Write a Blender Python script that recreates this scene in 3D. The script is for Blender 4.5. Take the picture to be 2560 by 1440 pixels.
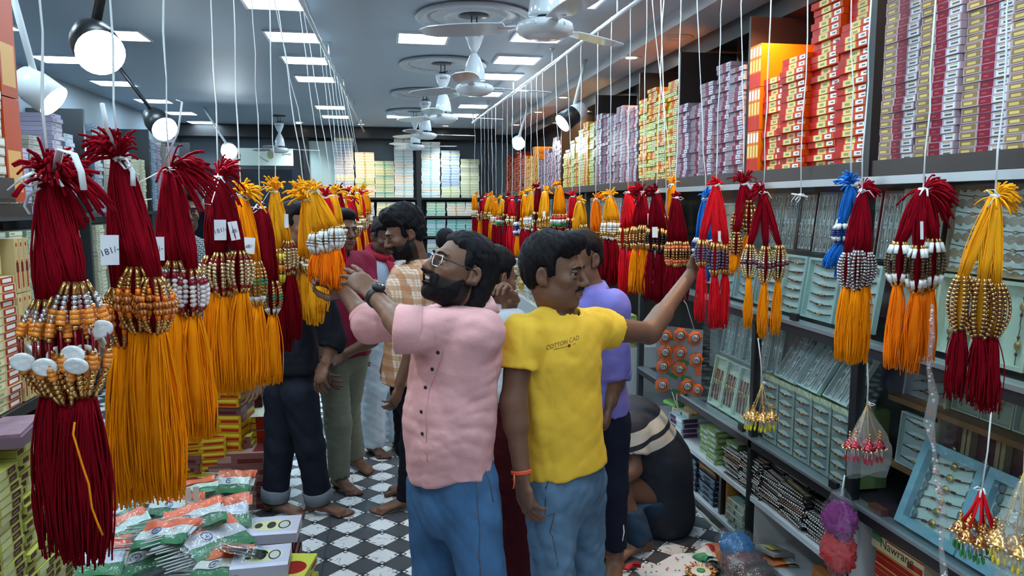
import bpy, bmesh, math, random
import numpy as np
from mathutils import Vector, Matrix, Euler, noise as mnoise

for _o in list(bpy.data.objects):
    bpy.data.objects.remove(_o)
SC = bpy.context.scene
COL = SC.collection
rnd = random.Random(7)
R = math.radians

# ------------------------------------------------------------------ camera
FPX, CAMH = 1850.0, 1.70
TH = math.atan(212 / FPX)
PS = math.atan(325 * math.cos(TH) / FPX)
camd = bpy.data.cameras.new('camera')
camd.sensor_width = 36.0
camd.lens = 36.0 * FPX / 2560.0
camd.clip_start = 0.05
camd.clip_end = 100
cam = bpy.data.objects.new('camera', camd)
COL.objects.link(cam)
cam.location = (0, 0, CAMH)
cam.rotation_euler = (math.pi / 2 - TH, 0, -PS)
SC.camera = cam

# ------------------------------------------------------------------ world, exposure
world = bpy.data.worlds.new('world')
SC.world = world
world.use_nodes = True
_bg = world.node_tree.nodes['Background']
_bg.inputs[0].default_value = (0.80, 0.88, 1.0, 1)
_bg.inputs[1].default_value = 0.38
SC.view_settings.view_transform = 'Standard'
SC.view_settings.look = 'None'
SC.view_settings.gamma = 1.0
SC.view_settings.use_curve_mapping = False
SC.view_settings.exposure = 0.88
PANEL_E = 19.0          # strength of the ceiling LED panels
SC.cycles.max_bounces = 6
SC.cycles.diffuse_bounces = 3
SC.cycles.glossy_bounces = 3
SC.cycles.transparent_max_bounces = 12
SC.cycles.use_light_tree = True
SC.cycles.sample_clamp_indirect = 4.0
SC.cycles.use_denoising = True

# ------------------------------------------------------------------ photo geometry
_F = Vector((math.sin(PS) * math.cos(TH), math.cos(PS) * math.cos(TH), -math.sin(TH)))
_R = Vector((math.cos(PS), -math.sin(PS), 0))
_U = Vector((math.sin(PS) * math.sin(TH), math.cos(PS) * math.sin(TH), math.cos(TH)))
CAM = Vector((0, 0, CAMH))
def ray(x, y): return _R * ((x - 1280) / FPX) + _U * ((720 - y) / FPX) + _F
def atY(x, y, Y): r = ray(x, y); return CAM + r * (Y / r.y)
def atX(x, y, X): r = ray(x, y); return CAM + r * (X / r.x)
def atZ(x, y, Z): r = ray(x, y); return CAM + r * ((Z - CAMH) / r.z)
def mpp(Y, x=1280):
    return Y / (ray(x, 720).y * FPX)          # metres per photo pixel at depth Y

# ------------------------------------------------------------------ object helpers
def link(o, parent=None):
    COL.objects.link(o)
    if parent is not None: o.parent = parent
    return o
def tag(o, label=None, cat=None, group=None, kind=None):
    if label: o['label'] = label
    if cat: o['category'] = cat
    if group: o['group'] = group
    if kind: o['kind'] = kind
    return o
def empty(name, loc=(0, 0, 0), rz=0.0, label=None, cat=None, group=None, parent=None):
    o = bpy.data.objects.new(name, None)
    o.empty_display_size = 0.05
    o.location = loc
    o.rotation_euler = (0, 0, rz)
    link(o, parent)
    return tag(o, label, cat, group)
def meshobj(name, me, parent=None, mat=None):
    o = bpy.data.objects.new(name, me)
    if mat is not None and not me.materials:
        for m in (mat if isinstance(mat, (list, tuple)) else [mat]): me.materials.append(m)
    return link(o, parent)
def copy_tree(o, parent=None):
    c = o.copy()
    link(c, None)
    if parent is not None: c.parent = parent
    for ch in o.children: copy_tree(ch, c)
    return c

class MB:
    """collects shapes into one mesh"""
    def __init__(s): s.v = []; s.f = []; s.m = []; s.c = []; s.uv = []; s.sm = []
    def add(s, vs, fs, mi=0, col=None, smooth=False, uvs=None):
        b = len(s.v)
        s.v.extend([tuple(p) for p in vs])
        for i, f in enumerate(fs):
            s.f.append(tuple(b + k for k in f)); s.m.append(mi); s.sm.append(smooth)
            s.uv.append(uvs[i] if uvs else None)
        if col is not None:
            s.c.extend([col] * len(vs))
        else:
            s.c.extend([(1, 1, 1)] * len(vs))
        return s
    def box(s, c, d, mi=0, col=None, M=None, smooth=False):
        x, y, z = d[0] / 2, d[1] / 2, d[2] / 2
        vs = [Vector((c[0] + i * x, c[1] + j * y, c[2] + k * z)) for i in (-1, 1) for j in (-1, 1) for k in (-1, 1)]
        if M is not None: vs = [M @ v for v in vs]
        fs = [(0, 1, 3, 2), (4, 6, 7, 5), (0, 4, 5, 1), (2, 3, 7, 6), (0, 2, 6, 4), (1, 5, 7, 3)]
        return s.add(vs, fs, mi, col, smooth)
    def span(s, a, b, mi=0, col=None):
        return s.box([(a[i] + b[i]) / 2 for i in range(3)], [abs(b[i] - a[i]) for i in range(3)], mi, col)
    def tube(s, pts, r, n=6, mi=0, col=None, cap=True, smooth=True, flat=1.0):
        pts = [Vector(p) for p in pts]
        k = len(pts)
        rs = r if isinstance(r, (list, tuple)) else [r] * k
        vs = []; fs = []
        t0 = (pts[1] - pts[0]).normalized()
        ref = Vector((0, 0, 1)) if abs(t0.z) < 0.9 else Vector((1, 0, 0))
        nx = t0.cross(ref).normalized()
        for i, p in enumerate(pts):
            t = (pts[min(i + 1, k - 1)] - pts[max(i - 1, 0)])
            if t.length < 1e-9: t = t0.copy()
            t.normalize()
            nx = (nx - t * nx.dot(t))
            if nx.length < 1e-6: nx = t.orthogonal()
            nx.normalize()
            ny = t.cross(nx)
            for j in range(n):
                a = 2 * math.pi * j / n
                vs.append(p + (nx * math.cos(a) + ny * (math.sin(a) * flat)) * rs[i])
        for i in range(k - 1):
            for j in range(n):
                fs.append((i * n + j, i * n + (j + 1) % n, (i + 1) * n + (j + 1) % n, (i + 1) * n + j))
        if cap:
            fs.append(tuple(reversed(range(n)))); fs.append(tuple((k - 1) * n + j for j in range(n)))
        return s.add(vs, fs, mi, col, smooth)
    def lathe(s, prof, n=16, mi=0, col=None, M=None, smooth=True, cap=True):
        """prof: list of (r, z)"""
        vs = []; fs = []
        for r, z in prof:
            for j in range(n):
                a = 2 * math.pi * j / n
                v = Vector((r * math.cos(a), r * math.sin(a), z))
                vs.append(M @ v if M is not None else v)
        k = len(prof)
        for i in range(k - 1):
            for j in range(n):
                fs.append((i * n + j, i * n + (j + 1) % n, (i + 1) * n + (j + 1) % n, (i + 1) * n + j))
        if cap:
            fs.append(tuple(reversed(range(n)))); fs.append(tuple((k - 1) * n + j for j in range(n)))
        return s.add(vs, fs, mi, col, smooth)
    def ball(s, c, r, mi=0, col=None, n=8, m=5, M=None):
        """r scalar or xyz"""
        if not isinstance(r, (list, tuple)): r = (r, r, r)
        prof = []
        vs = []; fs = []
        for i in range(1, m):
            a = math.pi * i / m
            for j in range(n):
                b = 2 * math.pi * j / n
                vs.append(Vector((r[0] * math.sin(a) * math.cos(b), r[1] * math.sin(a) * math.sin(b), r[2] * math.cos(a))))
        vs.append(Vector((0, 0, r[2]))); vs.append(Vector((0, 0, -r[2])))
        for i in range(m - 2):
            for j in range(n):
                fs.append((i * n + j, (i + 1) * n + j, (i + 1) * n + (j + 1) % n, i * n + (j + 1) % n))
        T = len(vs) - 2
        for j in range(n):
            fs.append((T, j, (j + 1) % n))
            fs.append((T + 1, (m - 2) * n + (j + 1) % n, (m - 2) * n + j))
        if M is not None: vs = [M @ v for v in vs]
        c = Vector(c)
        return s.add([v + c for v in vs], fs, mi, col, True)
    def quad(s, pts, mi=0, col=None, uv=((0, 0), (1, 0), (1, 1), (0, 1))):
        return s.add(pts, [tuple(range(len(pts)))], mi, col, False, [uv] if uv and len(uv) == len(pts) else None)
    def mesh(s, name):
        me = bpy.data.meshes.new(name)
        me.from_pydata(s.v, [], s.f)
        if s.f:
            me.polygons.foreach_set('material_index', s.m)
            me.polygons.foreach_set('use_smooth', s.sm)
            if any(c != (1, 1, 1) for c in s.c[:1] + s.c[-1:] + s.c[::7]):
                at = me.color_attributes.new('Col', 'FLOAT_COLOR', 'POINT')
                a = np.ones((len(s.v), 4), np.float32)
                a[:, :3] = np.array(s.c, np.float32)
                at.data.foreach_set('color', a.ravel())
            if any(u is not None for u in s.uv):
                ul = me.uv_layers.new(name='UVMap')
                data = []
                for f, u in zip(s.f, s.uv):
                    data.extend([c for p in (u if u is not None else [(-1, -1)] * len(f)) for c in p])
                ul.data.foreach_set('uv', data)
        me.update()
        return me
    def build(s, name, mat, parent=None):
        return meshobj(name, s.mesh(name), parent, mat)

# ------------------------------------------------------------------ materials
_MC = {}
def srgb(h):
    if isinstance(h, str):
        h = [int(h[i:i + 2], 16) / 255 for i in (0, 2, 4)]
    return tuple((c / 12.92 if c <= 0.04045 else ((c + 0.055) / 1.055) ** 2.4) for c in h)
def newmat(name):
    m = bpy.data.materials.new(name)
    m.use_nodes = True
    nt = m.node_tree
    b = nt.nodes['Principled BSDF']
    return m, nt, b
def mat(name, col, rough=0.5, metal=0.0, var=0.0, vscale=20.0, bump=0.0, bscale=60.0, vcol=False, emit=None, es=0.0, alpha=1.0,
        spec=0.5, stretch=None, trans=0.0, sheen=0.0, coat=0.0, rvar=0.0, ior=1.45):
    if name in _MC: return _MC[name]
    m, nt, b = newmat(name)
    N, L = nt.nodes, nt.links
    c = srgb(col) if isinstance(col, str) else tuple(col)
    b.inputs['Base Color'].default_value = (*c, 1)
    b.inputs['Roughness'].default_value = rough
    b.inputs['Metallic'].default_value = metal
    b.inputs['Specular IOR Level'].default_value = spec
    b.inputs['IOR'].default_value = ior
    if trans: b.inputs['Transmission Weight'].default_value = trans
    if sheen: b.inputs['Sheen Weight'].default_value = sheen
    if coat: b.inputs['Coat Weight'].default_value = coat
    if alpha < 1: b.inputs['Alpha'].default_value = alpha
    if emit is not None:
        b.inputs['Emission Color'].default_value = (*(srgb(emit) if isinstance(emit, str) else emit), 1)
        b.inputs['Emission Strength'].default_value = es
    src = None
    if vcol:
        a = N.new('ShaderNodeAttribute'); a.attribute_name = 'Col'
        src = a.outputs['Color']
    tc = None
    def coords():
        nonlocal tc
        if tc is None:
            t = N.new('ShaderNodeTexCoord')
            tc = t.outputs['Object']
            if stretch:
                mp = N.new('ShaderNodeMapping'); mp.inputs['Scale'].default_value = stretch
                L.new(tc, mp.inputs[0]); tc = mp.outputs[0]
        return tc
    if var > 0:
        n = N.new('ShaderNodeTexNoise'); n.inputs['Scale'].default_value = vscale; n.inputs['Detail'].default_value = 4
        L.new(coords(), n.inputs['Vector'])
        mr = N.new('ShaderNodeMapRange')
        mr.inputs['From Min'].default_value = 0.25; mr.inputs['From Max'].default_value = 0.75
        mr.inputs['To Min'].default_value = 1 - var; mr.inputs['To Max'].default_value = 1 + var
        L.new(n.outputs['Fac'], mr.inputs['Value'])
        mx = N.new('ShaderNodeMix'); mx.data_type = 'RGBA'; mx.blend_type = 'MULTIPLY'
        mx.inputs['Factor'].default_value = 1
        if src is not None: L.new(src, mx.inputs['A'])
        else: mx.inputs['A'].default_value = (*c, 1)
        L.new(mr.outputs[0], mx.inputs['B'])
        src = mx.outputs['Result']
    if src is not None: L.new(src, b.inputs['Base Color'])
    if bump > 0:
        n = N.new('ShaderNodeTexNoise'); n.inputs['Scale'].default_value = bscale; n.inputs['Detail'].default_value = 5
        L.new(coords(), n.inputs['Vector'])
        bp = N.new('ShaderNodeBump'); bp.inputs['Strength'].default_value = bump; bp.inputs['Distance'].default_value = 0.01
        L.new(n.outputs['Fac'], bp.inputs['Height'])
        L.new(bp.outputs[0], b.inputs['Normal'])
    _MC[name] = m
    return m
def printmat(name, base, rects, rough=0.35, rand=0.12, side=None, lines=None):
    """flat print on the faces that carry UVs: rects (u0,u1,v0,v1,colour)"""
    if name in _MC: return _MC[name]
    m, nt, b = newmat(name)
    N, L = nt.nodes, nt.links
    b.inputs['Roughness'].default_value = max(rough, .42)
    b.inputs['Specular IOR Level'].default_value = 0.22
    uv = N.new('ShaderNodeUVMap'); uv.uv_map = 'UVMap'
    sp = N.new('ShaderNodeSeparateXYZ'); L.new(uv.outputs[0], sp.inputs[0])
    def mth(op, a, bb):
        n = N.new('ShaderNodeMath'); n.operation = op
        for i, x in enumerate((a, bb)):
            if isinstance(x, (int, float)): n.inputs[i].default_value = x
            else: L.new(x, n.inputs[i])
        return n.outputs[0]
    def mix(f, a, bcol):
        n = N.new('ShaderNodeMix'); n.data_type = 'RGBA'
        L.new(f, n.inputs['Factor'])
        if isinstance(a, tuple): n.inputs['A'].default_value = (*a, 1)
        else: L.new(a, n.inputs['A'])
        if isinstance(bcol, tuple): n.inputs['B'].default_value = (*bcol, 1)
        else: L.new(bcol, n.inputs['B'])
        return n.outputs['Result']
    cur = srgb(base) if isinstance(base, str) else base
    def band(u0, u1, ch):
        s = sp.outputs[ch]
        return mth('MULTIPLY', mth('GREATER_THAN', s, u0), mth('LESS_THAN', s, u1))
    for rc in rects:
        u0, u1, v0, v1, c = rc[:5]
        if len(rc) > 5:       # ellipse
            du = mth('DIVIDE', mth('SUBTRACT', sp.outputs[0], (u0 + u1) / 2), (u1 - u0) / 2); dv = mth('DIVIDE', mth('SUBTRACT', sp.outputs[1], (v0 + v1) / 2), (v1 - v0) / 2)
            f = mth('LESS_THAN', mth('ADD', mth('MULTIPLY', du, du), mth('MULTIPLY', dv, dv)), 1.0)
        else: f = mth('MULTIPLY', band(u0, u1, 0), band(v0, v1, 1))
        cur = mix(f, cur, srgb(c) if isinstance(c, str) else c)
    oi = N.new('ShaderNodeObjectInfo')
    mr = N.new('ShaderNodeMapRange'); mr.inputs['To Min'].default_value = 1 - rand; mr.inputs['To Max'].default_value = 1 + rand
    L.new(oi.outputs['Random'], mr.inputs['Value'])
    mx = N.new('ShaderNodeMix'); mx.data_type = 'RGBA'; mx.blend_type = 'MULTIPLY'; mx.inputs['Factor'].default_value = 1
    if isinstance(cur, tuple): mx.inputs['A'].default_value = (*cur, 1)
    else: L.new(cur, mx.inputs['A'])
    L.new(mr.outputs[0], mx.inputs['B'])
    L.new(mx.outputs['Result'], b.inputs['Base Color'])
    _MC[name] = m
    return m
def emat(name, col, s):
    if name in _MC: return _MC[name]
    m, nt, b = newmat(name)
    b.inputs['Base Color'].default_value = (0.8, 0.8, 0.8, 1)
    b.inputs['Emission Color'].default_value = (*(srgb(col) if isinstance(col, str) else col), 1)
    b.inputs['Emission Strength'].default_value = s
    _MC[name] = m
    return m
def glassmat(name, tint=(1, 1, 1), rough=0.03, clear=0.88, bump=0.0, bscale=40, haze=0.0):
    """thin clear sheet: mostly see-through with a glossy skin"""
    if name in _MC: return _MC[name]
    m, nt, b = newmat(name)
    N, L = nt.nodes, nt.links
    out = N['Material Output']
    N.remove(b)
    tr = N.new('ShaderNodeBsdfTransparent'); tr.inputs[0].default_value = (*tint, 1)
    gl = N.new('ShaderNodeBsdfGlossy'); gl.inputs['Roughness'].default_value = rough
    mx = N.new('ShaderNodeMixShader')
    fr = N.new('ShaderNodeLayerWeight'); fr.inputs[0].default_value = 0.25
    mr = N.new('ShaderNodeMapRange'); mr.inputs['To Min'].default_value = (1 - clear) * 0.5; mr.inputs['To Max'].default_value = 0.45
    pw = N.new('ShaderNodeMath'); pw.operation = 'POWER'; pw.inputs[1].default_value = 3.0
    L.new(fr.outputs['Facing'], pw.inputs[0]); L.new(pw.outputs[0], mr.inputs['Value'])
    L.new(mr.outputs[0], mx.inputs[0]); L.new(tr.outputs[0], mx.inputs[1]); L.new(gl.outputs[0], mx.inputs[2])
    if bump:
        n = N.new('ShaderNodeTexNoise'); n.inputs['Scale'].default_value = bscale; n.inputs['Detail'].default_value = 3
        t = N.new('ShaderNodeTexCoord'); L.new(t.outputs['Object'], n.inputs['Vector'])
        bp = N.new('ShaderNodeBump'); bp.inputs['Strength'].default_value = bump; bp.inputs['Distance'].default_value = 0.02
        L.new(n.outputs['Fac'], bp.inputs['Height']); L.new(bp.outputs[0], gl.inputs['Normal']); L.new(bp.outputs[0], fr.inputs['Normal'])
    res = mx
    if haze:
        df = N.new('ShaderNodeBsdfDiffuse'); df.inputs[0].default_value = (.9, .92, .93, 1)
        res = N.new('ShaderNodeMixShader'); res.inputs[0].default_value = haze
        L.new(mx.outputs[0], res.inputs[1]); L.new(df.outputs[0], res.inputs[2])
    L.new(res.outputs[0], out.inputs['Surface'])
    _MC[name] = m
    return m

def text_mesh(s, size, extrude=0.0):
    cu = bpy.data.curves.new('txt', 'FONT'); cu.body = s; cu.size = size; cu.align_x = 'CENTER'; cu.align_y = 'CENTER'; cu.extrude = extrude
    o = bpy.data.objects.new('txt', cu); COL.objects.link(o)
    dg = bpy.context.evaluated_depsgraph_get()
    me = bpy.data.meshes.new_from_object(o.evaluated_get(dg))
    bpy.data.objects.remove(o); bpy.data.curves.remove(cu)
    return me
ORD = 'first second third fourth fifth sixth seventh eighth ninth tenth eleventh twelfth thirteenth fourteenth fifteenth sixteenth seventeenth eighteenth nineteenth twentieth twenty-first twenty-second twenty-third twenty-fourth twenty-fifth twenty-sixth twenty-seventh twenty-eighth twenty-ninth thirtieth'.split()
def nth_up(label, i, n=0):
    """single out one box of a stack by its place in it"""
    if len(label.split()) > 14 or i >= len(ORD): return label
    return label + (', topmost' if n and i == n - 1 else ', bottom one' if i == 0 else ', %s up' % ORD[i])
# ================================================================== room shell
XL, XRW, YB, YF, ZC = -2.95, 2.22, 11.95, -1.6, 2.84
def floor_mat():
    m, nt, b = newmat('floor_print')
    N, L = nt.nodes, nt.links
    def mth(op, a, bb=None):
        n = N.new('ShaderNodeMath'); n.operation = op
        for i, x in enumerate((a, bb)):
            if x is None: continue
            if isinstance(x, (int, float)): n.inputs[i].default_value = x
            else: L.new(x, n.inputs[i])
        return n.outputs[0]
    def mix(f, a, c):
        n = N.new('ShaderNodeMix'); n.data_type = 'RGBA'; L.new(f, n.inputs['Factor'])
        for k, x in (('A', a), ('B', c)):
            if isinstance(x, tuple): n.inputs[k].default_value = (*x, 1)
            else: L.new(x, n.inputs[k])
        return n.outputs['Result']
    tc = N.new('ShaderNodeTexCoord')
    mp = N.new('ShaderNodeMapping'); mp.inputs['Rotation'].default_value = (0, 0, R(FLOOR_ROT)); mp.inputs['Scale'].default_value = (1 / FLOOR_P,) * 3
    mp.inputs['Location'].default_value = FLOOR_OFF
    L.new(tc.outputs['Object'], mp.inputs[0])
    sp = N.new('ShaderNodeSeparateXYZ'); L.new(mp.outputs[0], sp.inputs[0])
    x, y = sp.outputs[0], sp.outputs[1]
    fx = mth('FLOOR', x); fy = mth('FLOOR', y)
    lx = mth('ABSOLUTE', mth('SUBTRACT', mth('SUBTRACT', x, fx), 0.5))       # 0 at the cell centre, .5 at its edge
    ly = mth('ABSOLUTE', mth('SUBTRACT', mth('SUBTRACT', y, fy), 0.5))
    par = mth('FLOORED_MODULO', mth('ADD', fx, fy), 2.0)                     # 0 dark, 1 white marble
    n = N.new('ShaderNodeTexNoise'); n.inputs['Scale'].default_value = 1.1; n.inputs['Detail'].default_value = 4; n.inputs['Distortion'].default_value = 1.2
    L.new(mp.outputs[0], n.inputs['Vector'])
    vein = mth('LESS_THAN', mth('ABSOLUTE', mth('SUBTRACT', n.outputs['Fac'], 0.5)), 0.007)
    n2 = N.new('ShaderNodeTexNoise'); n2.inputs['Scale'].default_value = 1.3; n2.inputs['Detail'].default_value = 3
    L.new(mp.outputs[0], n2.inputs['Vector'])
    vein = mth('MULTIPLY', vein, mth('GREATER_THAN', n2.outputs['Fac'], 0.45))
    white = mix(vein, (0.72, 0.75, 0.78), (0.22, 0.23, 0.25))
    dark = mix(mth('MULTIPLY', n2.outputs['Fac'], 0.5), (0.062, 0.068, 0.078), (0.10, 0.11, 0.12))
    cur = mix(par, dark, white)
    # stepped corners: black cross blocks at the lattice corners with two small white squares
    cx = mth('SUBTRACT', 0.5, lx); cy = mth('SUBTRACT', 0.5, ly)             # distance to nearest corner along x, y
    # two white squares on one diagonal per corner
    rx = mth('SUBTRACT', x, mth('ROUND', x)); ry = mth('SUBTRACT', y, mth('ROUND', y))
    np_ = mth('FLOORED_MODULO', mth('ADD', mth('ADD', mth('ROUND', x), mth('ROUND', y)), float(_PAR)), 2.0)   # 0: squares in line along the aisle
    sg = mth('SUBTRACT', mth('MULTIPLY', np_, 2.0), 1.0)
    ry = mth('MULTIPLY', ry, sg)
    ax = mth('ABSOLUTE', mth('SUBTRACT', rx, 0.080)); ay = mth('ABSOLUTE', mth('SUBTRACT', ry, 0.080))
    bx = mth('ABSOLUTE', mth('ADD', rx, 0.080)); by = mth('ABSOLUTE', mth('ADD', ry, 0.080))
    def two(h): return mth('MAXIMUM', mth('MULTIPLY', mth('LESS_THAN', ax, h), mth('LESS_THAN', ay, h)), mth('MULTIPLY', mth('LESS_THAN', bx, h), mth('LESS_THAN', by, h)))
    blk = mth('MULTIPLY', mth('LESS_THAN', mth('ABSOLUTE', rx), 0.155), mth('LESS_THAN', mth('ABSOLUTE', ry), 0.155))
    cur = mix(mth('MAXIMUM', two(0.105), blk), cur, (0.034, 0.037, 0.045))
    sq = two(0.052)
    cur = mix(sq, cur, (0.70, 0.73, 0.76))
    # thin dark outline between the cells
    ed = mth('LESS_THAN', mth('MINIMUM', cx, cy), 0.012)
    cur = mix(mth('MULTIPLY', ed, mth('SUBTRACT', 1.0, sq)), cur, (0.035, 0.038, 0.045))
    L.new(cur, b.inputs['Base Color'])
    b.inputs['Roughness'].default_value = 0.28
    b.inputs['Specular IOR Level'].default_value = 0.45
    return m
FLOOR_ROT, FLOOR_P = 45.0, 0.1252
_a = [(-.033 - 3.39) * .70710678 / FLOOR_P, (-.033 + 3.39) * .70710678 / FLOOR_P]
FLOOR_OFF = (round(_a[0]) - _a[0], round(_a[1]) - _a[1], 0.0)
_PAR = (round(_a[0]) + round(_a[1])) % 2
M_floor = floor_mat()
b = MB(); b.span((XL - .1, YF, -0.05), (-0.309, YB + .1, 0.0)); b.span((-0.307, YF, -0.05), (XRW + .1, YB + .1, 0.0))
tag(b.build('floor', M_floor), 'printed vinyl floor covering with white marble and dark grey diamonds', kind='structure')

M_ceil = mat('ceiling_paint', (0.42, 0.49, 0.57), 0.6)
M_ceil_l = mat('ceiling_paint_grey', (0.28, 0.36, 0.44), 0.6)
M_wall = mat('wall_paint', (0.22, 0.26, 0.30), 0.6, var=0.06, vscale=3)
M_dark = mat('dark_laminate', (0.020, 0.018, 0.02), 0.35)
M_darkbrown = mat('dark_brown_laminate', (0.030, 0.020, 0.017), 0.4)
M_soffit = mat('soffit_paint', (0.52, 0.50, 0.50), 0.5)
M_white = mat('white_gloss', (0.78, 0.82, 0.84), 0.25)
M_alu = mat('aluminium', (0.42, 0.46, 0.48), 0.35, metal=0.8)
M_black = mat('black_metal', (0.012, 0.012, 0.014), 0.35)

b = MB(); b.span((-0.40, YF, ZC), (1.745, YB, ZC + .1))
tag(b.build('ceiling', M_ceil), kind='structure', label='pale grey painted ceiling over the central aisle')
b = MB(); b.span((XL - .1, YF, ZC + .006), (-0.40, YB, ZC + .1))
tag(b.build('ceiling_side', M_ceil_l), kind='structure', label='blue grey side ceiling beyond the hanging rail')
b = MB(); b.span((1.745, YF, 2.752), (XRW + .1, YB, ZC + .1)); 
tag(b.build('trim_soffit', M_soffit), kind='structure', label='dropped white soffit above the shelving')
b = MB(); b.span((2.02, YF, 2.64), (XRW + .1, YB, 2.75))
tag(b.build('trim_beam', M_dark), kind='structure', label='dark beam running along the shelving top')
b = MB(); b.span((XL - .2, YF, 0), (XL, YB + .2, ZC + .1)); tag(b.build('wall_left', M_wall), kind='structure', label='grey painted side wall')
b = MB(); b.span((XRW, YF, 0), (XRW + .2, YB + .2, ZC + .1)); tag(b.build('wall_right', M_darkbrown), kind='structure', label='dark wall behind the box shelving')
b = MB(); b.span((XL, YB, 0), (XRW, YB + .2, ZC + .1)); tag(b.build('wall_back', M_wall), kind='structure', label='grey painted end wall')
b = MB(); b.span((XL, YB - .45, 2.67), (XRW, YB - .003, ZC - .004)); tag(b.build('trim_back', M_dark), kind='structure', label='dark fascia band across the end wall')
# street front behind the camera: two dark piers and a lintel, open between
b = MB(); b.span((XL, YF - .1, 0), (-1.6, YF + .1, ZC)); b.span((1.6, YF - .1, 0), (XRW, YF + .1, ZC)); b.span((-1.6, YF - .1, 2.5), (1.6, YF + .1, ZC))
tag(b.build('wall_front', M_wall), kind='structure', label='shop front piers around the open entrance')

# ------------------------------------------------------------------ LED ceiling panels
M_led = emat('led_cool', (0.63, 0.86, 1.0), PANEL_E)
M_led_w = emat('led_warm', (1.0, 0.80, 0.52), 26.0)
M_frame = mat('panel_frame', (0.75, 0.8, 0.85), 0.4)
mb = MB()
for a0, a1, b0, b1 in ((-.18, .18, -.165, -.148), (-.18, .18, .148, .165), (-.18, -.163, -.148, .148), (.163, .18, -.148, .148)):
    mb.span((a0, b0, -.012), (a1, b1, 0))
me_pf = mb.mesh('panel_frame'); me_pf.materials.append(M_frame)
mb = MB(); mb.span((-.163, -.148, -.006), (.163, .148, -.001)); me_pd = mb.mesh('panel_diffuser'); me_pd.materials.append(M_led)
def led(x, y, z, label, group=None):
    t = empty('ceiling_light', (x, y, z), 0, label, 'light', group)
    meshobj('frame', me_pf, t); meshobj('diffuser', me_pd, t)
    return t
k = 0
for y in (-1.0, -.1, .75, 1.60, 2.45, 3.30, 4.18, 5.13, 5.97, 6.75, 7.83, 8.83, 9.72):
    led(1.08, y, ZC, 'square LED panel beside the white rail, %s from the entrance' % ORD[k], 'LED panels beside the white rail'); k += 1
k = 0
for y in (-.7, .17, 1.05, 1.92, 2.8, 3.68, 4.55, 5.45, 6.30, 7.22, 9.28, 10.26):
    led(-.585, y, ZC + .006, 'square LED panel above the maroon and orange hangings, %s from the entrance' % ORD[k], 'LED panels above the hangings'); k += 1
led(.30, 5.32, ZC, 'square LED panel in the middle of the ceiling beside a fan')
led(.25, 10.04, ZC, 'small distant LED panel in mid ceiling before the end wall')
for x in (-1.75, -2.5):
    k = 0
    for y in ((1.2, 3.8, 5.4, 6.6, 7.8, 9.05, 10.2, 11.3) if x < -2 else (3.0, 5.6)):
        led(x, y, ZC + .006, 'square LED panel over the side bay shelving, %s of its row%s' % (ORD[k], ' by the wall' if x < -2 else ' nearer the aisle'), 'LED panels over the side bay'); k += 1

# ------------------------------------------------------------------ recessed warm downlights
mb = MB(); mb.lathe([(.040, 0), (.075, 0), (.078, -.006), (.070, -.010), (.042, -.004)], 20, cap=False); me_dr = mb.mesh('ring'); me_dr.materials.append(M_white)
mb = MB(); mb.lathe([(.001, -.003), (.042, -.003), (.042, -.001), (.001, -.001)], 20); me_dl = mb.mesh('lens')
M_dl = emat('downlight_warm', (1.0, 0.83, 0.60), 22.0); me_dl.materials.append(M_dl)
M_spotw = (1.0, 0.62, 0.30)
def downlight(x, y, z, label, power=0.0, col=None):
    t = empty('downlight', (x, y, z), 0, label, 'downlight', 'warm downlights over the box shelving')
    meshobj('ring', me_dr, t); meshobj('lens', me_dl, t)
    if power:
        l = bpy.data.lights.new('downlight_bulb', 'SPOT'); l.energy = power; l.color = col or M_spotw; l.spot_size = R(110); l.spot_blend = 0.8; l.shadow_soft_size = 0.04
        o = bpy.data.objects.new('bulb', l); link(o, t); o.location = (0, 0, -.012)
for i, y in enumerate((.6, 2.15, 3.35, 5.30, 7.36, 8.57, 10.0)):
    downlight(1.805, y, 2.752, 'round warm downlight in the white soffit, %s from the entrance' % ORD[i], (10, 14, 55, 26, 16, 10, 8)[i])
for i, y in enumerate((2.95, 4.75, 6.5, 7.5, 8.65)):
    downlight(2.07, y, 2.64, 'round warm downlight in the dark beam over the boxes, %s from the entrance' % ORD[i], 30 if i == 0 else 10)
for i, x in enumerate((-1.15, -.28, .95)):  # third one is an added lamp, there to brighten the end wall boxes
    downlight(x, 11.15, ZC, 'round warm downlight before the end wall shelving, %s along, the third being added' % ORD[i], 60, None if i == 1 else (.75, .92, 1.0))
mb = MB(); mb.lathe([(.001, -.008), (.085, -.008), (.10, -.002), (.10, 0)], 24); mb.lathe([(.055, -.012), (.060, -.014), (.065, -.012)], 24, cap=False)
tag(mb.build('speaker_grille', M_soffit), 'round ceiling disc in the soffit with no light', 'ceiling disc').location = (1.88, 4.62, 2.752)

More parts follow.
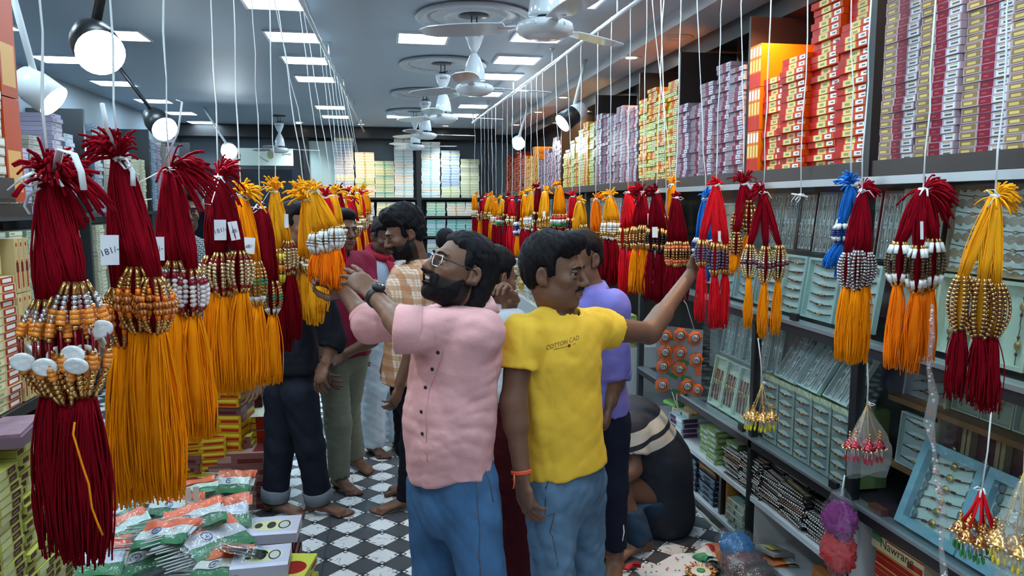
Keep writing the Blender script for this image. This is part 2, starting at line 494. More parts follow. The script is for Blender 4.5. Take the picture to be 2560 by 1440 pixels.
# ------------------------------------------------------------------ ceiling fans
M_fan = mat('fan_enamel', (0.74, 0.78, 0.82), 0.15, coat=0.5)
M_dkgrey = mat('dark_grey_metal', (0.06, 0.065, 0.07), 0.4, metal=0.5)
M_ink = mat('ink', (0.03, 0.03, 0.05), 0.6)
M_plaster = mat('plaster', (0.52, 0.56, 0.60), 0.45)
def fan(x, y, label, medallion=True, blade_rot=0.4, zc=ZC):
    t = empty('ceiling_fan', (x, y, zc), 0, label, 'ceiling fan', 'ceiling fans')
    q = MB(); q.lathe([(.09, 0), (.09, -.006), (.05, -.012), (.01, -.012)], 20); q.build('ceiling_plate', M_dkgrey, t)
    q = MB(); q.box((-.016, 0, -.05), (.006, .02, .09)); q.box((.016, 0, -.05), (.006, .02, .09)); q.tube([(-.03, 0, -.075), (.03, 0, -.075)], .006)
    q.tube([(0, 0, -.07), (.04, .01, -.06), (.045, .02, -.085), (.01, .02, -.10)], .003); q.build('hook', M_dkgrey, t)
    q = MB(); q.lathe([(.062, -.095), (.064, -.10), (.055, -.135), (.038, -.175), (.022, -.21), (.017, -.222)], 24); q.build('upper_canopy', M_fan, t)
    q = MB(); q.tube([(0, 0, -.215), (0, 0, -.24)], .014, 10); q.build('downrod', M_fan, t)
    q = MB(); q.lathe([(.018, -.225), (.030, -.245), (.048, -.285), (.060, -.33), (.067, -.385), (.066, -.39)], 24); q.build('lower_canopy', M_fan, t)
    q = MB(); q.lathe([(.03, -.385), (.028, -.41)], 16); q.build('coupling', M_dkgrey, t)
    q = MB(); q.lathe([(.03, -.405), (.085, -.412), (.115, -.425), (.118, -.447), (.108, -.456), (.106, -.462), (.080, -.475), (.02, -.482), (.001, -.483)], 28); mo = q.build('motor', M_fan, t)
    for kk in range(18):
        a = 2 * math.pi * kk / 18
        if kk % 3 == 0:
            q = MB(); q.tube([(.117 * math.cos(a), .117 * math.sin(a), -.43), (.117 * math.cos(a), .117 * math.sin(a), -.444)], .004); q.build('vent', M_frame, mo)
    for kk in range(3):
        a = blade_rot + kk * 2 * math.pi / 3
        Mz = Matrix.Rotation(a, 4, 'Z') @ Matrix.Rotation(R(7), 4, 'X')
        q = MB(); vs = []; n = 8
        for i in range(n + 1):
            s = i / n; w = .055 + .018 * math.sin(s * math.pi); xx = .16 + .36 * s
            if i == n: w *= .6
            for zz in (-.002, .002): vs += [Mz @ Vector((xx, -w, zz)) , Mz @ Vector((xx, w, zz))]
        fs = []
        for i in range(n):
            o = i * 4
            fs += [(o, o + 4, o + 5, o + 1), (o + 2, o + 3, o + 7, o + 6), (o, o + 2, o + 6, o + 4), (o + 1, o + 5, o + 7, o + 3)]
        fs += [(0, 1, 3, 2), (n * 4, n * 4 + 2, n * 4 + 3, n * 4 + 1)]
        q.add([v + Vector((0, 0, -.428)) for v in vs], fs); bl = q.build('blade', M_fan, t)
        q = MB(); q.box((0.14, 0, -.428), (.10, .04, .006), M=Matrix.Rotation(a, 4, 'Z')); q.build('bracket', M_fan, bl)
    me = text_mesh('ELITE', .026); o = meshobj('lettering', me, t, M_ink)
    for v in me.vertices:
        xx, zz = v.co.x, v.co.y
        rr = .0595 - .002
        aa = -math.pi / 2 + xx / rr
        v.co = Vector((rr * math.cos(aa) * 1.035, rr * math.sin(aa) * 1.035, -.128 + zz))
    if medallion:
        md = empty('ceiling_rose', (x, y, zc), 0, 'plaster rose above ' + label.replace('white ', 'the ', 1), 'ceiling rose', 'plaster ceiling roses')
        q = MB(); q.lathe([(.30, 0), (.345, -.004), (.36, -.022), (.34, -.034), (.31, -.030), (.295, -.012), (.20, -.008), (.19, -.018), (.175, -.018), (.165, -.004), (.10, -.004)], 48, cap=False); q.build('moulding', M_plaster, md)
        q = MB()
        for kk in range(60):
            a = 2 * math.pi * kk / 60; q.ball((.272 * math.cos(a), .272 * math.sin(a), -.012), .0105, n=6, m=4)
        qq = q.build('beading', M_plaster, md); qq['kind'] = 'stuff'
    return t
fan(.66, 3.02, 'white ceiling fan closest to the entrance, motor bowl seen from below', True, 2.75)
fan(.576, 4.647, 'white ceiling fan with two bell canopies, second from the entrance', True, 2.35)
fan(.513, 6.24, 'white ceiling fan, third from the entrance', True, 2.3)
fan(.459, 7.883, 'white ceiling fan, fourth from the entrance', True, 2.2)
fan(.425, 9.489, 'white ceiling fan, last before the end wall', True, 2.0)
fan(-1.315, 10.312, 'white ceiling fan hanging in the side bay by the banner', False, 2.4)

# ------------------------------------------------------------------ spotlights on stems
def spot(pos, aim, label, body='white', e=60.0, power=0.0, r=.055, ln=.13, col=(0.80, 0.93, 1.0), stem_to=None, ring=False):
    t = empty('spotlight', (pos[0], pos[1], pos[2]), 0, label, 'spotlight')
    d = (Vector(aim) - Vector(pos)).normalized()
    q = d.to_track_quat('Z', 'Y').to_matrix().to_4x4()
    bm = M_black if body == 'black' else M_white
    m = MB(); m.lathe([(r * .55, -ln * .5), (r * .75, -ln * .48), (r, -ln * .1), (r * 1.02, ln * .5), (r * .9, ln * .5), (r * .85, ln * .42)], 24, M=q, cap=False)
    m.lathe([(.001, -ln * .5), (r * .56, -ln * .5)], 24, M=q, cap=False); m.build('housing', bm, t)
    if ring:
        m = MB(); m.lathe([(r * 1.03, -ln * .06), (r * 1.06, ln * .52), (r * 1.05, ln * .52), (r*1.02, -ln*.06)], 24, M=q, cap=False); m.build('band', M_black if body != 'black' else M_white, t)
    m = MB(); m.lathe([(.001, ln * .56), (r * .6, ln * .545), (r * 1.0, ln * .505)], 24, M=q, cap=False)
    m.build('lens', emat('spot_lens_%d' % int(e), col, e), t)
    if stem_to is not None:
        m = MB(); v = Vector(stem_to) - Vector(pos); m.tube([(0, 0, 0.03), v * .5 + Vector((.0, 0, .01)), v], .014, 8); m.build('stem', bm, t)
    if power:
        l = bpy.data.lights.new('spot_bulb', 'SPOT'); l.energy = power; l.color = col; l.spot_size = R(100); l.spot_blend = .7; l.shadow_soft_size = .05
        o = bpy.data.objects.new('bulb', l); link(o, t); o.location = d * (ln * .55)
        o.rotation_euler = d.to_track_quat('-Z', 'Y').to_euler()
p = atY(237, 108, 2.3)
spot(p, p + Vector((.45, -.8, -.5)), 'blazing cool white floodlight hanging above the second maroon hanging', 'black', 90, 30, r=.062, ln=.15, stem_to=(p.x + .12, p.y + .1, ZC))
p = atY(92, 222, 3.4)
spot(p, p + Vector((.7, -.05, -.55)), 'white spotlight with warm lamp beside the tall pale box stacks', 'white', 25, 8, r=.07, ln=.16, col=(1, .9, .75), stem_to=(p.x - .12, p.y, ZC))
p = atY(395, 305, 6.0)
spot(p, p + Vector((.45, -.6, -.4)), 'black capped spotlight over the grey side bay stacks', 'black', 40, 20, r=.09, ln=.26, stem_to=(p.x - .35, p.y, ZC))
p = atY(572, 375, 9.4)
spot(p, p + Vector((.2, -.9, -.2)), 'white spotlight glaring in front of the jewellery banner', 'white', 40, 25, r=.09, ln=.22, stem_to=(p.x - .3, p.y + .2, ZC))
p = atY(1295, 355, 8.4)
spot(p, p + Vector((-.1, -.9, -.25)), 'small glaring spotlight before the red boxes at the far end', 'white', 45, 14, r=.07, ln=.2, stem_to=(p.x + .15, p.y + .1, ZC))
p = atY(1432, 288, 5.9)
spot(p, p + Vector((-.75, -.25, -.55)), 'black and white cylinder spotlight over the lilac box stacks', 'white', 3, 0, r=.075, ln=.24, ring=True, stem_to=(p.x + .1, p.y, ZC))
# ================================================================== shelving along the box wall (front plane X = 1.72)
XF = 1.72
M_gl = glassmat('case_glass', (0.93, 0.97, 0.96), 0.02, 0.95)
M_shelfw = mat('shelf_white', (0.55, 0.57, 0.58), 0.4)
M_wood = mat('brown_wood', (0.18, 0.085, 0.04), 0.45, var=0.25, vscale=30, stretch=(1, .15, 1))

def box_mesh(name, w, d, h, mats, bev=0.0015, full=False):
    """box standing on z=0, front at x=0 facing -x, w along y; UVs on front (slot 0) and top (slot 1 when given)"""
    q = MB()
    g = 0.0012
    X0, X1, Y0, Y1, Z0, Z1 = 0, d, -w / 2 + g, w / 2 - g, 0.0004, h - g
    P = lambda x, y, z: (x, y, z)
    UVF = ((0, 0), (1, 0), (1, 1), (0, 1))
    q.add([P(X0, Y1, Z0), P(X0, Y0, Z0), P(X0, Y0, Z1), P(X0, Y1, Z1)], [(0, 1, 2, 3)], 0, uvs=[UVF])
    t = 1 if len(mats) > 1 else 0
    s = 2 if len(mats) > 2 else t
    NO = ((-1, -1),) * 4
    q.add([P(X0, Y1, Z1), P(X0, Y0, Z1), P(X1, Y0, Z1), P(X1, Y1, Z1)], [(0, 1, 2, 3)], t, uvs=[UVF if full or t else NO])
    q.add([P(X1, Y0, Z0), P(X1, Y1, Z0), P(X1, Y1, Z1), P(X1, Y0, Z1)], [(0, 1, 2, 3)], s, uvs=[UVF if full else NO])
    q.add([P(X0, Y0, Z0), P(X1, Y0, Z0), P(X1, Y0, Z1), P(X0, Y0, Z1)], [(0, 1, 2, 3)], s, uvs=[UVF if full or s > 1 else NO])
    q.add([P(X1, Y1, Z0), P(X0, Y1, Z0), P(X0, Y1, Z1), P(X1, Y1, Z1)], [(0, 1, 2, 3)], s, uvs=[UVF if full or s > 1 else NO])
    q.add([P(X0, Y0, Z0), P(X0, Y1, Z0), P(X1, Y1, Z0), P(X1, Y0, Z0)], [(0, 1, 2, 3)], t, uvs=[NO])
    me = q.mesh(name)
    for m in mats: me.materials.append(m)
    return me
def place_box(name, me, x, y, z, rz, label, cat, group):
    o = bpy.data.objects.new(name, me); o.location = (x, y, z); o.rotation_euler = (0, 0, rz)
    COL.objects.link(o)
    o['label'] = label; o['category'] = cat; o['group'] = group
    return o
def stack(name, me, x, y, z0, h, n, label, group, rz=0.0, jx=.004, jy=.004, jr=.012, cat='box', alt=None):
    for i in range(n):
        mm = me if alt is None else (alt[rnd.randrange(len(alt))] if rnd.random() < .35 else me)
        place_box(name, mm, x + rnd.uniform(-jx, jx), y + rnd.uniform(-jy, jy), z0 + i * h, rz + rnd.uniform(-jr, jr), nth_up(label, i, n), cat, group)
def joined_stacks(name, specs, mats, label):
    q = MB()
    for (me, x, y, z0, h, n) in specs:
        vs = [v.co.copy() for v in me.vertices]
        fs = [tuple(p.vertices) for p in me.polygons]
        ul = me.uv_layers[0].data
        uvs = [[tuple(ul[l].uv) for l in p.loop_indices] for p in me.polygons]
        for i in range(n):
            off = Vector((x + rnd.uniform(-.006, .006), y + rnd.uniform(-.005, .005), z0 + i * h))
            q.add([v + off for v in vs], fs, mats.index(me.materials[0]), uvs=uvs)
    o = q.build(name, mats)
    tag(o, label, 'boxes', None, 'stuff')
    return o

M_pk = printmat('print_white_crimson', 'b49ea8', [(.03, .36, .14, .9, '8e7446'), (.07, .26, .3, .66, 'd6bc72'), (.40, .67, .04, .97, '86082e'), (.45, .55, .38, .58, 'b04a30'), (.71, .97, .12, .92, 'd8dbe0'), (.76, .93, .30, .55, '555963'), (.74, .93, .74, .88, 'b79a4f')], .22)
M_pk2 = printmat('print_lilac_crimson', '9a8494', [(.05, .36, .14, .9, '8a7a80'), (.42, .66, .04, .97, '7c0a34'), (.70, .96, .12, .92, 'd0cfd8'), (.76, .93, .34, .58, '6a6a78')], .25)
M_or = printmat('print_orange', 'd84a0a', [(.0, .26, .0, 1, 'b8160c'), (.29, .60, .04, .96, 'ecd486'), (.37, .52, .3, .66, '8f9a6c'), (.66, .95, .10, .90, 'c22a12'), (.69, .92, .18, .84, 'f6f2ea'), (.77, .88, .4, .6, '5a5a60')], .25)
M_ye = printmat('print_yellow', 'd98a1e', [(.03, .30, .1, .9, 'e9c552'), (.33, .60, .08, .94, 'd4541a'), (.64, .96, .1, .9, 'efd9a0'), (.70, .90, .35, .6, 'a56018')], .28)
M_gy = printmat('print_green_yellow', 'b3b04c', [(.05, .45, .1, .9, 'd3d486'), (.55, .94, .12, .88, 'e2e2c0'), (.62, .88, .35, .6, '6a6c3a')], .3)
M_rd = printmat('print_red', '8f2416', [(.10, .50, .12, .85, 'b44527'), (.60, .90, .2, .75, 'cf8a5c')], .35)

UP = 1.058; XU = XF + .10      # the box stacks stand back from the case front
BW, BD, BH = .176 * UP, .30, .0236 * UP
me_pk = box_mesh('white_crimson_box', BW, BD, BH, [M_pk]); me_pk2 = box_mesh('lilac_crimson_box', .160 * UP, BD, BH, [M_pk2])
me_or = box_mesh('orange_box', .196 * UP, BD, .0262 * UP, [M_or]); me_ye = box_mesh('yellow_box', .158 * UP, BD, BH, [M_ye]); me_gy = box_mesh('green_box', .158 * UP, BD, BH, [M_gy])
me_rd = box_mesh('red_box', .22, BD, .034, [M_rd])
ZS = 1.851
# carcass: long boards, posts, back panels
def board(name, a, b_, m, label): 
    q = MB(); q.span(a, b_); return tag(q.build(name, m), label, 'shelf board')
board('shelf_board', (XF - .012, .3, 1.795), (XRW - .005, 11.45, 1.849), M_darkbrown, 'long dark shelf board carrying the upper box stacks')
def post(y, x=XF - .02, w=.04, z1=2.7, label='', mm=None):
    q = MB(); q.span((x, y - w / 2, 0), (x + .035, y + w / 2, z1)); return tag(q.build('shelf_post', mm or M_black), label, 'post')
post(2.415, label='tall black upright between the orange and the white crimson boxes', z1=2.745)
post(3.17, z1=1.15, label='black upright behind the dangling beaded latkan', w=.03)
post(4.74, z1=1.79, label='slim metal upright beside the purple shirt', mm=M_dkgrey)
for i, y in enumerate((3.58, 4.47, 5.21, 6.33, 7.58)):
    q = MB(); q.span((XF + .12, y - .009, 1.8495), (XRW - .01, y + .009, 2.63))
    tag(q.build('divider', M_darkbrown), 'dark divider panel in the upper shelving, %s beyond the tall black upright' % ORD[i], 'divider', 'dark dividers between the box bays')

# bay A: white and crimson boxes next to the entrance
y = 2.392 * UP - BW / 2; k = 0
while y > 1.4:
    n = 27 if k < 5 else 25
    stack('gift_box', me_pk, XU + (.0 if k % 2 else .012), y, ZS, BH, n, 'white crimson gift box, %s stack on the entrance side of the upright' % ORD[k], 'white crimson boxes, stack %s of the entrance bay' % ORD[k], jr=.02)
    y -= BW + (.016 if k == 0 else .004); k += 1
# bay B: orange boxes
OH = .0262 * UP
cols = [(2.545 * UP, 20, .0), (2.755 * UP, 25, .02), (2.955 * UP, 18, .0), (3.145 * UP, 16, .03)]
for k, (y, n, dx) in enumerate(cols):
    stack('sweet_box', me_or, XU + dx, y, ZS, OH, n, 'orange and red gift box, %s stack beyond the tall black upright' % ORD[k], 'orange boxes, stack %s' % ORD[k], jx=.012, jr=.025)
    if k == 0: 
        stack('sweet_box', me_or, XU + .045, y + .01, ZS + 20 * OH, OH, 4, 'orange box set back on top of the first orange stack', 'orange boxes on top', jr=.03)
# orange boxes standing on end
q = box_mesh('upright_orange_box', OH, BD, .207, [printmat('print_orange_tall', 'd8760c', [(.0, 1, .0, .34, 'c01d12'), (.1, .9, .37, .65, 'e8cf7c'), (.1, .9, .72, .95, 'f2ece2')], .25)])
for r in range(3):
    for c in range(4):
        place_box('sweet_box', q, XU + .01, 3.45 + c * .029, ZS + r * .208, 0, 'orange box on end by the divider, %s row, %s from divider' % (('bottom', 'middle', 'top')[r], ORD[3 - c]), 'box', 'orange boxes standing on end')
# bay C: lilac pink boxes
tops = [22, 24, 21, 17, 18]
for k in range(5):
    stack('lilac_box', me_pk2, XU + rnd.uniform(0, .02), (3.48 + k * .163) * UP, ZS, BH, tops[k], 'lilac and crimson gift box, %s stack beyond the orange boxes' % ORD[k], 'lilac boxes beyond the orange, stack %s' % ORD[k], jx=.008, jr=.025)
# bay D: yellow orange
for k in range(4):
    stack('sweet_box', me_ye, XU + rnd.uniform(0, .02), (4.32 + k * .161) * UP, ZS, BH, 25 - (k % 2) * 2, 'yellow and orange gift box, %s stack of the yellow bay' % ORD[k], 'yellow boxes, stack %s' % ORD[k], jx=.008, jr=.02, alt=[me_gy])
# bay E lilac, F yellow, G lilac, then red: too many to count apart
sp = []
for k in range(6): sp.append((me_pk2, XU + rnd.uniform(0, .02), (5.02 + k * .163) * UP, ZS, BH, 22 + k % 3))
for k in range(6): sp.append((me_pk2, XU + rnd.uniform(0, .02), (7.26 + k * .163) * UP, ZS, BH, [20, 22, 16, 18, 12, 14][k]))
joined_stacks('lilac_boxes', sp, [M_pk2], 'lilac and crimson gift boxes stacked in the far bays')
sp = []
for k in range(7): sp.append((me_ye if k % 2 else me_gy, XU + rnd.uniform(0, .02), (6.08 + k * .152) * UP, ZS, BH, [22, 23, 21, 19, 18, 15, 14][k]))
for k in range(5): sp.append((me_ye, XU + rnd.uniform(0, .02), (8.25 + k * .161) * UP, ZS, BH, [20, 21, 17, 16, 18][k]))
joined_stacks('yellow_boxes', sp, [M_ye, M_gy], 'yellow and orange gift boxes stacked in the far bays')
for k in range(7):
    stack('carton', me_rd, XU + .02, 9.6 + k * .235, ZS, .034, 14 + (k % 3), 'rusty red carton stacked at the far end of the upper shelf, %s stack' % ORD[k], 'red cartons stack %s' % ORD[k], jx=.01)

# ------------------------------------------------------------------ glass cases below
board('case_top_rail', (XF - .022, .3, 1.765), (XF + .012, 4.72, 1.793), M_alu, 'aluminium top rail of the glass display case')
board('case_mid_rail', (XF - .03, .3, 1.155), (XRW - .01, 4.72, 1.19), M_dark, 'dark middle rail of the glass display case')
board('case_mid_track', (XF - .034, .3, 1.191), (XF + .03, 4.72, 1.206), M_alu, 'aluminium sliding track on the middle rail')
board('case_bottom_rail', (XF - .02, .3, .545), (XRW - .01, 4.72, .585), M_dark, 'dark bottom rail of the glass display case')
board('case_bottom_track', (XF - .028, .3, .586), (XF + .03, 4.72, .598), M_alu, 'aluminium sliding track on the bottom rail')
board('lower_shelf', (XF - .015, 2.45, .288), (XRW - .01, 4.72, .312), M_shelfw, 'white lower shelf holding stacked cards and boxes')
board('base_shelf', (XF - .012, .3, .045), (XRW - .01, 4.72, .062), M_shelfw, 'white base shelf just above the floor')
q = MB(); q.span((XF - .008, .3, 0), (XF + .01, 4.72, .044)); tag(q.build('baseboard_right', M_dark), 'dark toe board under the shelving', kind='structure')
q = MB(); q.span((1.69, .3, 0.0005), (1.706, 4.72, .004)); tag(q.build('trim_floor_edge', mat('beige_strip', (.45, .40, .30), .5)), kind='structure', label='thin beige edging strip on the floor')
q = MB(); q.span((XRW - .009, .3, .065), (XRW - .001, 4.72, 1.79)); tag(q.build('wall_case_back', mat('case_back_grey', (.26, .28, .29), .5)), 'grey back panel inside the glass display case', kind='structure')
board('wood_shelf', (XF + .10, .3, .985), (XRW - .14, 2.38, 1.004), M_wood, 'brown wooden shelf inside the display case near the entrance')
for i, y in enumerate((3.16, 3.52)):
    q = MB(); q.span((XF + .01, y - .012, .063), (XRW - .15, y + .012, .287)); tag(q.build('partition', M_shelfw if i == 0 else M_darkbrown), 'white partition between the base cubbies' if i == 0 else 'dark partition in the base cubby row', 'partition')
def pane(y0, y1, z0, z1, x, label):
    q = MB(); q.span((x, y0, z0), (x + .005, y1, z1)); return tag(q.build('sliding_glass', M_gl), label, 'glass')
pane(1.0, 2.39, 1.207, 1.764, XF - .012, 'sliding glass pane of the upper case near the entrance')
pane(2.44, 3.30, 1.207, 1.764, XF - .012, 'sliding glass pane over the pale green frames')
pane(3.20, 4.05, 1.207, 1.764, XF + .004, 'rear sliding glass pane over the white packet rows')
pane(1.0, 2.39, .599, 1.154, XF - .012, 'sliding glass pane before the blue frames')
pane(2.44, 3.155, .599, 1.154, XF - .012, 'sliding glass pane before the green box row')
pane(3.19, 4.05, .599, 1.154, XF - .012, 'sliding glass pane before the bracelet cards')
for (y, z, l) in ((2.83, 1.213, 'small black clip on the upper glass pane'), (2.50, .606, 'small black clip at the lower glass corner by the upright'), (3.95, .606, 'small black clip on the lower glass below the badge sheet'), (3.25,.606,'small black clip on the lower glass by the dangling latkan')):
    q = MB(); q.box((XF - .02, y, z + .012), (.016, .05, .03)); tag(q.build('glass_clip', M_black), l, 'clip')

# ------------------------------------------------------------------ display cards inside the cases
def rakhi_mesh(kind):
    q = MB()
    if kind == 'lens':        # pointed card with a centre stone, lies in the y/z plane facing -x
        n = 10; pts = []
        w, h = .062, .012
        top = [(-w + 2 * w * i / n, h * math.sin(math.pi * i / n) * (1 if 0 < i < n else 0) ) for i in range(n + 1)]
        vs = [(0, a, bb) for a, bb in top] + [(0, a, -bb * .8) for a, bb in top[1:-1]]
        q.add(vs, [tuple(range(n + 1)) + tuple(range(2 * n - 1, n, -1))], 0)
        q.tube([(-.003, -w, 0), (-.004, -.02, -.004), (-.004, 0, -.005), (-.004, .02, -.004), (-.003, w, 0)], .0022, 5, 1)
        q.ball((-.005, 0, -.004), (.004, .008, .006), 2)
        q.ball((-.004, -.016, -.004), .004, 1, n=6, m=4); q.ball((-.004, .016, -.004), .004, 1, n=6, m=4)
    elif kind == 'strip':     # tall strip card with a hanging bracelet
        q.box((0, 0, 0), (.002, .020, .12), 0)
        q.tube([(-.003, 0, .05), (-.004, .003, .02), (-.004, -.003, -.02), (-.003, 0, -.05)], .0025, 5, 1)
        q.ball((-.005, 0, 0.0), (.004, .006, .012), 2, n=6, m=4)
    elif kind == 'wavy':      # wavy edged white card with green stem print
        n = 12; w, h = .075, .020
        up = [(-w + 2 * w * i / n, h * (.75 + .25 * math.cos(i * math.pi / 1.5))) for i in range(n + 1)]
        vs = [(0, a, bb) for a, bb in up] + [(0, a, -bb) for a, bb in reversed(up)]
        q.add(vs, [tuple(range(len(vs)))], 0)
        q.tube([(-.003, -w, .0), (-.004, 0, -.006), (-.003, w, 0)], .0018, 5, 1)
        q.ball((-.005, 0, -.006), (.004, .012, .007), 2, n=6, m=4)
        for s in (-1, 1): q.ball((-.002, s * .05, .012), (.002, .008, .004), 3, n=6, m=4)
    elif kind == 'row':       # thin bracelet with medallion
        q.tube([(0, -.075, .012), (-.002, -.04, .004), (-.002, 0, 0), (-.002, .04, -.004), (0, .075, -.012)], .0016, 5, 1)
        q.ball((-.004, 0, 0), (.004, .012, .011), 2, n=8, m=5)
        for s in (-1, 1):
            for t in (.022, .03): q.ball((-.003, s * t, -s * t * .12), .0042, 1, n=6, m=4)
    elif kind == 'pendant':
        q.tube([(-.002, 0, .085), (-.003, .003, .03), (-.003, 0, -.08)], .002, 5, 1)
        q.ball((-.005, 0, 0.0), (.005, .016, .020), 2, n=10, m=6); q.ball((-.005, 0, .035), (.004, .008, .010), 1, n=6, m=4); q.ball((-.005, 0, -.035), (.004, .008, .010), 1, n=6, m=4)
    elif kind == 'vstring':
        q.tube([(-.002, 0, .055), (-.003, .004, 0), (-.002, 0, -.055)], .003, 5, 1)
        q.ball((-.004, 0.002, 0.01), (.004, .006, .010), 2, n=6, m=4)
    return q.mesh('rakhi')
M_cardw = mat('card_white', (.78, .82, .82), .45); M_thread = mat('thread_brown', (.10, .03, .02), .6); M_gold = mat('gold_bead', (.62, .40, .14), .25, metal=.9)
M_leaf = mat('leaf_green', (.05, .22, .05), .5); M_silver = mat('silver', (.62, .62, .62), .22, metal=.9); M_redthr = mat('thread_red', (.32, .02, .02), .5); M_clear = glassmat('blister', (.96, .98, .98), .08, .86, .3, 60)
RK = {}
for kk in ('lens', 'strip', 'wavy', 'row', 'pendant', 'vstring'):
    RK[kk] = rakhi_mesh(kk)
    mts = [M_cardw, M_thread if kk != 'vstring' else M_redthr, M_gold, M_leaf]
    if kk == 'strip': mts = [M_cardw, M_silver, M_silver, M_leaf]
    for m in mts: RK[kk].materials.append(m)
CARDCOL = {'green': (.50, .64, .61), 'blue': (.26, .48, .60), 'cream': (.68, .70, .56), 'grey': (.50, .54, .55), 'brown': (.40, .27, .16), 'maroon': (.10, .012, .018), 'pale': (.68, .76, .72), 'lilac': (.60, .56, .60), 'mint': (.62, .70, .58)}
def card(pos, w, h, frame, back, rows, colsn, kind, label, tilt=0.0, rz=0.0, depth=.02, fw=.010, group=None, cover=True, cat='display card', scale=1.0, printtop=None):
    t = empty('display_card', pos, rz, label, cat, group)
    t.rotation_euler = (0, tilt, rz)
    fm = mat('frame_' + frame, CARDCOL[frame], .4); bm = mat('back_' + back, CARDCOL[back], .55)
    q = MB()
    for (a, c) in (((-w / 2, 0), (-w / 2 + fw, h)), ((w / 2 - fw, 0), (w / 2, h)), ((-w / 2 + fw, 0), (w / 2 - fw, fw)), ((-w / 2 + fw, h - fw), (w / 2 - fw, h))):
        q.span((-depth, a[0], a[1]), (0, c[0], c[1]))
    q.build('frame', fm, t)
    q = MB(); q.span((-.003, -w / 2 + fw, fw), (0, w / 2 - fw, h - fw)); q.build('backing', bm, t)
    iw, ih = w - 2 * fw, h - 2 * fw
    if printtop:
        q = MB(); q.box((-.0045, 0, h - fw - ih * .09), (.001, iw * .9, ih * .10)); q.build('header_print', mat('hdr_' + printtop, CARDCOL[printtop], .5), t); ih *= .84
    for i in range(rows):
        for j in range(colsn):
            o = bpy.data.objects.new('rakhi', RK[kind]); link(o, t)
            o.location = (-.006, -iw / 2 + iw * (j + .5) / colsn, fw + ih * (rows - i - .5) / rows)
            o.scale = (scale, scale * rnd.uniform(.95, 1.05), scale); o.rotation_euler = (rnd.uniform(-.05, .05), 0, 0)
    if cover:
        q = MB(); q.span((-depth - .0012, -w / 2 + .002, .002), (-depth - .0002, w / 2 - .002, h - .002)); q.build('clear_cover', M_clear, t)
    return t
XI = XF + .16
# upper case, between the uprights: lower row of pale green frames
for k, (y0, y1) in enumerate(((2.47, 2.70), (2.72, 2.95), (2.97, 3.14))):
    card((XI - .06, (y0 + y1) / 2, 1.207), y1 - y0, .26, 'green', 'pale', 6, 1, 'lens', 'pale green framed card of rakhis, %s beyond the tall black upright' % ORD[k], tilt=R(8), fw=.011, scale=1.3, depth=.022, group='pale green rakhi frames')
for k in range(3):
    card((XI - .06, 3.27 + k * .22, 1.207), .20, .24, 'grey', 'grey', 5, 1, 'lens', 'grey card of rakhis behind the maroon hangings, %s of its row' % ORD[k], tilt=R(8), scale=1.1, group='grey rakhi cards')
# upper row: white blister strips
board('glass_shelf', (XI - .05, 2.44, 1.478), (XRW - .15, 4.7, 1.484), M_gl, 'clear glass shelf inside the upper case')
for k in range(7):
    card((XI + .02, 2.52 + k * .145, 1.485), .135, .262, 'grey' if k not in (1, 4) else 'maroon', 'grey' if k % 3 else 'lilac', 2, 4, 'strip', 'grey card with rows of white packet strips, %s beyond the tall black upright' % ORD[k], tilt=R(6), fw=.006, group='white strip cards on the glass shelf', depth=.014)
card((XI - .05, 3.72, 1.36), .16, .34, 'pale', 'mint', 3, 2, 'row', 'tall pale card with red leaf prints behind the bright red hanging', tilt=R(3), scale=.5)
card((XI - .05, 3.95, 1.25), .15, .42, 'lilac', 'lilac', 2, 3, 'vstring', 'lilac plastic tray behind the small blue hanging', tilt=R(3), fw=.014)
# lower case: bracelet cards, grey trays, then green boxes
for k in range(4):
    card((XI - .10, 3.27 + k * .145, .60), .138, .27, 'mint', 'cream', 1, 4, 'vstring', 'pale green card of red string bracelets, %s from the black post' % ORD[k], tilt=R(10), fw=.009, scale=1.5, printtop='grey', group='red string bracelet cards')
for k in range(5):
    card((XI - .02, 3.24 + k * .125, .875), .118, .25, 'grey', 'lilac' if k % 2 else 'grey', 2, 2, 'strip', 'grey clear lidded card of silver bracelets, %s from the black post' % ORD[k], tilt=R(8), fw=.008, group='silver bracelet cards')
M_olive = mat('olive_card', (.17, .22, .08), .5, var=.2, vscale=14)
M_cardtop = printmat('print_floral_box', '9aa39c', [(.04, .96, .86, .98, 'a8ac84')], .3)
me_gbox = box_mesh('tall_green_box', .128, .16, .31, [mat('back_pale2', (.40, .46, .45), .5), M_olive])
def tall_box(y, k, zb=.60):
    t = empty('bracelet_box', (XI - .13, y, zb), 0, 'clear fronted box of stacked rakhi cards with olive top, %s from the black post' % ORD[k], 'box', 'olive topped bracelet boxes')
    meshobj('body', me_gbox, t)
    q = MB(); q.span((-.004, -.064, .285), (0, .064, .309)); q.build('floral_band', mat('floral', (.50, .50, .36), .5, var=.5, vscale=60), t)
    for i in range(6):
        o = bpy.data.objects.new('rakhi', RK['lens']); link(o, t); o.location = (-.006, 0, .262 - i * .046); o.scale = (1, .9, 1.35)
    q = MB(); q.span((-.010, -.062, .003), (-.009, .062, .283)); q.build('clear_cover', M_clear, t)
for k in range(5): tall_box(3.08 - k * .134, k)
for k, (y, s) in enumerate(((2.98, 0), (2.80, 1), (2.60, 0))):
    card((XI - .13 + .015, y, .911), .18, .26, 'green' if s else 'grey', 'grey', 2, 3, 'strip', 'clear lidded tray of silver pendants leaning on the olive boxes, %s from the black post' % ORD[k], tilt=R(32), rz=R(-4), fw=.008, scale=1.1, group='leaning silver pendant trays')
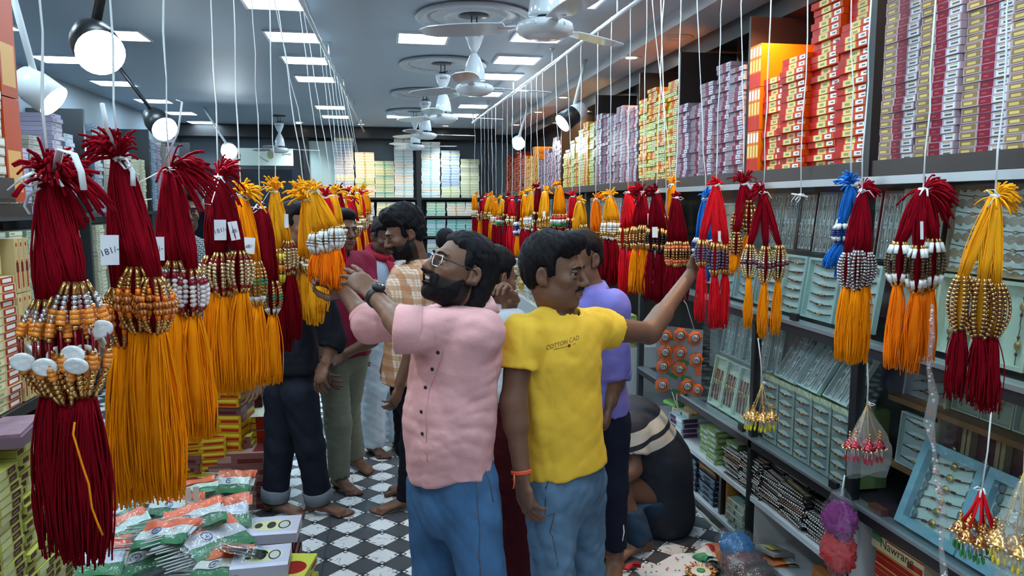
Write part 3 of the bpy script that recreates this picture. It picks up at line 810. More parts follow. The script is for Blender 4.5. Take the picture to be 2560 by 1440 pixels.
# near bay, upper case
card((XI - .05, 2.285, 1.48), .18, .27, 'cream', 'grey', 2, 2, 'row', 'square tray of red and gold stones under clear lid beside the tall black upright', tilt=R(5), fw=.012, scale=.6)
for k in range(6):
    card((XI - .02, 2.10 - k * .176, 1.475), .17, .285, 'brown', 'brown', 5, 1, 'wavy', 'tan card of wavy white rakhis, %s from the tall black upright' % ORD[k], tilt=R(6), fw=.007, scale=1.0, group='tan wavy rakhi cards')
for k in range(6):
    card((XI - .03, 2.29 - k * .19, 1.207), .18, .26, 'cream', 'lilac' if k == 0 else 'mint', 2, 2 if k else 1, 'pendant', 'cream boxed pair of long rakhis, %s from the tall black upright' % ORD[k], tilt=R(5), fw=.012, scale=.72, depth=.03, group='cream boxed rakhis')
board('glass_shelf', (XI - .05, .6, 1.468), (XRW - .15, 2.38, 1.474), M_gl, 'clear glass shelf behind the tan wavy cards')
# near bay, lower case
card((XI + .01, 2.27, .97), .21, .17, 'grey', 'grey', 4, 1, 'row', 'grey card of thin bracelets under the orange tassels', tilt=R(5), fw=.008)
card((XI - .03, 2.26, .76), .16, .19, 'grey', 'grey', 4, 1, 'lens', 'grey strip card of rakhis behind the red beads in the plastic bag', tilt=R(5), fw=.006)
for k in range(6):
    card((XI + .03, 2.10 - k * .125, 1.005), .12, .15, 'pale', 'mint', 1, 2 if k % 2 == 0 else 1, 'pendant', 'pale green card of dangling pendants on the wooden shelf, %s from the tall black upright' % ORD[k], tilt=R(5), fw=.005, scale=.72, group='pale pendant cards on the wooden shelf')
for k in range(6):
    card((XI + .0, 2.12 - k * .135, .76), .128, .22, 'brown', 'maroon', 1, 1, 'pendant', 'maroon velvet box with one long rakhi, %s from the tall black upright' % ORD[k], tilt=R(4), fw=.014, scale=.9, depth=.03, group='maroon velvet rakhi boxes')
board('inner_step', (XI - .06, .6, .742), (XRW - .15, 2.38, .758), M_wood, 'wooden step below the maroon velvet boxes')
for k, y in enumerate((2.06, 1.78, 1.50, 1.22)):
    t = card((XF + .035, y, .602), .27, .30, 'blue', 'pale', 6, 1, 'row', 'sky blue framed set of six bracelets, %s from the tall black upright' % ORD[k], tilt=R(20), fw=.030, depth=.03, scale=1.25, group='sky blue bracelet frames')
    for s in (-1, 1):
        q = MB(); rr = random.Random(k * 3 + s)
        for i in range(7): q.ball((-.006, s * .088 + rr.uniform(-.004, .004), .05 + i * .034), (.004, .013, .018), n=7, m=4)
        q.build('relief_strip', mat('grey_relief', (.16, .20, .23), .5), t)
q = MB(); q.box((0, 0, .012), (.03, .07, .022)); tag(q.build('wood_block', mat('red_brown_block', (.12, .035, .02), .35)), 'small red brown block at the case corner beside the upright', 'block').location = (XF + .01, 2.28, .599)

# ------------------------------------------------------------------ lower open shelves
def lowbox(name, cols, w, d, h, label, grp, items):
    me = box_mesh(name, w, d, h, cols, full=True)
    for (x, y, z, rz) in items: place_box(name, me, x, y, z, rz, label, 'box', grp)
M_lg = printmat('print_lime', '8fa56c', [(.05, .95, .70, .95, '5f7448'), (.45, .9, .1, .6, 'b9c4cf'), (.1, .35, .15, .55, 'a9c07f')], .4)
M_bw = printmat('print_blue_white', '9fb6c2', [(.05, .5, .1, .9, '5a3350'), (.55, .95, .1, .9, 'd6e3da')], .4)
M_bk = printmat('print_blue_black', '27303d', [(.03, .97, .62, .93, '8093a8'), (.1, .3, .15, .5, '93a5b5'), (.45, .6, .15, .45, '10141c'), (.7, .9, .15, .5, '7e93a8')], .4)
M_wh = printmat('print_white_box', 'b9b9a6', [(.05, .95, .1, .45, '8fb3ad'), (.1, .3, .5, .9, 'c58a4a'), (.5, .6, .2, .8, '4a4f55')], .4)
M_tan = mat('tan_card', (.52, .30, .10), .5)
def pile(name, me, x, y, z, h, n, label, grp, rz=0, j=.006, jr=.04):
    for i in range(n): place_box(name, me, x + rnd.uniform(-j, j), y + rnd.uniform(-j, j), z + i * h, rz + rnd.uniform(-jr, jr), nth_up(label, i, n) if n > 1 else label, 'box', grp)
meA = box_mesh('lime_box', .11, .20, .030, [M_lg], full=True); meB = box_mesh('blue_white_box', .17, .2, .03, [M_bw], full=True)
meC = box_mesh('blue_black_box', .20, .24, .030, [M_bk], full=True); meD = box_mesh('white_box', .17, .2, .035, [M_wh], full=True)
ZL = .313
pile('sweet_box', meA, XF + .0, 3.62, ZL, .030, 6, 'lime green box in the stack beside the card bundles', 'lime boxes one', 0)
pile('sweet_box', meA, XF + .02, 3.75, ZL, .030, 5, 'lime green box in the second stack beside the card bundles', 'lime boxes two', 0)
pile('sweet_box', meA, XF + .05, 3.48, ZL, .030, 5, 'lime green box in the stack touching the black white cards', 'lime boxes three', .1)
pile('sweet_box', meB, XF - .005, 4.10, ZL, .030, 4, 'blue and plum box on the shelf behind the crouching person', 'blue plum boxes', .06)
pile('sweet_box', meD, XF + .02, 4.08, ZL + .1215, .035, 1, 'white box on top of the blue and plum boxes', 'white boxes on blue', .2)
pile('sweet_box', box_mesh('tan_box', .12, .18, .03, [M_tan], full=True), XF + .05, 4.02, ZL + .158, .03, 1, 'tan wooden box on top of the white boxes', 'tan boxes', .3)
pile('sweet_box', box_mesh('leaf_box', .12, .16, .02, [mat('leaf_green_card', (.22, .50, .12), .4)], full=True), XF - .01, 4.20, ZL + .158, .02, 1, 'bright green flat box beside the tan box', 'green flat box', .25)
pile('sweet_box', meC, XF + .02, 3.70, .063, .030, 5, 'navy and grey printed box on the base shelf', 'navy boxes one', .0)
pile('sweet_box', meC, XF + .01, 3.92, .063, .030, 6, 'navy and grey printed box in the further base shelf stack', 'navy boxes two', .04)
pile('sweet_box', box_mesh('copper_box', .2, .24, .03, [printmat('print_copper', '6e4a2c', [(.05, .95, .5, .9, 'b07a48'), (.3, .5, .1, .4, '22262c')], .4)], full=True), XF + .02, 3.71, .214, .030, 2, 'copper and black box on top of the navy boxes', 'copper boxes', .02)
pile('sweet_box', meD, XF + .0, 3.33, .063, .035, 4, 'white and teal box below the orange board', 'white teal boxes', .03)
q = MB(); q.span((XF + .02, 3.46, .063), (XF + .24, 3.472, .27)); tag(q.build('orange_board', mat('orange_board', (.55, .25, .04), .5)), 'orange cardboard sheet standing between the base stacks', 'cardboard')
# bundles of black and white cards
def card_mesh():
    q = MB(); vs = []; n = 10
    w, h = .18, .05
    q.box((0, 0, 0), (h, w, .006), 0)
    for i in range(12): q.ball((-h / 2 - .001, -w / 2 + w * (i + .5) / 12, 0.001), (.003, .0055, .0032), 1, n=6, m=4)
    for i in range(12): q.ball((0, -w / 2 + w * (i + .5) / 12, .003), (.016, .0052, .002), 1, n=6, m=4)
    return q
for col, nm in (((.72, .68, .62), 'a'), ((.50, .26, .18), 'b'), ((.48, .36, .20), 'c')):
    me = card_mesh().mesh('patterned_card'); me.materials.append(mat('card_black', (.03, .03, .035), .5)); me.materials.append(mat('card_dots_' + nm, col, .5)); RK['pc' + nm] = me
for (yy, nn, xx) in ((3.36, 15, 0), (3.19, 20, .0), (3.01, 16, .01), (2.83, 18, .01), (3.28, 15, .07), (3.10, 21, .07), (2.92, 20, .08), (2.74, 15, .06), (2.63, 12, .01)):
    for i in range(nn):
        o = place_box('card_strip', RK['pc' + 'aaabcaa'[rnd.randrange(7)]], XF + .025 + xx + rnd.uniform(-.01, .01), yy + rnd.uniform(-.02, .02), ZL + .004 + i * .0092, rnd.uniform(-.1, .1), 'black and white patterned card strip in the heap under the glass case', 'card', 'patterned card strips on the lower shelf')
        o.rotation_euler[0] = rnd.uniform(-.03, .03)
# red cartons near the entrance
M_redc = printmat('print_red_carton', 'a01f10', [(.0, 1, .80, .90, 'd99a54'), (.0, 1, .42, .47, 'd9773c')], .4)
me = box_mesh('red_carton', .24, .22, .05, [M_redc], full=True)
pile('carton', me, XF + .03, 2.18, .063, .05, 8, 'red sweet carton in the stack under the lettered lid', 'red cartons by the entrance', .02)
t = empty('lettered_carton', (XF + .015, 2.18, .4645), .02, 'cream and red lettered carton on top of the red cartons', 'box')
meshobj('body', box_mesh('lettered_carton', .26, .24, .055, [printmat('print_namrang', 'c9b98c', [(.0, .2, .5, 1, '4c7a58'), (.70, .98, .08, .5, 'a0281c'), (.3, 1, .86, .95, 'a0281c')], .4), mat('carton_tan', (.50, .42, .28), .5)]), t)
me = text_mesh('Nawrang', .045); o = meshobj('lettering', me, t, mat('ink_dark', (.05, .02, .02), .6)); o.rotation_euler = (R(90), 0, R(-90)); o.location = (-.0015, .0, .03)
pile('carton', box_mesh('orange_red_carton', .22, .22, .06, [printmat('print_orange_red', 'b8280e', [(.1, .9, .55, .9, 'd8691e'), (.2, .6, .15, .4, 'e0b060')], .4)], full=True), XF + .02, 1.92, .063, .06, 6, 'orange and red carton beside the lettered carton', 'orange red cartons', 0)
q = MB(); q.span((XF - .012, 2.375, .063), (XRW - .15, 2.395, .544)); tag(q.build('partition', M_shelfw), 'tall white side panel under the upright', 'partition')
q = MB(); q.span((XF + .06, 2.62, .063), (XF + .22, 2.74, .16)); tag(q.build('orange_carton', mat('orange_carton', (.50, .16, .04), .5)), 'plain orange carton deep in the base cubby', 'box')
# ================================================================== shelf by the entrance (front plane X = -1.05, facing the aisle)
XN = -1.05
M_cr = printmat('print_cream_red', 'c8b184', [(.04, .42, .1, .9, 'd8cfa0'), (.08, .30, .3, .7, '9aa57c'), (.50, .96, .06, .95, 'a5301c'), (.58, .90, .25, .78, 'e6e0d8')], .35)
M_crt = printmat('print_cream_tall', 'cbb27c', [(.3, .7, .08, .92, 'b0442a'), (.2, .8, .38, .56, '6e1c1c'), (.38, .62, .6, .85, 'd9c690')], .35)
M_gb = printmat('print_lime_brown', 'a5a44a', [(.02, .24, .18, .86, '4a1a16'), (.32, .62, .08, .92, 'c7c48e'), (.66, .92, .14, .9, '3c1014'), (.70, .86, .35, .6, '8a6a52')], .35)
M_gbt = printmat('print_lime_top', 'aca850', [(.2, .8, .25, .75, '6a2a20', 1)], .35)
me_cr = box_mesh('cream_red_box', .16, .26, .0222, [M_cr]); me_gb = box_mesh('lime_brown_box', .165, .26, .0222, [M_gb, M_gbt])
me_crt = box_mesh('cream_tall_box', .028, .26, .16, [M_crt])
q = MB()
for z0, z1 in ((1.085, 1.115), (1.660, 1.70)): q.span((-1.5, .55, z0), (XN + .01, 2.46, z1))
q.span((-1.5, 2.44, 0), (XN + .005, 2.47, 1.084)); q.span((-1.5, .55, 0), (-1.47, 2.44, 1.084))
for a in ((1.116, 1.659), (1.701, 2.8)): q.span((-1.5, .55, a[0]), (-1.47, 2.46, a[1]))
tag(q.build('entrance_shelf', M_dark), 'dark shelf unit beside the entrance behind the maroon hanging', 'shelf')
for k in range(4):
    stack('rakhi_box', me_cr, XN - .005 * (k % 2), 2.26 - k * .165, 1.117, .0222, 17 if k == 0 else 20, 'cream red gift box, %s stack from the entrance shelf end' % ORD[k], 'cream red boxes stack %s' % ORD[k], rz=math.pi, jr=.02)
for r in range(3):
    for c in range(3):
        place_box('rakhi_box', me_crt, XN, 2.366 + c * .029, 1.117 + r * .161, math.pi, 'cream box on end at the entrance shelf tip, %s row, %s along' % (('bottom', 'middle', 'top')[r], ORD[c]), 'box', 'cream boxes standing on end')
place_box('rakhi_box', me_crt, XN - .01, 2.28, 1.50, math.pi, 'cream box standing on end above the shorter stack', 'box', 'cream box above short stack')
M_or2 = printmat('print_orange_plain', 'b4431c', [(.1, .9, .1, .5, 'd8a05a')], .4)
me_o2 = box_mesh('orange_tall_box', .10, .26, .30, [M_or2, M_or2]); me_ow = box_mesh('white_slat_box', .17, .26, .026, [printmat('print_white_slat', 'b8a48c', [(.0, 1, .2, .85, 'd8d4c8')], .35)])
for k in range(2): place_box('carton', me_o2, XN, 2.40 , 1.702 + k * .302, math.pi, ('lower', 'upper')[k] + ' tall rusty orange carton on the top entrance shelf', 'box', 'rusty orange cartons')
for k in range(3): stack('slat_box', me_ow, XN, 2.255 - k * .175, 1.702, .026, 22, 'white edged box, %s stack behind the rusty orange cartons' % ORD[k], 'white edged boxes %s' % ORD[k], rz=math.pi)
q = MB(); q.span((-1.28, 2.24, 1.117 + 20 * .0222), (-1.06, 2.33, 1.117 + 20 * .0222 + .001)); 
q = MB(); q.box((0, 0, .035), (.16, .12, .07)); q.box((.081, 0, .035), (.003, .09, .05)); tag(q.build('black_speaker', M_black), 'small black box speaker standing at the shelf edge over the cream boxes', 'speaker').location = (XN - .06, 2.28, 1.701)
# counter with lime boxes
q = MB(); q.span((-1.40, .9, 0), (-.93, 2.43, .52)); tag(q.build('low_counter', M_darkbrown), 'dark low counter under the lime boxes', 'counter')
lim = [(2.33, 19, -.97), (2.16, 25, -.955), (1.98, 23, -.95), (1.80, 25, -.95), (1.62, 24, -.95)]
for k, (y, n, x) in enumerate(lim):
    stack('sweet_box', me_gb, x, y, .522, .0222, n, 'lime and brown sweet box, %s stack from the counter end' % ORD[k], 'lime brown boxes stack %s' % ORD[k], rz=math.pi, jx=.008, jr=.04)
t = empty('plum_box', (-1.05, 2.10, .522 + 25 * .0222 + .002), .15, 'flat plum coloured box on top of the lime boxes', 'box')
q = MB(); q.span((-.13, -.10, 0), (.12, .10, .028)); q.build('base', mat('plum_card', (.16, .09, .13), .45), t)
q = MB(); q.span((-.125, -.095, .0285), (.115, .095, .036)); q.build('lid', mat('plum_lid', (.24, .14, .19), .4, var=.3, vscale=25), t)
# silver packs standing beyond the entrance shelf
M_slv = mat('silver_foil', (.42, .48, .54), .25, metal=.5, bump=.4, bscale=25)
me_slv = box_mesh('foil_pack', .10, .2, .15, [M_slv])
for k in range(3):
    for j in range(2): place_box('foil_pack', me_slv, -1.62, 3.30 + j * .105, 1.78 + k * .152, math.pi, '%s pale blue foil pack of the %s column beyond the entrance shelf' % (('bottom', 'middle', 'top')[k], ('first', 'second')[j]), 'pack', 'foil packs')
q = MB(); q.span((-1.95, 3.2, 1.75), (-1.60, 3.5, 1.778)); q.span((-1.95, 3.2, 0), (-1.90, 3.5, 1.749)); tag(q.build('foil_pack_stand', M_dkgrey), 'grey stand carrying the foil packs', 'stand')

# ================================================================== side bay shelving (front plane X = -2.5)
XS = -2.5
q = MB()
for z in (.05, .62, 1.58): q.span((XL + .004, 3.4, z), (XS, 11.4, z + .035))
for y in (3.4, 5.2, 7.0, 8.8, 10.6): q.span((XL + .004, y - .02, .0), (XS - .004, y + .02, 2.5))
tag(q.build('side_shelving', M_dkgrey), 'grey metal shelving along the side bay wall', 'shelving')
cols = ['8f93a8', 'a9a9a0', '9a90a6', '7d8fa0', 'b8b49a', '8a8478', 'b0b4b8', '97a08c']
MS = []
for i, c in enumerate(cols):
    MS.append(box_mesh('pale_pack', .19, .30, .034, [printmat('print_side_%d' % i, c, [(.05, .95, .15, .85, tuple(min(1, x * 1.35) for x in srgb(c))), (.1, .4, .3, .7, tuple(x * .6 for x in srgb(c)))], .3)]))
k = 0; y = 5.45; nmS = ['lilac grey', 'stone', 'mauve', 'slate blue', 'cream', 'taupe', 'silver', 'sage']; sp = []
while y < 11.2:
    if all(abs(y - p) > .13 for p in (5.2, 7.0, 8.8, 10.6)):
        n = rnd.randint(13, 23); w = rnd.randrange(8)
        if y < 8.4:
            stack('side_pack', MS[w], XS - .01, y, 1.616, .034, n, '%s pack in the side bay, %s upper stack from the entrance end' % (nmS[w], ORD[k]), 'side bay upper stack ' + ORD[k], rz=math.pi, jx=.01)
            k += 1
        else: sp.append((MS[w], XS - .31, y, 1.616, .034, n))
    y += .205
for k, y in enumerate((5.4, 5.65, 5.9, 6.15, 6.4, 6.65, 7.2, 7.45, 7.7, 8.0)): sp.append((MS[(7, 4, 7, 6, 4)[k % 5]], XS - .305, y, .657, .034, 25))
o = joined_stacks('stacked_side_packs', [(m, -x_, -y_, z_, h_, n_) for (m, x_, y_, z_, h_, n_) in [(a_[0], a_[1] + .305, a_[2], a_[3], a_[4], a_[5]) for a_ in sp]], [m.materials[0] for m in MS], 'sage and cream packs stacked on the lower and far side bay shelves')
o.rotation_euler = (0, 0, math.pi)

# ================================================================== end wall shelving (front plane Y = 11.5)
YE = 11.5
q = MB()
for z in (1.755, 1.475, 1.165, .86, .5, .1): q.span((-1.1, YE - .01, z), (1.62, YB - .004, z + .03))
for x in (-1.1, .56, 1.6): q.span((x - .035, YE - .03, 0), (x + .035, YE, 2.66))
tag(q.build('end_shelving', M_black), 'black shelving against the end wall', 'shelving')
q = MB(); q.span((-1.06, YE + .06, 1.79), (-.66, YE + .09, 2.62)); tag(q.build('grey_door_panel', mat('grey_green_panel', (.30, .38, .38), .4)), 'plain grey green panel at the end wall shelving', 'panel')
EB = []
for i, (c, r1) in enumerate((('c9c7b0', '9a8f70'), ('dfe2dd', '8fb8b8'), ('e8dccd', 'c98f62'), ('c6d3b6', '6f9a72'), ('9fc4c0', '3f8f84'), ('b7c0cc', '6a7a96'), ('d9d8b8', 'a7a870'))):
    EB.append(box_mesh('end_box', .285, .3, .042, [printmat('print_end_%d' % i, c, [(.04, .96, .55, .72, r1), (.45, .55, .1, .9, r1)], .35)]))
nm = ['cream', 'white', 'peach', 'pale green', 'teal', 'grey blue', 'straw']
def endstack(x, z, n, w, where):
    for i in range(n): place_box('shoe_box', EB[w] if rnd.random() < .8 else EB[(w + 1) % 7], x + rnd.uniform(-.006, .006), YE + .01, z + .001 + i * .0422, math.pi / 2 + rnd.uniform(-.02, .02), nth_up('%s stack box, end wall %s' % (nm[w], where), i, n), 'box', 'end wall %s %s' % (nm[w], where))
for j, (x0, x1, top, w) in enumerate(((838, 886, 352, 5), (890, 938, 380, 2), (940, 985, 402, 3), (986, 1036, 352, 1), (1054, 1102, 357, 1), (1104, 1150, 375, 5), (1154, 1197, 395, 6))):
    c = atY((x0 + x1) / 2, 495, YE).x
    endstack(c, 1.785, int((495 - top) * .0062 / .0422), w, 'top shelf, %s from the grey panel' % ORD[j])
for j, x in enumerate((-.9, -.58, -.26, .06, .36, .82, 1.13, 1.42)):
    endstack(x, 1.505, 5, (2, 0, 5, 6, 2, 3, 2, 2)[j], 'second shelf, %s along' % ORD[j])
    endstack(x, 1.195, 6, (0, 3, 4, 3, 4, 4, 4, 4)[j], 'third shelf, %s along' % ORD[j])
    endstack(x, .89, 6, (0, 5, 1, 3, 1, 5, 0, 6)[j], 'fourth shelf, %s along' % ORD[j])
    endstack(x, .53, 6, (0, 5, 1, 3, 1, 5, 0, 6)[j], 'fifth shelf, %s along' % ORD[j])
# dark cabinets and banner left of the end shelving
q = MB(); q.span((XL + .01, YE + .1, 0), (-1.16, YB - .004, 2.2)); tag(q.build('dark_cabinet', mat('navy_black', (.012, .016, .026), .3)), 'dark cabinet below the jewellery banner', 'cabinet')
t = empty('banner', (-1.75, YE - .025, 2.25), 0, 'white jewellery banner with pendant pictures above the dark cabinet', 'banner')
q = MB(); q.tube([(-.3, .01, .25), (-.3, .03, .425)], .004); q.tube([(.3, .01, .25), (.3, .03, .425)], .004); q.build('hanger', M_cord if 'M_cord' in globals() else M_white, t)
q = MB(); q.span((-.50, 0, 0), (.47, .02, .25)); q.build('board', mat('banner_white', (.62, .70, .64), .5), t)
q = MB(); q.ball((-.30, -.002, .14), (.03, .003, .05), n=10, m=6); q.ball((-.30, -.002, .07), (.018, .003, .03), n=8, m=5); q.build('pendant_picture', mat('banner_brown', (.22, .13, .10), .6), t)
q = MB(); q.ball((.15, -.002, .16), (.05, .003, .06), n=10, m=6); q.tube([(-.02, -.003, .14), (.05, -.003, .09), (.12, -.003, .06)], .008, 6); q.build('ring_picture', mat('banner_olive', (.30, .32, .16), .6), t)
me = text_mesh('Jewels', .05); o = meshobj('lettering', me, t, mat('ink_dark', (.05, .02, .02), .6)); o.rotation_euler = (R(90), 0, 0); o.location = (.38, -.003, .17)

# ================================================================== counters beyond the glass cases on the box wall side
q = MB(); q.span((1.45, 4.85, 0), (XRW - .01, 9.6, .70)); tag(q.build('counter', M_shelfw), 'white counter piled with boxes beyond the glass cases', 'counter')
q = MB()
for z in (1.10, 1.45): q.span((XF + .05, 4.78, z), (XRW - .01, 11.2, z + .03))
for y in (6.3, 7.9, 9.5, 11.1): q.span((XF + .03, y - .02, .702), (XF + .07, y + .02, 1.79))
tag(q.build('far_case_frame', M_dkgrey), 'grey shelf frame behind the far hangings', 'shelf frame')
CB = []
for i, (c, r1) in enumerate((('c8bfa0', '8a7a50'), ('d6d6d0', '8c9298'), ('b99a3c', '8c6a20'), ('d8c3b0', 'b06a4a'), ('a9b86c', '6e8040'))):
    CB.append(box_mesh('counter_box', .24, .26, .045, [printmat('print_counter_%d' % i, c, [(.05, .95, .6, .78, r1), (.1, .4, .15, .5, r1)], .35)], full=True))
cn = ['tan', 'white', 'mustard', 'peach', 'lime']
k = 0
for y in (4.98, 5.25, 5.53, 5.8, 6.1, 6.5, 6.85, 7.2, 7.6, 8.0, 8.5, 9.0):
    w = (3, 0, 1, 4, 1, 2, 1, 0, 1, 2, 0, 1)[k]; n = (5, 6, 4, 3, 7, 8, 6, 7, 6, 7, 6, 7)[k]
    for i in range(n): place_box('counter_box', CB[w] if rnd.random() < .75 else CB[(w + 1) % 5], 1.48 + rnd.uniform(-.015, .015), y, .701 + i * .0452, rnd.uniform(-.12, .12), '%s counter stack box, %s pile beyond the glass cases' % (cn[w], ORD[k]) + ', %s up' % ORD[i], 'box', 'counter stack %s' % ORD[k])
    k += 1
for k, y in enumerate((5.0, 5.35, 5.7, 6.05, 6.5, 6.9, 7.3, 8.1, 8.5, 9.0)):
    for z in (1.132, 1.482):
        card((XF + .12, y, z), .26, .26, 'grey', 'grey' if k % 2 else 'lilac', 2, 4, 'strip', 'grey packet card on the %s far shelf, %s beyond the slim upright' % ('upper' if z > 1.3 else 'lower', ORD[k]), tilt=R(5), fw=.008, group='far grey packet cards', cover=False)
# boxes on the floor under the counter front and in the aisle
def floorpile(x, y, n, me, label, grp, rz=0., h=.05, j=.012):
    for i in range(n): place_box('floor_box', me, x + rnd.uniform(-j, j), y + rnd.uniform(-j, j), .001 + i * h, rz + rnd.uniform(-.08, .08), nth_up(label, i, n) if n > 1 else label, 'box', grp)
M_bwp = printmat('print_black_white', '22242c', [(.05, .3, .1, .9, '8a8c98'), (.4, .55, .2, .8, '9a9caa'), (.7, .92, .1, .9, '6a6c78')], .4)
me_bw = box_mesh('black_white_box', .16, .18, .055, [M_bwp], full=True)
p = atZ(945, 1035, 0); floorpile(p.x - .06, p.y, 4, me_bw, 'black and white patterned box piled on the aisle floor', 'black white boxes on the floor', .4, .055)
floorpile(p.x - .20, p.y + .12, 1, me_bw, 'black and white patterned box lying beside its pile', 'single black white box', .2, .055)
me_wb = box_mesh('white_gold_box', .2, .16, .05, [printmat('print_white_gold', 'b9b3a4', [(.1, .9, .2, .8, 'd6d2c4')], .4)], full=True)
p2 = atZ(915, 1010, 0); floorpile(p2.x - .10, p2.y + .05, 3, me_wb, 'white and gold box pile behind the black white boxes', 'white gold floor boxes', .2, .05)
me_yb = box_mesh('yellow_red_box', .2, .14, .04, [printmat('print_yellow_red', 'c79a12', [(.05, .95, .35, .6, 'a0220e'), (.3, .6, .1, .3, 'e6c830')], .35)], full=True)
p3 = atZ(975, 985, 0); floorpile(p3.x, p3.y + .25, 4, me_yb, 'yellow and red box beyond the black white boxes', 'yellow floor boxes', .1, .04)

# ================================================================== floor stacks on the side bay side
M_wtop = printmat('print_white_lid', 'b6b6c6', [(.0, 1, .0, .16, 'c4c4d4'), (.14, .88, .24, .80, 'c6c69a', 1), (.20, .34, .38, .66, '3c4034', 1), (.42, .58, .34, .70, '2c2c28', 1), (.62, .84, .30, .74, '2c3038', 1), (.645, .815, .35, .69, 'b6b6b0', 1)], .3)
M_mar = printmat('print_maroon_side', '3f1014', [(.08, .55, .12, .86, '7a4a26'), (.62, .9, .1, .9, '57171a')], .35)
M_yr = printmat('print_yellow_red_side', 'a0200f', [(.02, .42, .1, .9, 'c79a1e'), (.10, .30, .25, .75, 'b05016'), (.74, .95, .15, .85, 'c9ba70')], .35)
M_yrt = printmat('print_yellow_top', 'bfc04a', [(.55, .95, .2, .7, '8f1a14', 1)], .35)
M_pkb = printmat('print_pink_brown', '7a4a44', [(.05, .4, .2, .8, 'a07a70'), (.5, .9, .1, .5, '5a2420')], .35)
M_pkt = printmat('print_pink_top', 'a08078', [(.38, .66, .3, .8, '2a3038', 1), (.42, .62, .37, .73, 'a8a8a0', 1), (.46, .58, .45, .65, '3a4048', 1), (.72, .98, .1, .9, '6a2a26')], .35)
M_gld = printmat('print_gold_red', 'b98a14', [(.05, .45, .3, .6, '8f1f0e'), (.55, .95, .1, .45, 'a8260f'), (.5, .95, .6, .9, 'd2b53a')], .35)
def crate(x, y, zbase, n, h, w, d, mats, label, grp, rz):
    me = box_mesh('floor_carton', w, d, h, mats, full=True)
    for i in range(n): place_box('floor_box', me, x + rnd.uniform(-.008, .008), y + rnd.uniform(-.008, .008), zbase + i * (h + .0004), rz + rnd.uniform(-.05, .05), nth_up(label, i, n) if n > 1 else label, 'box', grp)
HB = math.pi / 2
p = atZ(672, 1330, .235); crate(p.x, p.y - .02, .001, 4, .046, .23, .20, [M_mar], 'maroon and brown box under the white lidded one', 'maroon boxes', HB)
crate(p.x, p.y - .02, .187, 1, .045, .25, .20, [mat('white_box_side', (.46, .44, .52), .4), M_wtop], 'white box with oval picture lid on the maroon boxes', 'white lidded box a', HB - .05)
p = atZ(655, 1410, .30); crate(p.x + .03, p.y - .02, .001, 6, .040, .26, .22, [M_yr, M_yrt], 'yellow and red box in the stack nearest the camera', 'yellow red boxes', HB - .15)
crate(p.x - .02, p.y - .01, .2435, 1, .05, .22, .19, [mat('white_box_side', (.46, .44, .52), .4), M_wtop], 'white box with oval picture lid on the yellow and red boxes', 'white lidded box b', HB)
p = atZ(500, 1100, .42); crate(p.x, p.y, .001, 11, .038, .26, .2, [M_gld], 'gold and red box in the column under the orange tassels', 'gold red column', HB + .1)
p = atZ(595, 1130, .34); crate(p.x, p.y, .001, 5, .066, .34, .24, [M_pkb, M_pkt], 'pinkish brown carton with dark ring picture on its lid', 'pink brown cartons', HB - .05)
p = atZ(645, 1035, .50); crate(p.x, p.y, .001, 12, .040, .24, .26, [M_yr, mat('cream_top', (.55, .55, .42), .5)], 'red and gold box in the tall stack behind the dark jeans', 'red gold tall stack', HB)
p = atZ(575, 1085, .42); crate(p.x, p.y, .001, 9, .044, .22, .2, [M_pkb, M_yrt], 'brown box with yellow picture lid behind the pinkish carton', 'brown yellow lidded boxes', HB)
for j, (px, py, z, n, c) in enumerate(((545, 1000, .62, 13, M_pkb), (480, 985, .66, 14, M_mar), (430, 1000, .60, 12, M_pkb), (600, 965, .62, 13, M_mar), (370, 1040, .55, 11, M_pkb), (300, 1080, .5, 10, M_mar), (430, 930, .80, 16, M_pkb), (540, 930, .78, 16, M_gld))):
    p = atZ(px, py, z); crate(p.x, p.y, .001, n, .048, .25, .22, [c], '%s box, %s crowded floor stack behind the flags' % (('brown', 'maroon', 'brown', 'maroon', 'brown', 'maroon', 'brown', 'gold')[j], ORD[j]), 'crowded stack %s' % ORD[j], HB + rnd.uniform(-.2, .2))
# ================================================================== hanging rails
M_rail = mat('rail_white', (.70, .76, .80), .25, metal=.2)
M_cord = mat('white_ribbon', (.80, .82, .82), .3)
M_yarn = mat('yarn', (1, 1, 1), .85, vcol=True, var=.10, vscale=90, stretch=(1, 1, .12), spec=.06)
M_bmet = mat('bead_metal', (1, 1, 1), .22, metal=.85, vcol=True)
M_bpla = mat('bead_glossy', (1, 1, 1), .25, vcol=True, coat=.3)
M_paper = mat('tag_paper', (.78, .77, .80), .7)
ZRAIL = 2.725
def xrR(Y): return 1.305 + .0241 * (3.71 - Y)
def xrL(Y): return -.386 + .0222 * (Y - 4.08)
def rail(fx, y0, y1, label, ys):
    t = empty('hanging_rail', (fx(y0), y0, ZRAIL), 0, label, 'rail')
    o = Vector((fx(y0), y0, ZRAIL))
    q = MB(); q.tube([Vector((fx(y0), y0, ZRAIL)) - o, Vector((fx(y1), y1, ZRAIL)) - o], .013, 10); q.build('bar', M_rail, t)
    for y in ys:
        q = MB(); p = Vector((fx(y), y, ZRAIL)) - o; q.tube([p, p + Vector((0, 0, ZC - ZRAIL))], .007, 8); q.lathe([(.022, ZC - ZRAIL - .006), (.022, ZC - ZRAIL)], 12, M=Matrix.Translation(p)); q.build('bracket', M_rail, t)
rail(xrR, .5, 9.6, 'long white curtain rail hung from the ceiling over the box wall side', (1.2, 2.6, 4.05, 5.5, 6.95, 8.4, 9.55))
rail(xrL, .4, 11.0, 'long white curtain rail hung from the ceiling along the darker ceiling edge', (1.1, 2.6, 4.1, 5.6, 7.1, 8.6, 10.2))
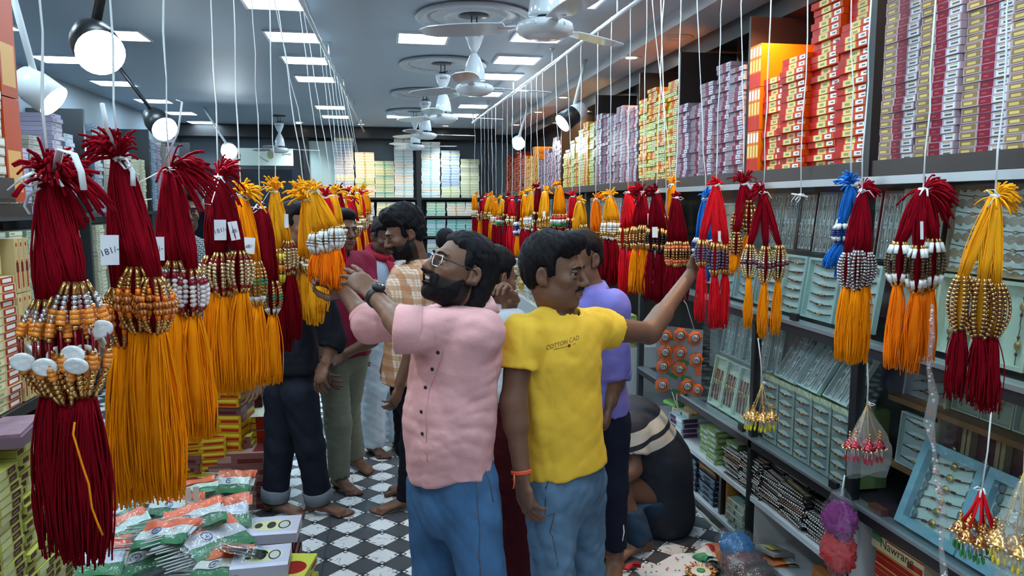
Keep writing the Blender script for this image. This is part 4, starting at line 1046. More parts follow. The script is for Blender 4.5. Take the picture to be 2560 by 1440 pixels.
def solveX(px, py, fx, Y0=3.0):
    Y = Y0
    for _ in range(60):
        X = fx(Y); r = ray(px, py); Yn = X * r.y / r.x
        if Yn <= 0 or Yn > 30: break
        Y = Y * .6 + Yn * .4
    return Y

# ------------------------------------------------------------------ colours of yarn and beads (linear)
MAR, DMAR, RED, ORG, YEL, DOR, BLU = (.28, .003, .012), (.19, .002, .008), (.74, .012, .022), (1.0, .295, .004), (1.0, .42, .015), (1.0, .21, .006), (.02, .17, .58)
GOLD, DGOLD, SIL, PEARL, BRN, ORB, WHT, PUR, NAVY, YLB, GRN, BLK = (.72, .42, .14), (.42, .22, .07), (.75, .75, .76), (.78, .68, .66), (.10, .018, .014), (.88, .27, .03), (.80, .80, .78), (.22, .16, .30), (.02, .04, .22), (.85, .62, .05), (.03, .22, .08), (.02, .015, .015)
def st(k, c, l, r, m=0): return (k, c, l, r, m)
G = lambda n, r=.0034, c=GOLD: [st('b', c, 2 * r, r)] * n
T = lambda c=GOLD, l=.020, r=.0028, m=0: [st('t', c, l, r, m)]
PAT = {
 'coin': T() + G(3, .004, SIL) + [st('t', ORB, .0075, .0060, 1)] * 3 + G(1, .0045) + [st('gap', MAR, .034, .003, 1)] + G(1, .0045) + [st('t', ORB, .0075, .0060, 1)] * 3 + G(4, .0045) + T(GOLD, .016),
 'stripe': T() + G(3, .0038) + [st('t', DOR, .012, .004, 1)] + [st('s', ORB, .016, .0085, 1)] * 2 + [st('t', DOR, .012, .004, 1)] + G(3, .0038) + T(GOLD, .014),
 'pearl': T(GOLD, .018) + G(1, .004, SIL) + [st('t', MAR, .012, .0045, 1)] + [st('b', PEARL, .0105, .0056, 1)] * 5 + [st('t', MAR, .010, .004, 1)] + T(GOLD, .018),
 'gold': T(GOLD, .016) + [st('t', MAR, .008, .003, 1)] + G(7, .0046, (.70, .52, .30)) + [st('t', MAR, .008, .003, 1)] + T(GOLD, .014),
 'greengold': T(GOLD, .016) + G(3, .004) + [st('b', GRN, .008, .0045, 1)] * 2 + G(3, .004, DGOLD) + T(WHT, .010, .0035, 1) + T(GOLD, .012),
 'yellow': T(GOLD, .014) + T(YLB, .024, .0045, 1) + T(DGOLD, .008, .005) + T(ORB, .018, .0055, 1) + T(DGOLD, .008, .005) + T(YLB, .024, .0045, 1) + T(GOLD, .012),
 'whitesil': T(GOLD, .010) + T(WHT, .030, .0045, 1) + [st('b', SIL, .012, .0068)] * 2 + T(WHT, .026, .0045, 1) + T(SIL, .010),
 'goldtube': T(GOLD, .024, .004) + T(WHT, .012, .006, 1) + T(GOLD, .024, .004) + G(2, .004),
 'ring': T(GOLD, .010, .003) + ([st('b', GOLD, .007, .0046)] + [st('t', BRN, .003, .0036, 1)]) * 13,
 'whitedark': T(GOLD, .012, .003) + T(WHT, .030, .0055, 1) + ([st('b', BLK, .006, .0045, 1)] + [st('b', DGOLD, .004, .0045)]) * 7 + T(WHT, .028, .0055, 1) + G(2, .004),
 'silver': T(SIL, .010, .003) + ([st('b', SIL, .007, .0046)] + [st('t', BRN, .003, .0038, 1)]) * 11,
 'brownball': T(GOLD, .018, .0032) + G(4, .004, (.72, .55, .28)) + [st('b', SIL, .009, .005)] + [st('b', BRN, .015, .0085, 1)] + [st('b', SIL, .009, .005)] + G(4, .0042, (.72, .55, .28)) + T(GOLD, .010),
 'orangegold': [st('b', GOLD, .010, .0055), st('t', BRN, .004, .004, 1)] * 2 + T(GOLD, .016, .004) + [st('b', GOLD, .010, .0055), st('t', BRN, .004, .004, 1)] * 4 + T(GOLD, .012),
 'purple': T(GOLD, .030, .0042) + ([st('b', PUR, .008, .0048, 1)] + [st('t', BLK, .004, .004, 1)]) * 6 + T(GOLD, .024, .0042),
 'orangeband': T(GOLD, .016, .004) + T((.85, .16, .06), .010, .005, 1) + T(GOLD, .012, .0045) + G(3, .0045, DGOLD) + T((.85, .16, .06), .010, .005, 1) + T(GOLD, .016, .004),
 'goldfan': T(GOLD, .030, .004) + G(3, .0045) + T(BRN, .008, .004, 1) + T(GOLD, .024, .004),
 'white': T(GOLD, .010) + T(WHT, .022, .005, 1) + [st('b', WHT, .010, .006, 1)] * 2 + T(GOLD, .020, .004) + T(WHT, .012, .004, 1),
 'tricolor': T(GOLD, .010) + T((.5, .02, .02), .012, .005, 1) + T(WHT, .014, .005, 1) + T((.02, .20, .05), .014, .005, 1) + T(GOLD, .008),
 'bluewhite': T(WHT, .022, .005, 1) + [st('b', NAVY, .008, .005, 1)] * 4 + T(WHT, .016, .005, 1) + [st('b', NAVY, .008, .005, 1)] * 2,
 'darkgold': T(GOLD, .020, .004) + [st('b', BLK, .008, .005, 1)] * 4 + T(GOLD, .016, .004) + T(BLK, .010, .004, 1),
}
def bez(a, b, c, t): return a * (1 - t) ** 2 + b * 2 * t * (1 - t) + c * t * t
def strands(q, A, B, ra, rb, n, sr, col, seg=5, sides=4, bulge=.0, wob=.003, rg=rnd, ragged=0.0, flat=.7, cvar=.07):
    """n yarn strands from a disc at A to a disc at B"""
    A, B = Vector(A), Vector(B)
    for i in range(n):
        a = rg.uniform(0, 2 * math.pi); u = math.sqrt(rg.random())
        da = Vector((math.cos(a) * u, math.sin(a) * u * flat, 0)); a2 = a + rg.uniform(-.35, .35)
        db = Vector((math.cos(a2) * u, math.sin(a2) * u * flat, 0))
        Bz = B + Vector((0, 0, -rg.uniform(-ragged, ragged)))
        w1, w2 = Vector((rg.uniform(-wob, wob), rg.uniform(-wob, wob), 0)), Vector((rg.uniform(-wob, wob), rg.uniform(-wob, wob), 0))
        pts = []
        for k in range(seg + 1):
            t = k / seg
            r = ra * (1 - t) + rb * t + bulge * math.sin(math.pi * t)
            d = da * (1 - t) + db * t
            pts.append(A * (1 - t) + Bz * t + d * r + w1 * math.sin(t * math.pi) + w2 * math.sin(t * 2 * math.pi))
        f = 1 + rg.uniform(-cvar, cvar)
        q.tube(pts, sr * rg.uniform(.8, 1.2), sides, 0, tuple(c * f for c in col), cap=True)
def bead_string(q, P0, dirv, R0, Rm, Rb, L, pat, sz, det, rg):
    """P0: top point; dirv: outward horizontal unit; radius R0 -> Rm -> Rb over length L"""
    tot = sum(p[2] for p in pat)
    sc = L / tot
    ns, nr = ((8, 4), (6, 3), (5, 2))[2 - det]
    def path(t):
        r = R0 * (1 - t) + Rb * t + (Rm - (R0 + Rb) / 2) * math.sin(math.pi * min(1, t * .97 + .03)) ** .8
        return P0 + dirv * r + Vector((0, 0, -L * t))
    s = 0.0
    for (k, c, l, r, m) in pat:
        l2 = l * sc
        a, b = path(s / L), path((s + l2) / L)
        s += l2
        if k == 'gap':
            q.tube([a, b], .0018, 4, 1, c); continue
        v = (b - a); h = v.length
        if h < 1e-6: continue
        M4 = Matrix.Translation((a + b) / 2) @ v.normalized().to_track_quat('Z', 'Y').to_matrix().to_4x4()
        r2 = r * sz
        f = 1 + rg.uniform(-.15, .15)
        cc = tuple(min(1, x * f) for x in c)
        if k == 't':
            q.lathe([(r2, -h * .47), (r2, h * .47)], ns if det else 5, m, cc, M4, smooth=True)
        elif k == 's':
            q.ball((0, 0, 0), (r2, r2, h * .47), m, cc, ns + 2, 5, M4) if False else None
            prof = [(r2 * math.sin(math.pi * (i + .5) / 6), -h * .48 * math.cos(math.pi * (i + .5) / 6)) for i in range(6)]
            b0 = len(q.v); q.lathe(prof, ns * 2 if det == 2 else ns, m, cc, M4)
            n2 = ns * 2 if det == 2 else ns
            for i in range(6):
                for j in range(n2):
                    if j % 2 == 0: q.c[b0 + i * n2 + j] = (.12, .02, .01)
        else:
            hh = h * .5
            prof = [(r2 * math.sin(math.pi * (i + .5) / (nr + 1)), -hh * math.cos(math.pi * (i + .5) / (nr + 1))) for i in range(nr + 1)]
            q.lathe(prof, ns, m, cc, M4)
def price_tag(t, pos, w, h, txt, rz=0.0, tilt=0.0):
    q = MB(); q.box((0, 0, 0), (w, .0012, h)); o = q.build('price_tag', M_paper, t); o.location = pos; o.rotation_euler = (R(-6), tilt, rz)
    if txt:
        me = text_mesh(txt, h * .30); x = meshobj('handwriting', me, o, mat('pen_ink', (.06, .06, .10), .6)); x.rotation_euler = (R(90), R(-18), 0); x.location = (0, -.0012, -.002)
def bow(q, K, s, rg, n=3):
    for i in range(n):
        a = rg.uniform(0, 2 * math.pi); d = Vector((math.cos(a), math.sin(a) * .5, rg.uniform(-.6, .5)))
        d.normalize()
        side = d.cross(Vector((0, 1, .2))).normalized()
        if i == 0: q.tube([K, K + d * s * .5 + side * s * .2, K + d * s, K + d * s * .6 - side * s * .25, K], .0026, 5, flat=.5)
        else: q.tube([K, K + d * s * .4 + Vector((0, 0, .2 * s)), K + d * s * .9 + Vector((0, 0, -.25 * s))], .0026, 5, flat=.5)
NB = 0
def bundle(label, knot, Y, legs, pat, yarn, tas, group, top='L', tuft=1.0, tdir=(0, 0, 1), tcol=None, det=1, nstr=26, sr=.0022, thick=.014, nbead=9, bsz=1.0, brad=.030, tags=(), tasn=24, bowsz=.03, cordtop=None, tasdir=0.0, tasthick=None, ragged=.012, seed=None, cord=True, tuftn=26, tuftlen=.06):
    """legs: list of (x, y_end_px, bead_end_px, tassel_end_px, [tassel colour], [pattern])"""
    global NB
    NB += 1
    rg = random.Random(seed or NB * 13 + 5)
    K = atY(knot[0], knot[1], Y)
    t = empty('hanging_rakhi_bunch', K, 0, label, 'rakhi bunch', group)
    rel = lambda px, py: atY(px, py, Y) - K
    sides = 4 if det else 3
    # cord to the rail
    if cord:
        fx = xrL if top == 'L' else xrR
        tp = Vector((fx(Y), Y, ZRAIL)) if cordtop is None else Vector(cordtop)
        tp = tp - K
        n = 10; pts = []
        for i in range(n + 1):
            s = i / n; p = tp * (1 - s)
            if 0 < i < n: p = p + Vector((rg.uniform(-.004, .004), rg.uniform(-.004, .004), 0))
            pts.append(p)
        q = MB(); q.tube(pts, [(.0030 if Y < 3 else .0036) * rg.uniform(.75, 1.25) for _ in pts], 6, flat=.55)
        q.tube([tp + Vector((-.014, 0, .0)), tp + Vector((0, 0, .016)), tp + Vector((.014, 0, 0)), tp + Vector((0, 0, -.02))], .003, 5)
        q.build('cord', M_cord, t)
    q = MB(); q.lathe([(thick * .55, .006), (thick * .68, 0), (thick * .55, -.006)], 10); bow(q, Vector((0, -.012, 0)), bowsz, rg); q.build('knot', M_cord, t)
    # tuft
    if tuft:
        q = MB(); d = Vector(tdir).normalized()
        tl = tuftlen * tuft
        for i in range(int(tuftn * (1.8 if det == 2 else 1 if det else .6))):
            dd = (d + Vector((rg.gauss(0, .42), rg.gauss(0, .4), rg.gauss(0, .40)))).normalized()
            l = tl * rg.uniform(.6, 1.2)
            drp = Vector((0, 0, -l * rg.uniform(.1, .6)))
            mid = dd * l * .6 + Vector((0, 0, l * .15))
            pts = [bez(Vector((0, 0, 0)), mid, dd * l + drp, k / 4) for k in range(5)]
            c = tcol or yarn; f = 1 + rg.uniform(-.15, .15)
            q.tube(pts, sr * 1.25 * rg.uniform(.8, 1.3), sides, 0, tuple(x * f for x in c))
        q.build('tuft', M_yarn, t)
    n = len(legs)
    for i, lg in enumerate(legs):
        E1 = rel(lg[0], lg[1]); yo = math.sin(i * 2.4 + 1) * brad * .8
        E1.y += yo
        tc = lg[4] if len(lg) > 4 and lg[4] else tas
        pt = PAT[lg[5] if len(lg) > 5 else pat]
        q = MB(); strands(q, (0, 0, 0), E1, thick * .80, thick * .80, nstr, sr * .8, yarn, 5, sides, thick * .35, .003, rg)
        q.tube([Vector((0, 0, 0)), E1 * .3, E1 * .7, E1], [thick * .62, thick * .85, thick * .85, thick * .6], 9, 0, tuple(c * .92 for c in yarn), flat=.7)
        q.build('yarn_skein', M_yarn, t)
        m = mpp(Y, lg[0])
        L = (lg[2] - lg[1]) * m
        core = MB(); core.lathe([(thick * .5, .004), (brad * .35, -L * .3), (brad * .35, -L * .7), (.004, -L)], 8, 0, tuple(c * .6 for c in yarn))
        cl = core.build('bead_cluster', M_yarn, t); cl.location = E1
        joint = MB()
        for k in range(nbead):
            a = 2 * math.pi * (k + rg.uniform(-.25, .25)) / nbead
            dv = Vector((math.cos(a), math.sin(a), 0))
            R0 = thick * .55; 
            qq = MB() if det == 2 else joint
            bead_string(qq, Vector((0, 0, 0)), dv, R0, brad * rg.uniform(.9, 1.1), brad * .35, L * rg.uniform(.93, 1.0), pt, bsz, det, rg)
            if det == 2: qq.build('bead_string', [M_bmet, M_bpla], cl)
        if det == 2 or True:
            # inner strings so that the cluster reads full
            for k in range(3):
                a = 2 * math.pi * (k + .5) / 3; dv = Vector((math.cos(a), math.sin(a), 0))
                bead_string(joint, Vector((0, 0, 0)), dv, thick * .3, brad * .5, brad * .2, L * .97, pt, bsz, min(det, 1), rg)
        joint.build('inner_beads' if det == 2 else 'bead_strings', [M_bmet, M_bpla], cl)
        # tassel
        if lg[3]:
            E2 = E1 + Vector((0, 0, -L * .96)); LT = (lg[3] - lg[2]) * m
            q = MB(); tt = tasthick or thick
            Be = E2 + Vector((tasdir * LT + rg.uniform(-.008, .008), rg.uniform(-.005, .005), -LT))
            strands(q, E2, Be, tt * .65, tt * 1.2, tasn, sr * .8, tc, 6, sides, tt * .35, .0045 if det else .003, rg, ragged)
            q.tube([E2, E2.lerp(Be, .25), E2.lerp(Be, .6), E2.lerp(Be, .9)], [tt * .45, tt * .78, tt * .95, tt * .7], 9, 0, tuple(c * .92 for c in tc), flat=.7)
            q.build('tassel', M_yarn, t)
    for tg in tags:
        p = rel(tg[0], tg[1]); p.y -= thick + .006
        price_tag(t, p, tg[2] * mpp(Y, tg[0]), tg[3] * mpp(Y, tg[0]), tg[4], tg[5] if len(tg) > 5 else 0, tg[6] if len(tg) > 6 else 0)
    return t
def soft_ribbon(t, pts, Y, K, w=.004):
    q = MB(); q.tube([atY(x, y, Y + dy) - K for x, y, dy in pts], w, 6, flat=.35); q.build('ribbon_end', M_cord, t)

# ------------------------------------------------------------------ row of hangings beside the dark ceiling, entrance first
GL = 'hangings along the darker ceiling edge'
Y1 = solveX(120, 452, xrL, 1.0)
t = bundle('maroon hanging with orange beads and large pearly coins, closest to the entrance', (125, 452), Y1, [(95, 752, 1012, 1420), (165, 738, 1020, 1425), (200, 700, 1005, 1405)], 'coin', MAR, DMAR, GL, det=2, nstr=120, sr=.0017, thick=.0165, nbead=10, brad=.036, tuft=1.1, tdir=(.35, -.3, .7), tuftn=70, tuftlen=.055, tasn=130, tasthick=.024, bowsz=.05, ragged=.02)
K = t.location
M_pearl = mat('mother_of_pearl', (.88, .88, .86), .22, coat=.6, bump=.35, bscale=110)
m1 = mpp(Y1, 140)
rg = random.Random(3)
for i, (x, y, dy) in enumerate(((57, 905, -.02), (112, 918, -.045), (78, 880, .01), (147, 888, -.01), (182, 887, -.05), (213, 880, -.02), (190, 915, -.055), (228, 905, .0), (240, 830, .01), (252, 822, -.02), (250, 850, .03), (215, 848, .02), (150, 858, .03), (95, 885, .03))):
    q = MB(); q.lathe([(.001, -.0035), (.010, -.0035), (.0155, -.0015), (.016, 0), (.0155, .0015), (.013, .0028), (.010, .0022), (.001, .0032)], 24, M=Matrix.Rotation(R(90), 4, 'X'))
    o = q.build('pearl_disc', M_pearl, t); o.location = atY(x, y, Y1 + dy) - K; o.rotation_euler = (R(rg.uniform(5, 30)), 0, R(rg.uniform(-55, 55) if i not in (1, 4, 6) else rg.uniform(-10, 10))); o.scale = (1, 1, .85)
q = MB()
for i in range(30):
    s = rg.random(); a = Vector((0, 0, .004)); e = atY(rg.uniform(200, 300), rg.uniform(470, 560), Y1 + rg.uniform(-.03, .05)) - K
    if rg.random() < .25: e = atY(rg.uniform(190, 215), rg.uniform(560, 580), Y1) - K
    mid = a * .5 + e * .5 + Vector((0, 0, rg.uniform(.02, .05)))
    q.tube([bez(a, mid, e, k / 5) for k in range(6)], .0022 * rg.uniform(.8, 1.2), 4, 0, tuple(c * rg.uniform(.9, 1.2) for c in MAR))
q.build('loose_threads', M_yarn, t)
q = MB()
q.tube([atY(187, 1055, Y1 - .05) - K, atY(183, 1085, Y1 - .055) - K, atY(205, 1160, Y1 - .055) - K, atY(222, 1210, Y1 - .055) - K, atY(230, 1270, Y1 - .05) - K, atY(245, 1310, Y1 - .05) - K, atY(257, 1338, Y1 - .05) - K], .0016, 5, 0, (.85, .25, .01)); q.build('stray_orange_thread', M_yarn, t)
soft_ribbon(t, [(135, 445, -.02), (150, 375, -.04), (185, 385, -.05), (203, 430, -.05), (210, 475, -.05)], Y1, K, .0055)
soft_ribbon(t, [(100, 470, -.02), (70, 490, -.02), (62, 515, -.02), (75, 535, -.02)], Y1, K, .0045)

Y2 = solveX(295, 395, xrL, 1.2)
t = bundle('maroon hanging with orange striped round beads and long orange tassels', (300, 400), Y2, [(288, 722, 880, 1290), (345, 665, 835, 1225), (388, 690, 835, 1255)], 'stripe', MAR, ORG, GL, det=2, nstr=110, sr=.0017, thick=.018, nbead=10, brad=.034, bsz=1.0, tuft=1.2, tdir=(-.3, -.2, .9), tuftn=60, tuftlen=.055, tasn=140, tasthick=.029, tags=[(287, 623, 42, 73, '181/-')], bowsz=.04, ragged=.012)
K = t.location
soft_ribbon(t, [(290, 385, -.01), (268, 320, -.03), (255, 258, -.04)], Y2, K, .0045)
soft_ribbon(t, [(315, 405, -.01), (332, 430, -.03), (333, 465, -.03)], Y2, K, .0045)
Y3 = solveX(432, 425, xrL, 1.4)
t = bundle('maroon hanging with rows of pale pink pearls and a white price slip', (425, 425), Y3, [(402, 665, 785, 1125), (440, 650, 790, 1110), (480, 670, 795, 1095)], 'pearl', MAR, ORG, GL, det=2, nstr=95, sr=.0018, thick=.018, nbead=9, brad=.033, bsz=1.1, tuft=1.4, tdir=(.9, -.1, .15), tuftn=60, tuftlen=.06, tasn=120, tasthick=.028, tags=[(402, 620, 32, 58, '48/-')], bowsz=.03)
K = t.location
soft_ribbon(t, [(410, 410, -.02), (445, 330, -.03), (455, 255, -.03), (440, 250, -.03)], Y3, K, .004)
soft_ribbon(t, [(410, 425, -.01), (350, 455, -.02), (340, 490, -.02), (360, 500, -.02), (378, 498, -.01)], Y3, K, .004)
Y4 = solveX(545, 440, xrL, 1.8)
t = bundle('dark maroon hanging with dense golden bead clusters and two price slips', (545, 445), Y4, [(525, 640, 738, 985), (555, 630, 745, 990), (600, 625, 735, 975)], 'gold', DMAR, ORG, GL, det=2, nstr=85, sr=.002, thick=.021, nbead=10, brad=.036, bsz=1.15, tuft=1.2, tdir=(.3, .2, .5), tcol=MAR, tuftn=50, tuftlen=.06, tasn=100, tasthick=.029, tags=[(556, 574, 28, 50, '181/-'), (590, 576, 22, 46, '48', R(25), R(-8))], bowsz=.03)
K = t.location
soft_ribbon(t, [(545, 440, -.03), (515, 475, -.04), (507, 508, -.04), (528, 512, -.04), (548, 445, -.03)], Y4, K, .0042)
Y5 = solveX(603, 480, xrL, 2.1)
bundle('orange hanging with green and gold beads behind the golden clusters', (603, 490), Y5, [(610, 640, 760, 930, DMAR), (640, 650, 770, 965, ORG)], 'greengold', ORG, DMAR, GL, det=1, nstr=50, sr=.0024, thick=.020, brad=.032, bsz=1.2, tuft=1.2, tdir=(.3, -.2, .6), tcol=YEL, tuftn=50, tasn=50, tasthick=.022, tags=[(627, 613, 26, 40, '48/-', 0, R(5))])
Y6 = solveX(652, 520, xrL, 2.4)
bundle('maroon hanging with a thick skein and white dotted beads below a taut ribbon', (652, 520), Y6, [(648, 692, 780, 960, DMAR), (680, 700, 792, 962, ORG)], 'greengold', DMAR, DMAR, GL, det=1, nstr=60, sr=.0026, thick=.030, brad=.034, bsz=1.2, tuft=.4, tasn=50, tasthick=.024, bowsz=.05)
Y7 = solveX(690, 475, xrL, 2.8)
bundle('yellow hanging with yellow and orange tube beads over maroon tassels', (688, 480), Y7, [(680, 622, 715, 860), (700, 620, 720, 880), (722, 600, 690, 850, None, 'gold')], 'yellow', YEL, DMAR, GL, det=1, nstr=50, sr=.0026, thick=.020, brad=.032, bsz=1.35, tuft=1.2, tdir=(0, -.2, 1), tuftn=60, tasn=60, tasthick=.030, tags=[(718, 552, 10, 34, '')], bowsz=.06)
bundle('yellow hanging with gold tube beads and ragged yellow tassels beside the reaching hands', (765, 500), 3.05, [(755, 640, 685, 800), (778, 645, 690, 810), (798, 640, 685, 775)], 'goldtube', YEL, YEL, GL, det=1, nstr=50, sr=.0028, thick=.022, brad=.032, bsz=1.35, tuft=1.4, tdir=(-.2, -.3, .6), tuftn=70, tuftlen=.07, tasn=60, tasthick=.030)
bundle('yellow hanging with white and silver beads whose tassel is held in the hands', (787, 480), 2.78, [(790, 580, 638, 700, DOR), (815, 572, 632, 705, DOR), (838, 565, 625, 715, DOR)], 'whitesil', YEL, DOR, GL, det=1, nstr=46, sr=.0026, thick=.018, brad=.030, bsz=1.5, tuft=1.0, tdir=(-.3, -.1, .7), tuftn=40, tasn=60, tasthick=.026, ragged=.02)
far = [((812, 495), 3.9, [(812, 560, 605, 690), (825, 565, 610, 680)], 'gold', RED, RED, 'red hanging just behind the hand held one'),
       ((835, 490), 4.1, [(830, 560, 600, 660), (848, 560, 602, 670)], 'goldtube', YEL, RED, 'small yellow hanging with gold beads above red tassels behind the hands'),
       ((858, 500), 5.2, [(850, 565, 605, 655), (868, 565, 605, 650)], 'goldfan', YEL, YEL, 'small yellow hanging with drooping white bow behind the hands'),
       ((880, 500), 5.9, [(875, 552, 590, 655), (893, 552, 590, 650)], 'goldtube', MAR, ORG, 'small maroon hanging with gold tube beads and orange tassels'),
       ((900, 490), 6.6, [(898, 545, 580, 650), (910, 545, 578, 645)], 'gold', RED, ORG, 'tiny red hanging before the cream box shelves'),
       ((916, 488), 7.4, [(912, 535, 560, 610), (923, 535, 560, 612)], 'white', ORG, DMAR, 'tiny orange and maroon hanging at the far end of its row')]
far += [((845, 482), 4.95, [(842, 545, 585, 640), (856, 548, 588, 650)], 'gold', MAR, YEL, 'tiny maroon topped hanging with yellow tassels behind the hands'),
        ((868, 488), 5.55, [(863, 545, 580, 640), (880, 548, 582, 648)], 'goldfan', RED, MAR, 'tiny red hanging with golden fan beads behind the hands'),
        ((892, 482), 6.25, [(888, 535, 568, 625), (900, 538, 570, 640)], 'goldtube', YEL, MAR, 'tiny yellow hanging between red ones'),
        ((908, 478), 7.0, [(905, 528, 556, 600), (917, 530, 558, 615)], 'gold', ORG, MAR, 'tiny orange hanging near the end of its row')]
for (kn, Yk, lg, pt, yc, tc, lab) in far:
    bundle(lab, kn, Yk, lg, pt, yc, tc, GL, det=0, nstr=18, sr=.0045, thick=.028, nbead=7, brad=.034, bsz=2.0, tuft=1.2, tcol=(YEL if yc in (YEL, ORG) else yc), tuftn=30, tasn=20, tuftlen=.07)

# ------------------------------------------------------------------ row of hangings along the box wall, entrance first
GR = 'hangings along the box wall side'
Yr = solveX(2490, 490, xrR, 1.4)
bundle('yellow hanging with long brown gold ringed beads and maroon tassels', (2488, 492), Yr, [(2425, 690, 838, 1010), (2452, 695, 850, 1020), (2480, 705, 850, 1030)], 'ring', YEL, DMAR, GR, top='R', det=2, nstr=50, sr=.0017, thick=.017, nbead=9, brad=.029, bsz=.95, tuft=1.0, tdir=(.7, -.2, .45), tuftn=60, tuftlen=.045, tasn=70, tasthick=.021)
Yr2 = solveX(2312, 475, xrR, 1.6)
bundle('maroon hanging with black white and gold ringed beads over orange tassels', (2308, 475), Yr2, [(2265, 605, 720, 925, DOR), (2292, 612, 735, 935, DOR), (2325, 595, 725, 900, DOR)], 'whitedark', MAR, DOR, GR, top='R', det=2, nstr=70, sr=.0018, thick=.019, nbead=10, brad=.031, bsz=.95, tuft=1.4, tdir=(1, -.1, .1), tuftn=80, tuftlen=.05, tasn=60, tasthick=.020, tags=[(2287, 575, 8, 44, '')])
Yr3 = solveX(2155, 478, xrR, 1.85)
bundle('maroon hanging with silver ringed beads over yellow orange tassels', (2155, 478), Yr3, [(2128, 632, 722, 905, ORG), (2143, 625, 728, 908, ORG), (2163, 630, 718, 905, ORG)], 'silver', MAR, ORG, GR, top='R', det=2, nstr=46, sr=.0019, thick=.015, nbead=9, brad=.024, bsz=.95, tuft=.9, tdir=(.7, 0, .5), tuftn=46, tuftlen=.05, tasn=70, tasthick=.020)
bundle('bright blue hanging with navy and white beads tied beside the tall black upright', (2128, 465), Yr3 + .12, [(2118, 545, 610, 665, BLU), (2150, 560, 600, 690, BLU), (2100, 560, 610, 660, BLU)], 'bluewhite', BLU, BLU, GR, top='R', det=1, nstr=40, sr=.0021, thick=.016, nbead=8, brad=.024, bsz=1.2, tuft=1.1, tdir=(-.4, 0, .7), tuftn=50, tuftlen=.05, tasn=60, tasthick=.022, tasdir=-.5)
# bare cord with a bow
Yb = solveX(2000, 488, xrR, 2.1)
K = atY(2000, 488, Yb); t = empty('loose_cord', K, 0, 'bare white cord ending in a small bow with nothing hanging on it', 'cord')
q = MB(); tp = Vector((xrR(Yb), Yb, ZRAIL)) - K; q.tube([tp * (1 - i / 8) + Vector((.004 * math.sin(i * 1.7), 0, 0)) for i in range(9)], .003, 6, flat=.5); q.build('ribbon', M_cord, t)
q = MB(); bow(q, Vector((0, 0, 0)), .035, random.Random(4), 3); q.tube([(-.03, 0, .004), (0, 0, 0), (.028, 0, -.006)], .003, 5); q.ball((0, 0, 0), .006); q.build('bow', M_cord, t)
Yr4 = solveX(1910, 482, xrR, 2.4)
bundle('maroon hanging with brown ball beads and wavy yellow tassels', (1908, 482), Yr4, [(1882, 612, 698, 820, ORG), (1912, 615, 710, 845, ORG), (1945, 612, 702, 835, ORG)], 'brownball', MAR, ORG, GR, top='R', det=2, nstr=40, sr=.0019, thick=.013, nbead=9, brad=.028, bsz=1.0, tuft=1.0, tdir=(-.5, 0, .4), tuftn=50, tuftlen=.05, tasn=36, tasthick=.014, ragged=.015)
Yr5 = solveX(1858, 462, xrR, 2.55)
bundle('dark red hanging with orange gold beads clustered high and orange tassels', (1858, 462), Yr5 + .08, [(1848, 530, 600, 665), (1872, 500, 590, 640), (1838, 580, 640, 680)], 'orangegold', MAR, ORG, GR, top='R', det=1, nstr=34, sr=.002, thick=.014, nbead=8, brad=.022, bsz=1.0, tuft=1.1, tdir=(0, 0, .6), tuftn=50, tasn=40, tasthick=.016)
Yr6 = solveX(1790, 465, xrR, 2.75)
bundle('bright red hanging with purple and gold beads touched by the reaching arm', (1790, 465), Yr6, [(1762, 600, 670, 805), (1788, 605, 690, 820), (1812, 610, 688, 818)], 'purple', RED, RED, GR, top='R', det=2, nstr=50, sr=.0021, thick=.018, nbead=10, brad=.030, bsz=1.1, tuft=.7, tdir=(-.2, 0, .6), tuftn=40, tasn=44, tasthick=.018, tags=[(1792, 590, 7, 26, '')])
bundle('small bright blue hanging with navy beads half behind the red one', (1765, 498), Yr6 + .25, [(1752, 595, 640, 690, BLU), (1772, 600, 645, 700, BLU)], 'bluewhite', BLU, BLU, GR, top='R', det=1, nstr=36, sr=.0026, thick=.020, nbead=7, brad=.026, bsz=1.5, tuft=1.1, tdir=(.3, 0, .7), tuftn=46, tasn=36)
Yr7 = solveX(1690, 492, xrR, 3.1)
bundle('maroon hanging with orange banded gold beads above the outstretched hand', (1690, 495), Yr7, [(1680, 605, 668, 750), (1693, 602, 672, 755), (1708, 604, 668, 750)], 'orangeband', DMAR, DMAR, GR, top='R', det=1, nstr=44, sr=.0026, thick=.022, nbead=9, brad=.024, bsz=1.4, tuft=.6, tuftn=30, tasn=40)
bundle('orange hanging with gold green beads behind the orange banded one', (1680, 462), Yr7 + .35, [(1672, 540, 590, 700), (1690, 545, 590, 700)], 'greengold', ORG, DMAR, GR, top='R', det=0, nstr=24, sr=.003, thick=.018, nbead=7, brad=.026, bsz=1.6, tuft=1, tuftn=30, tasn=26)
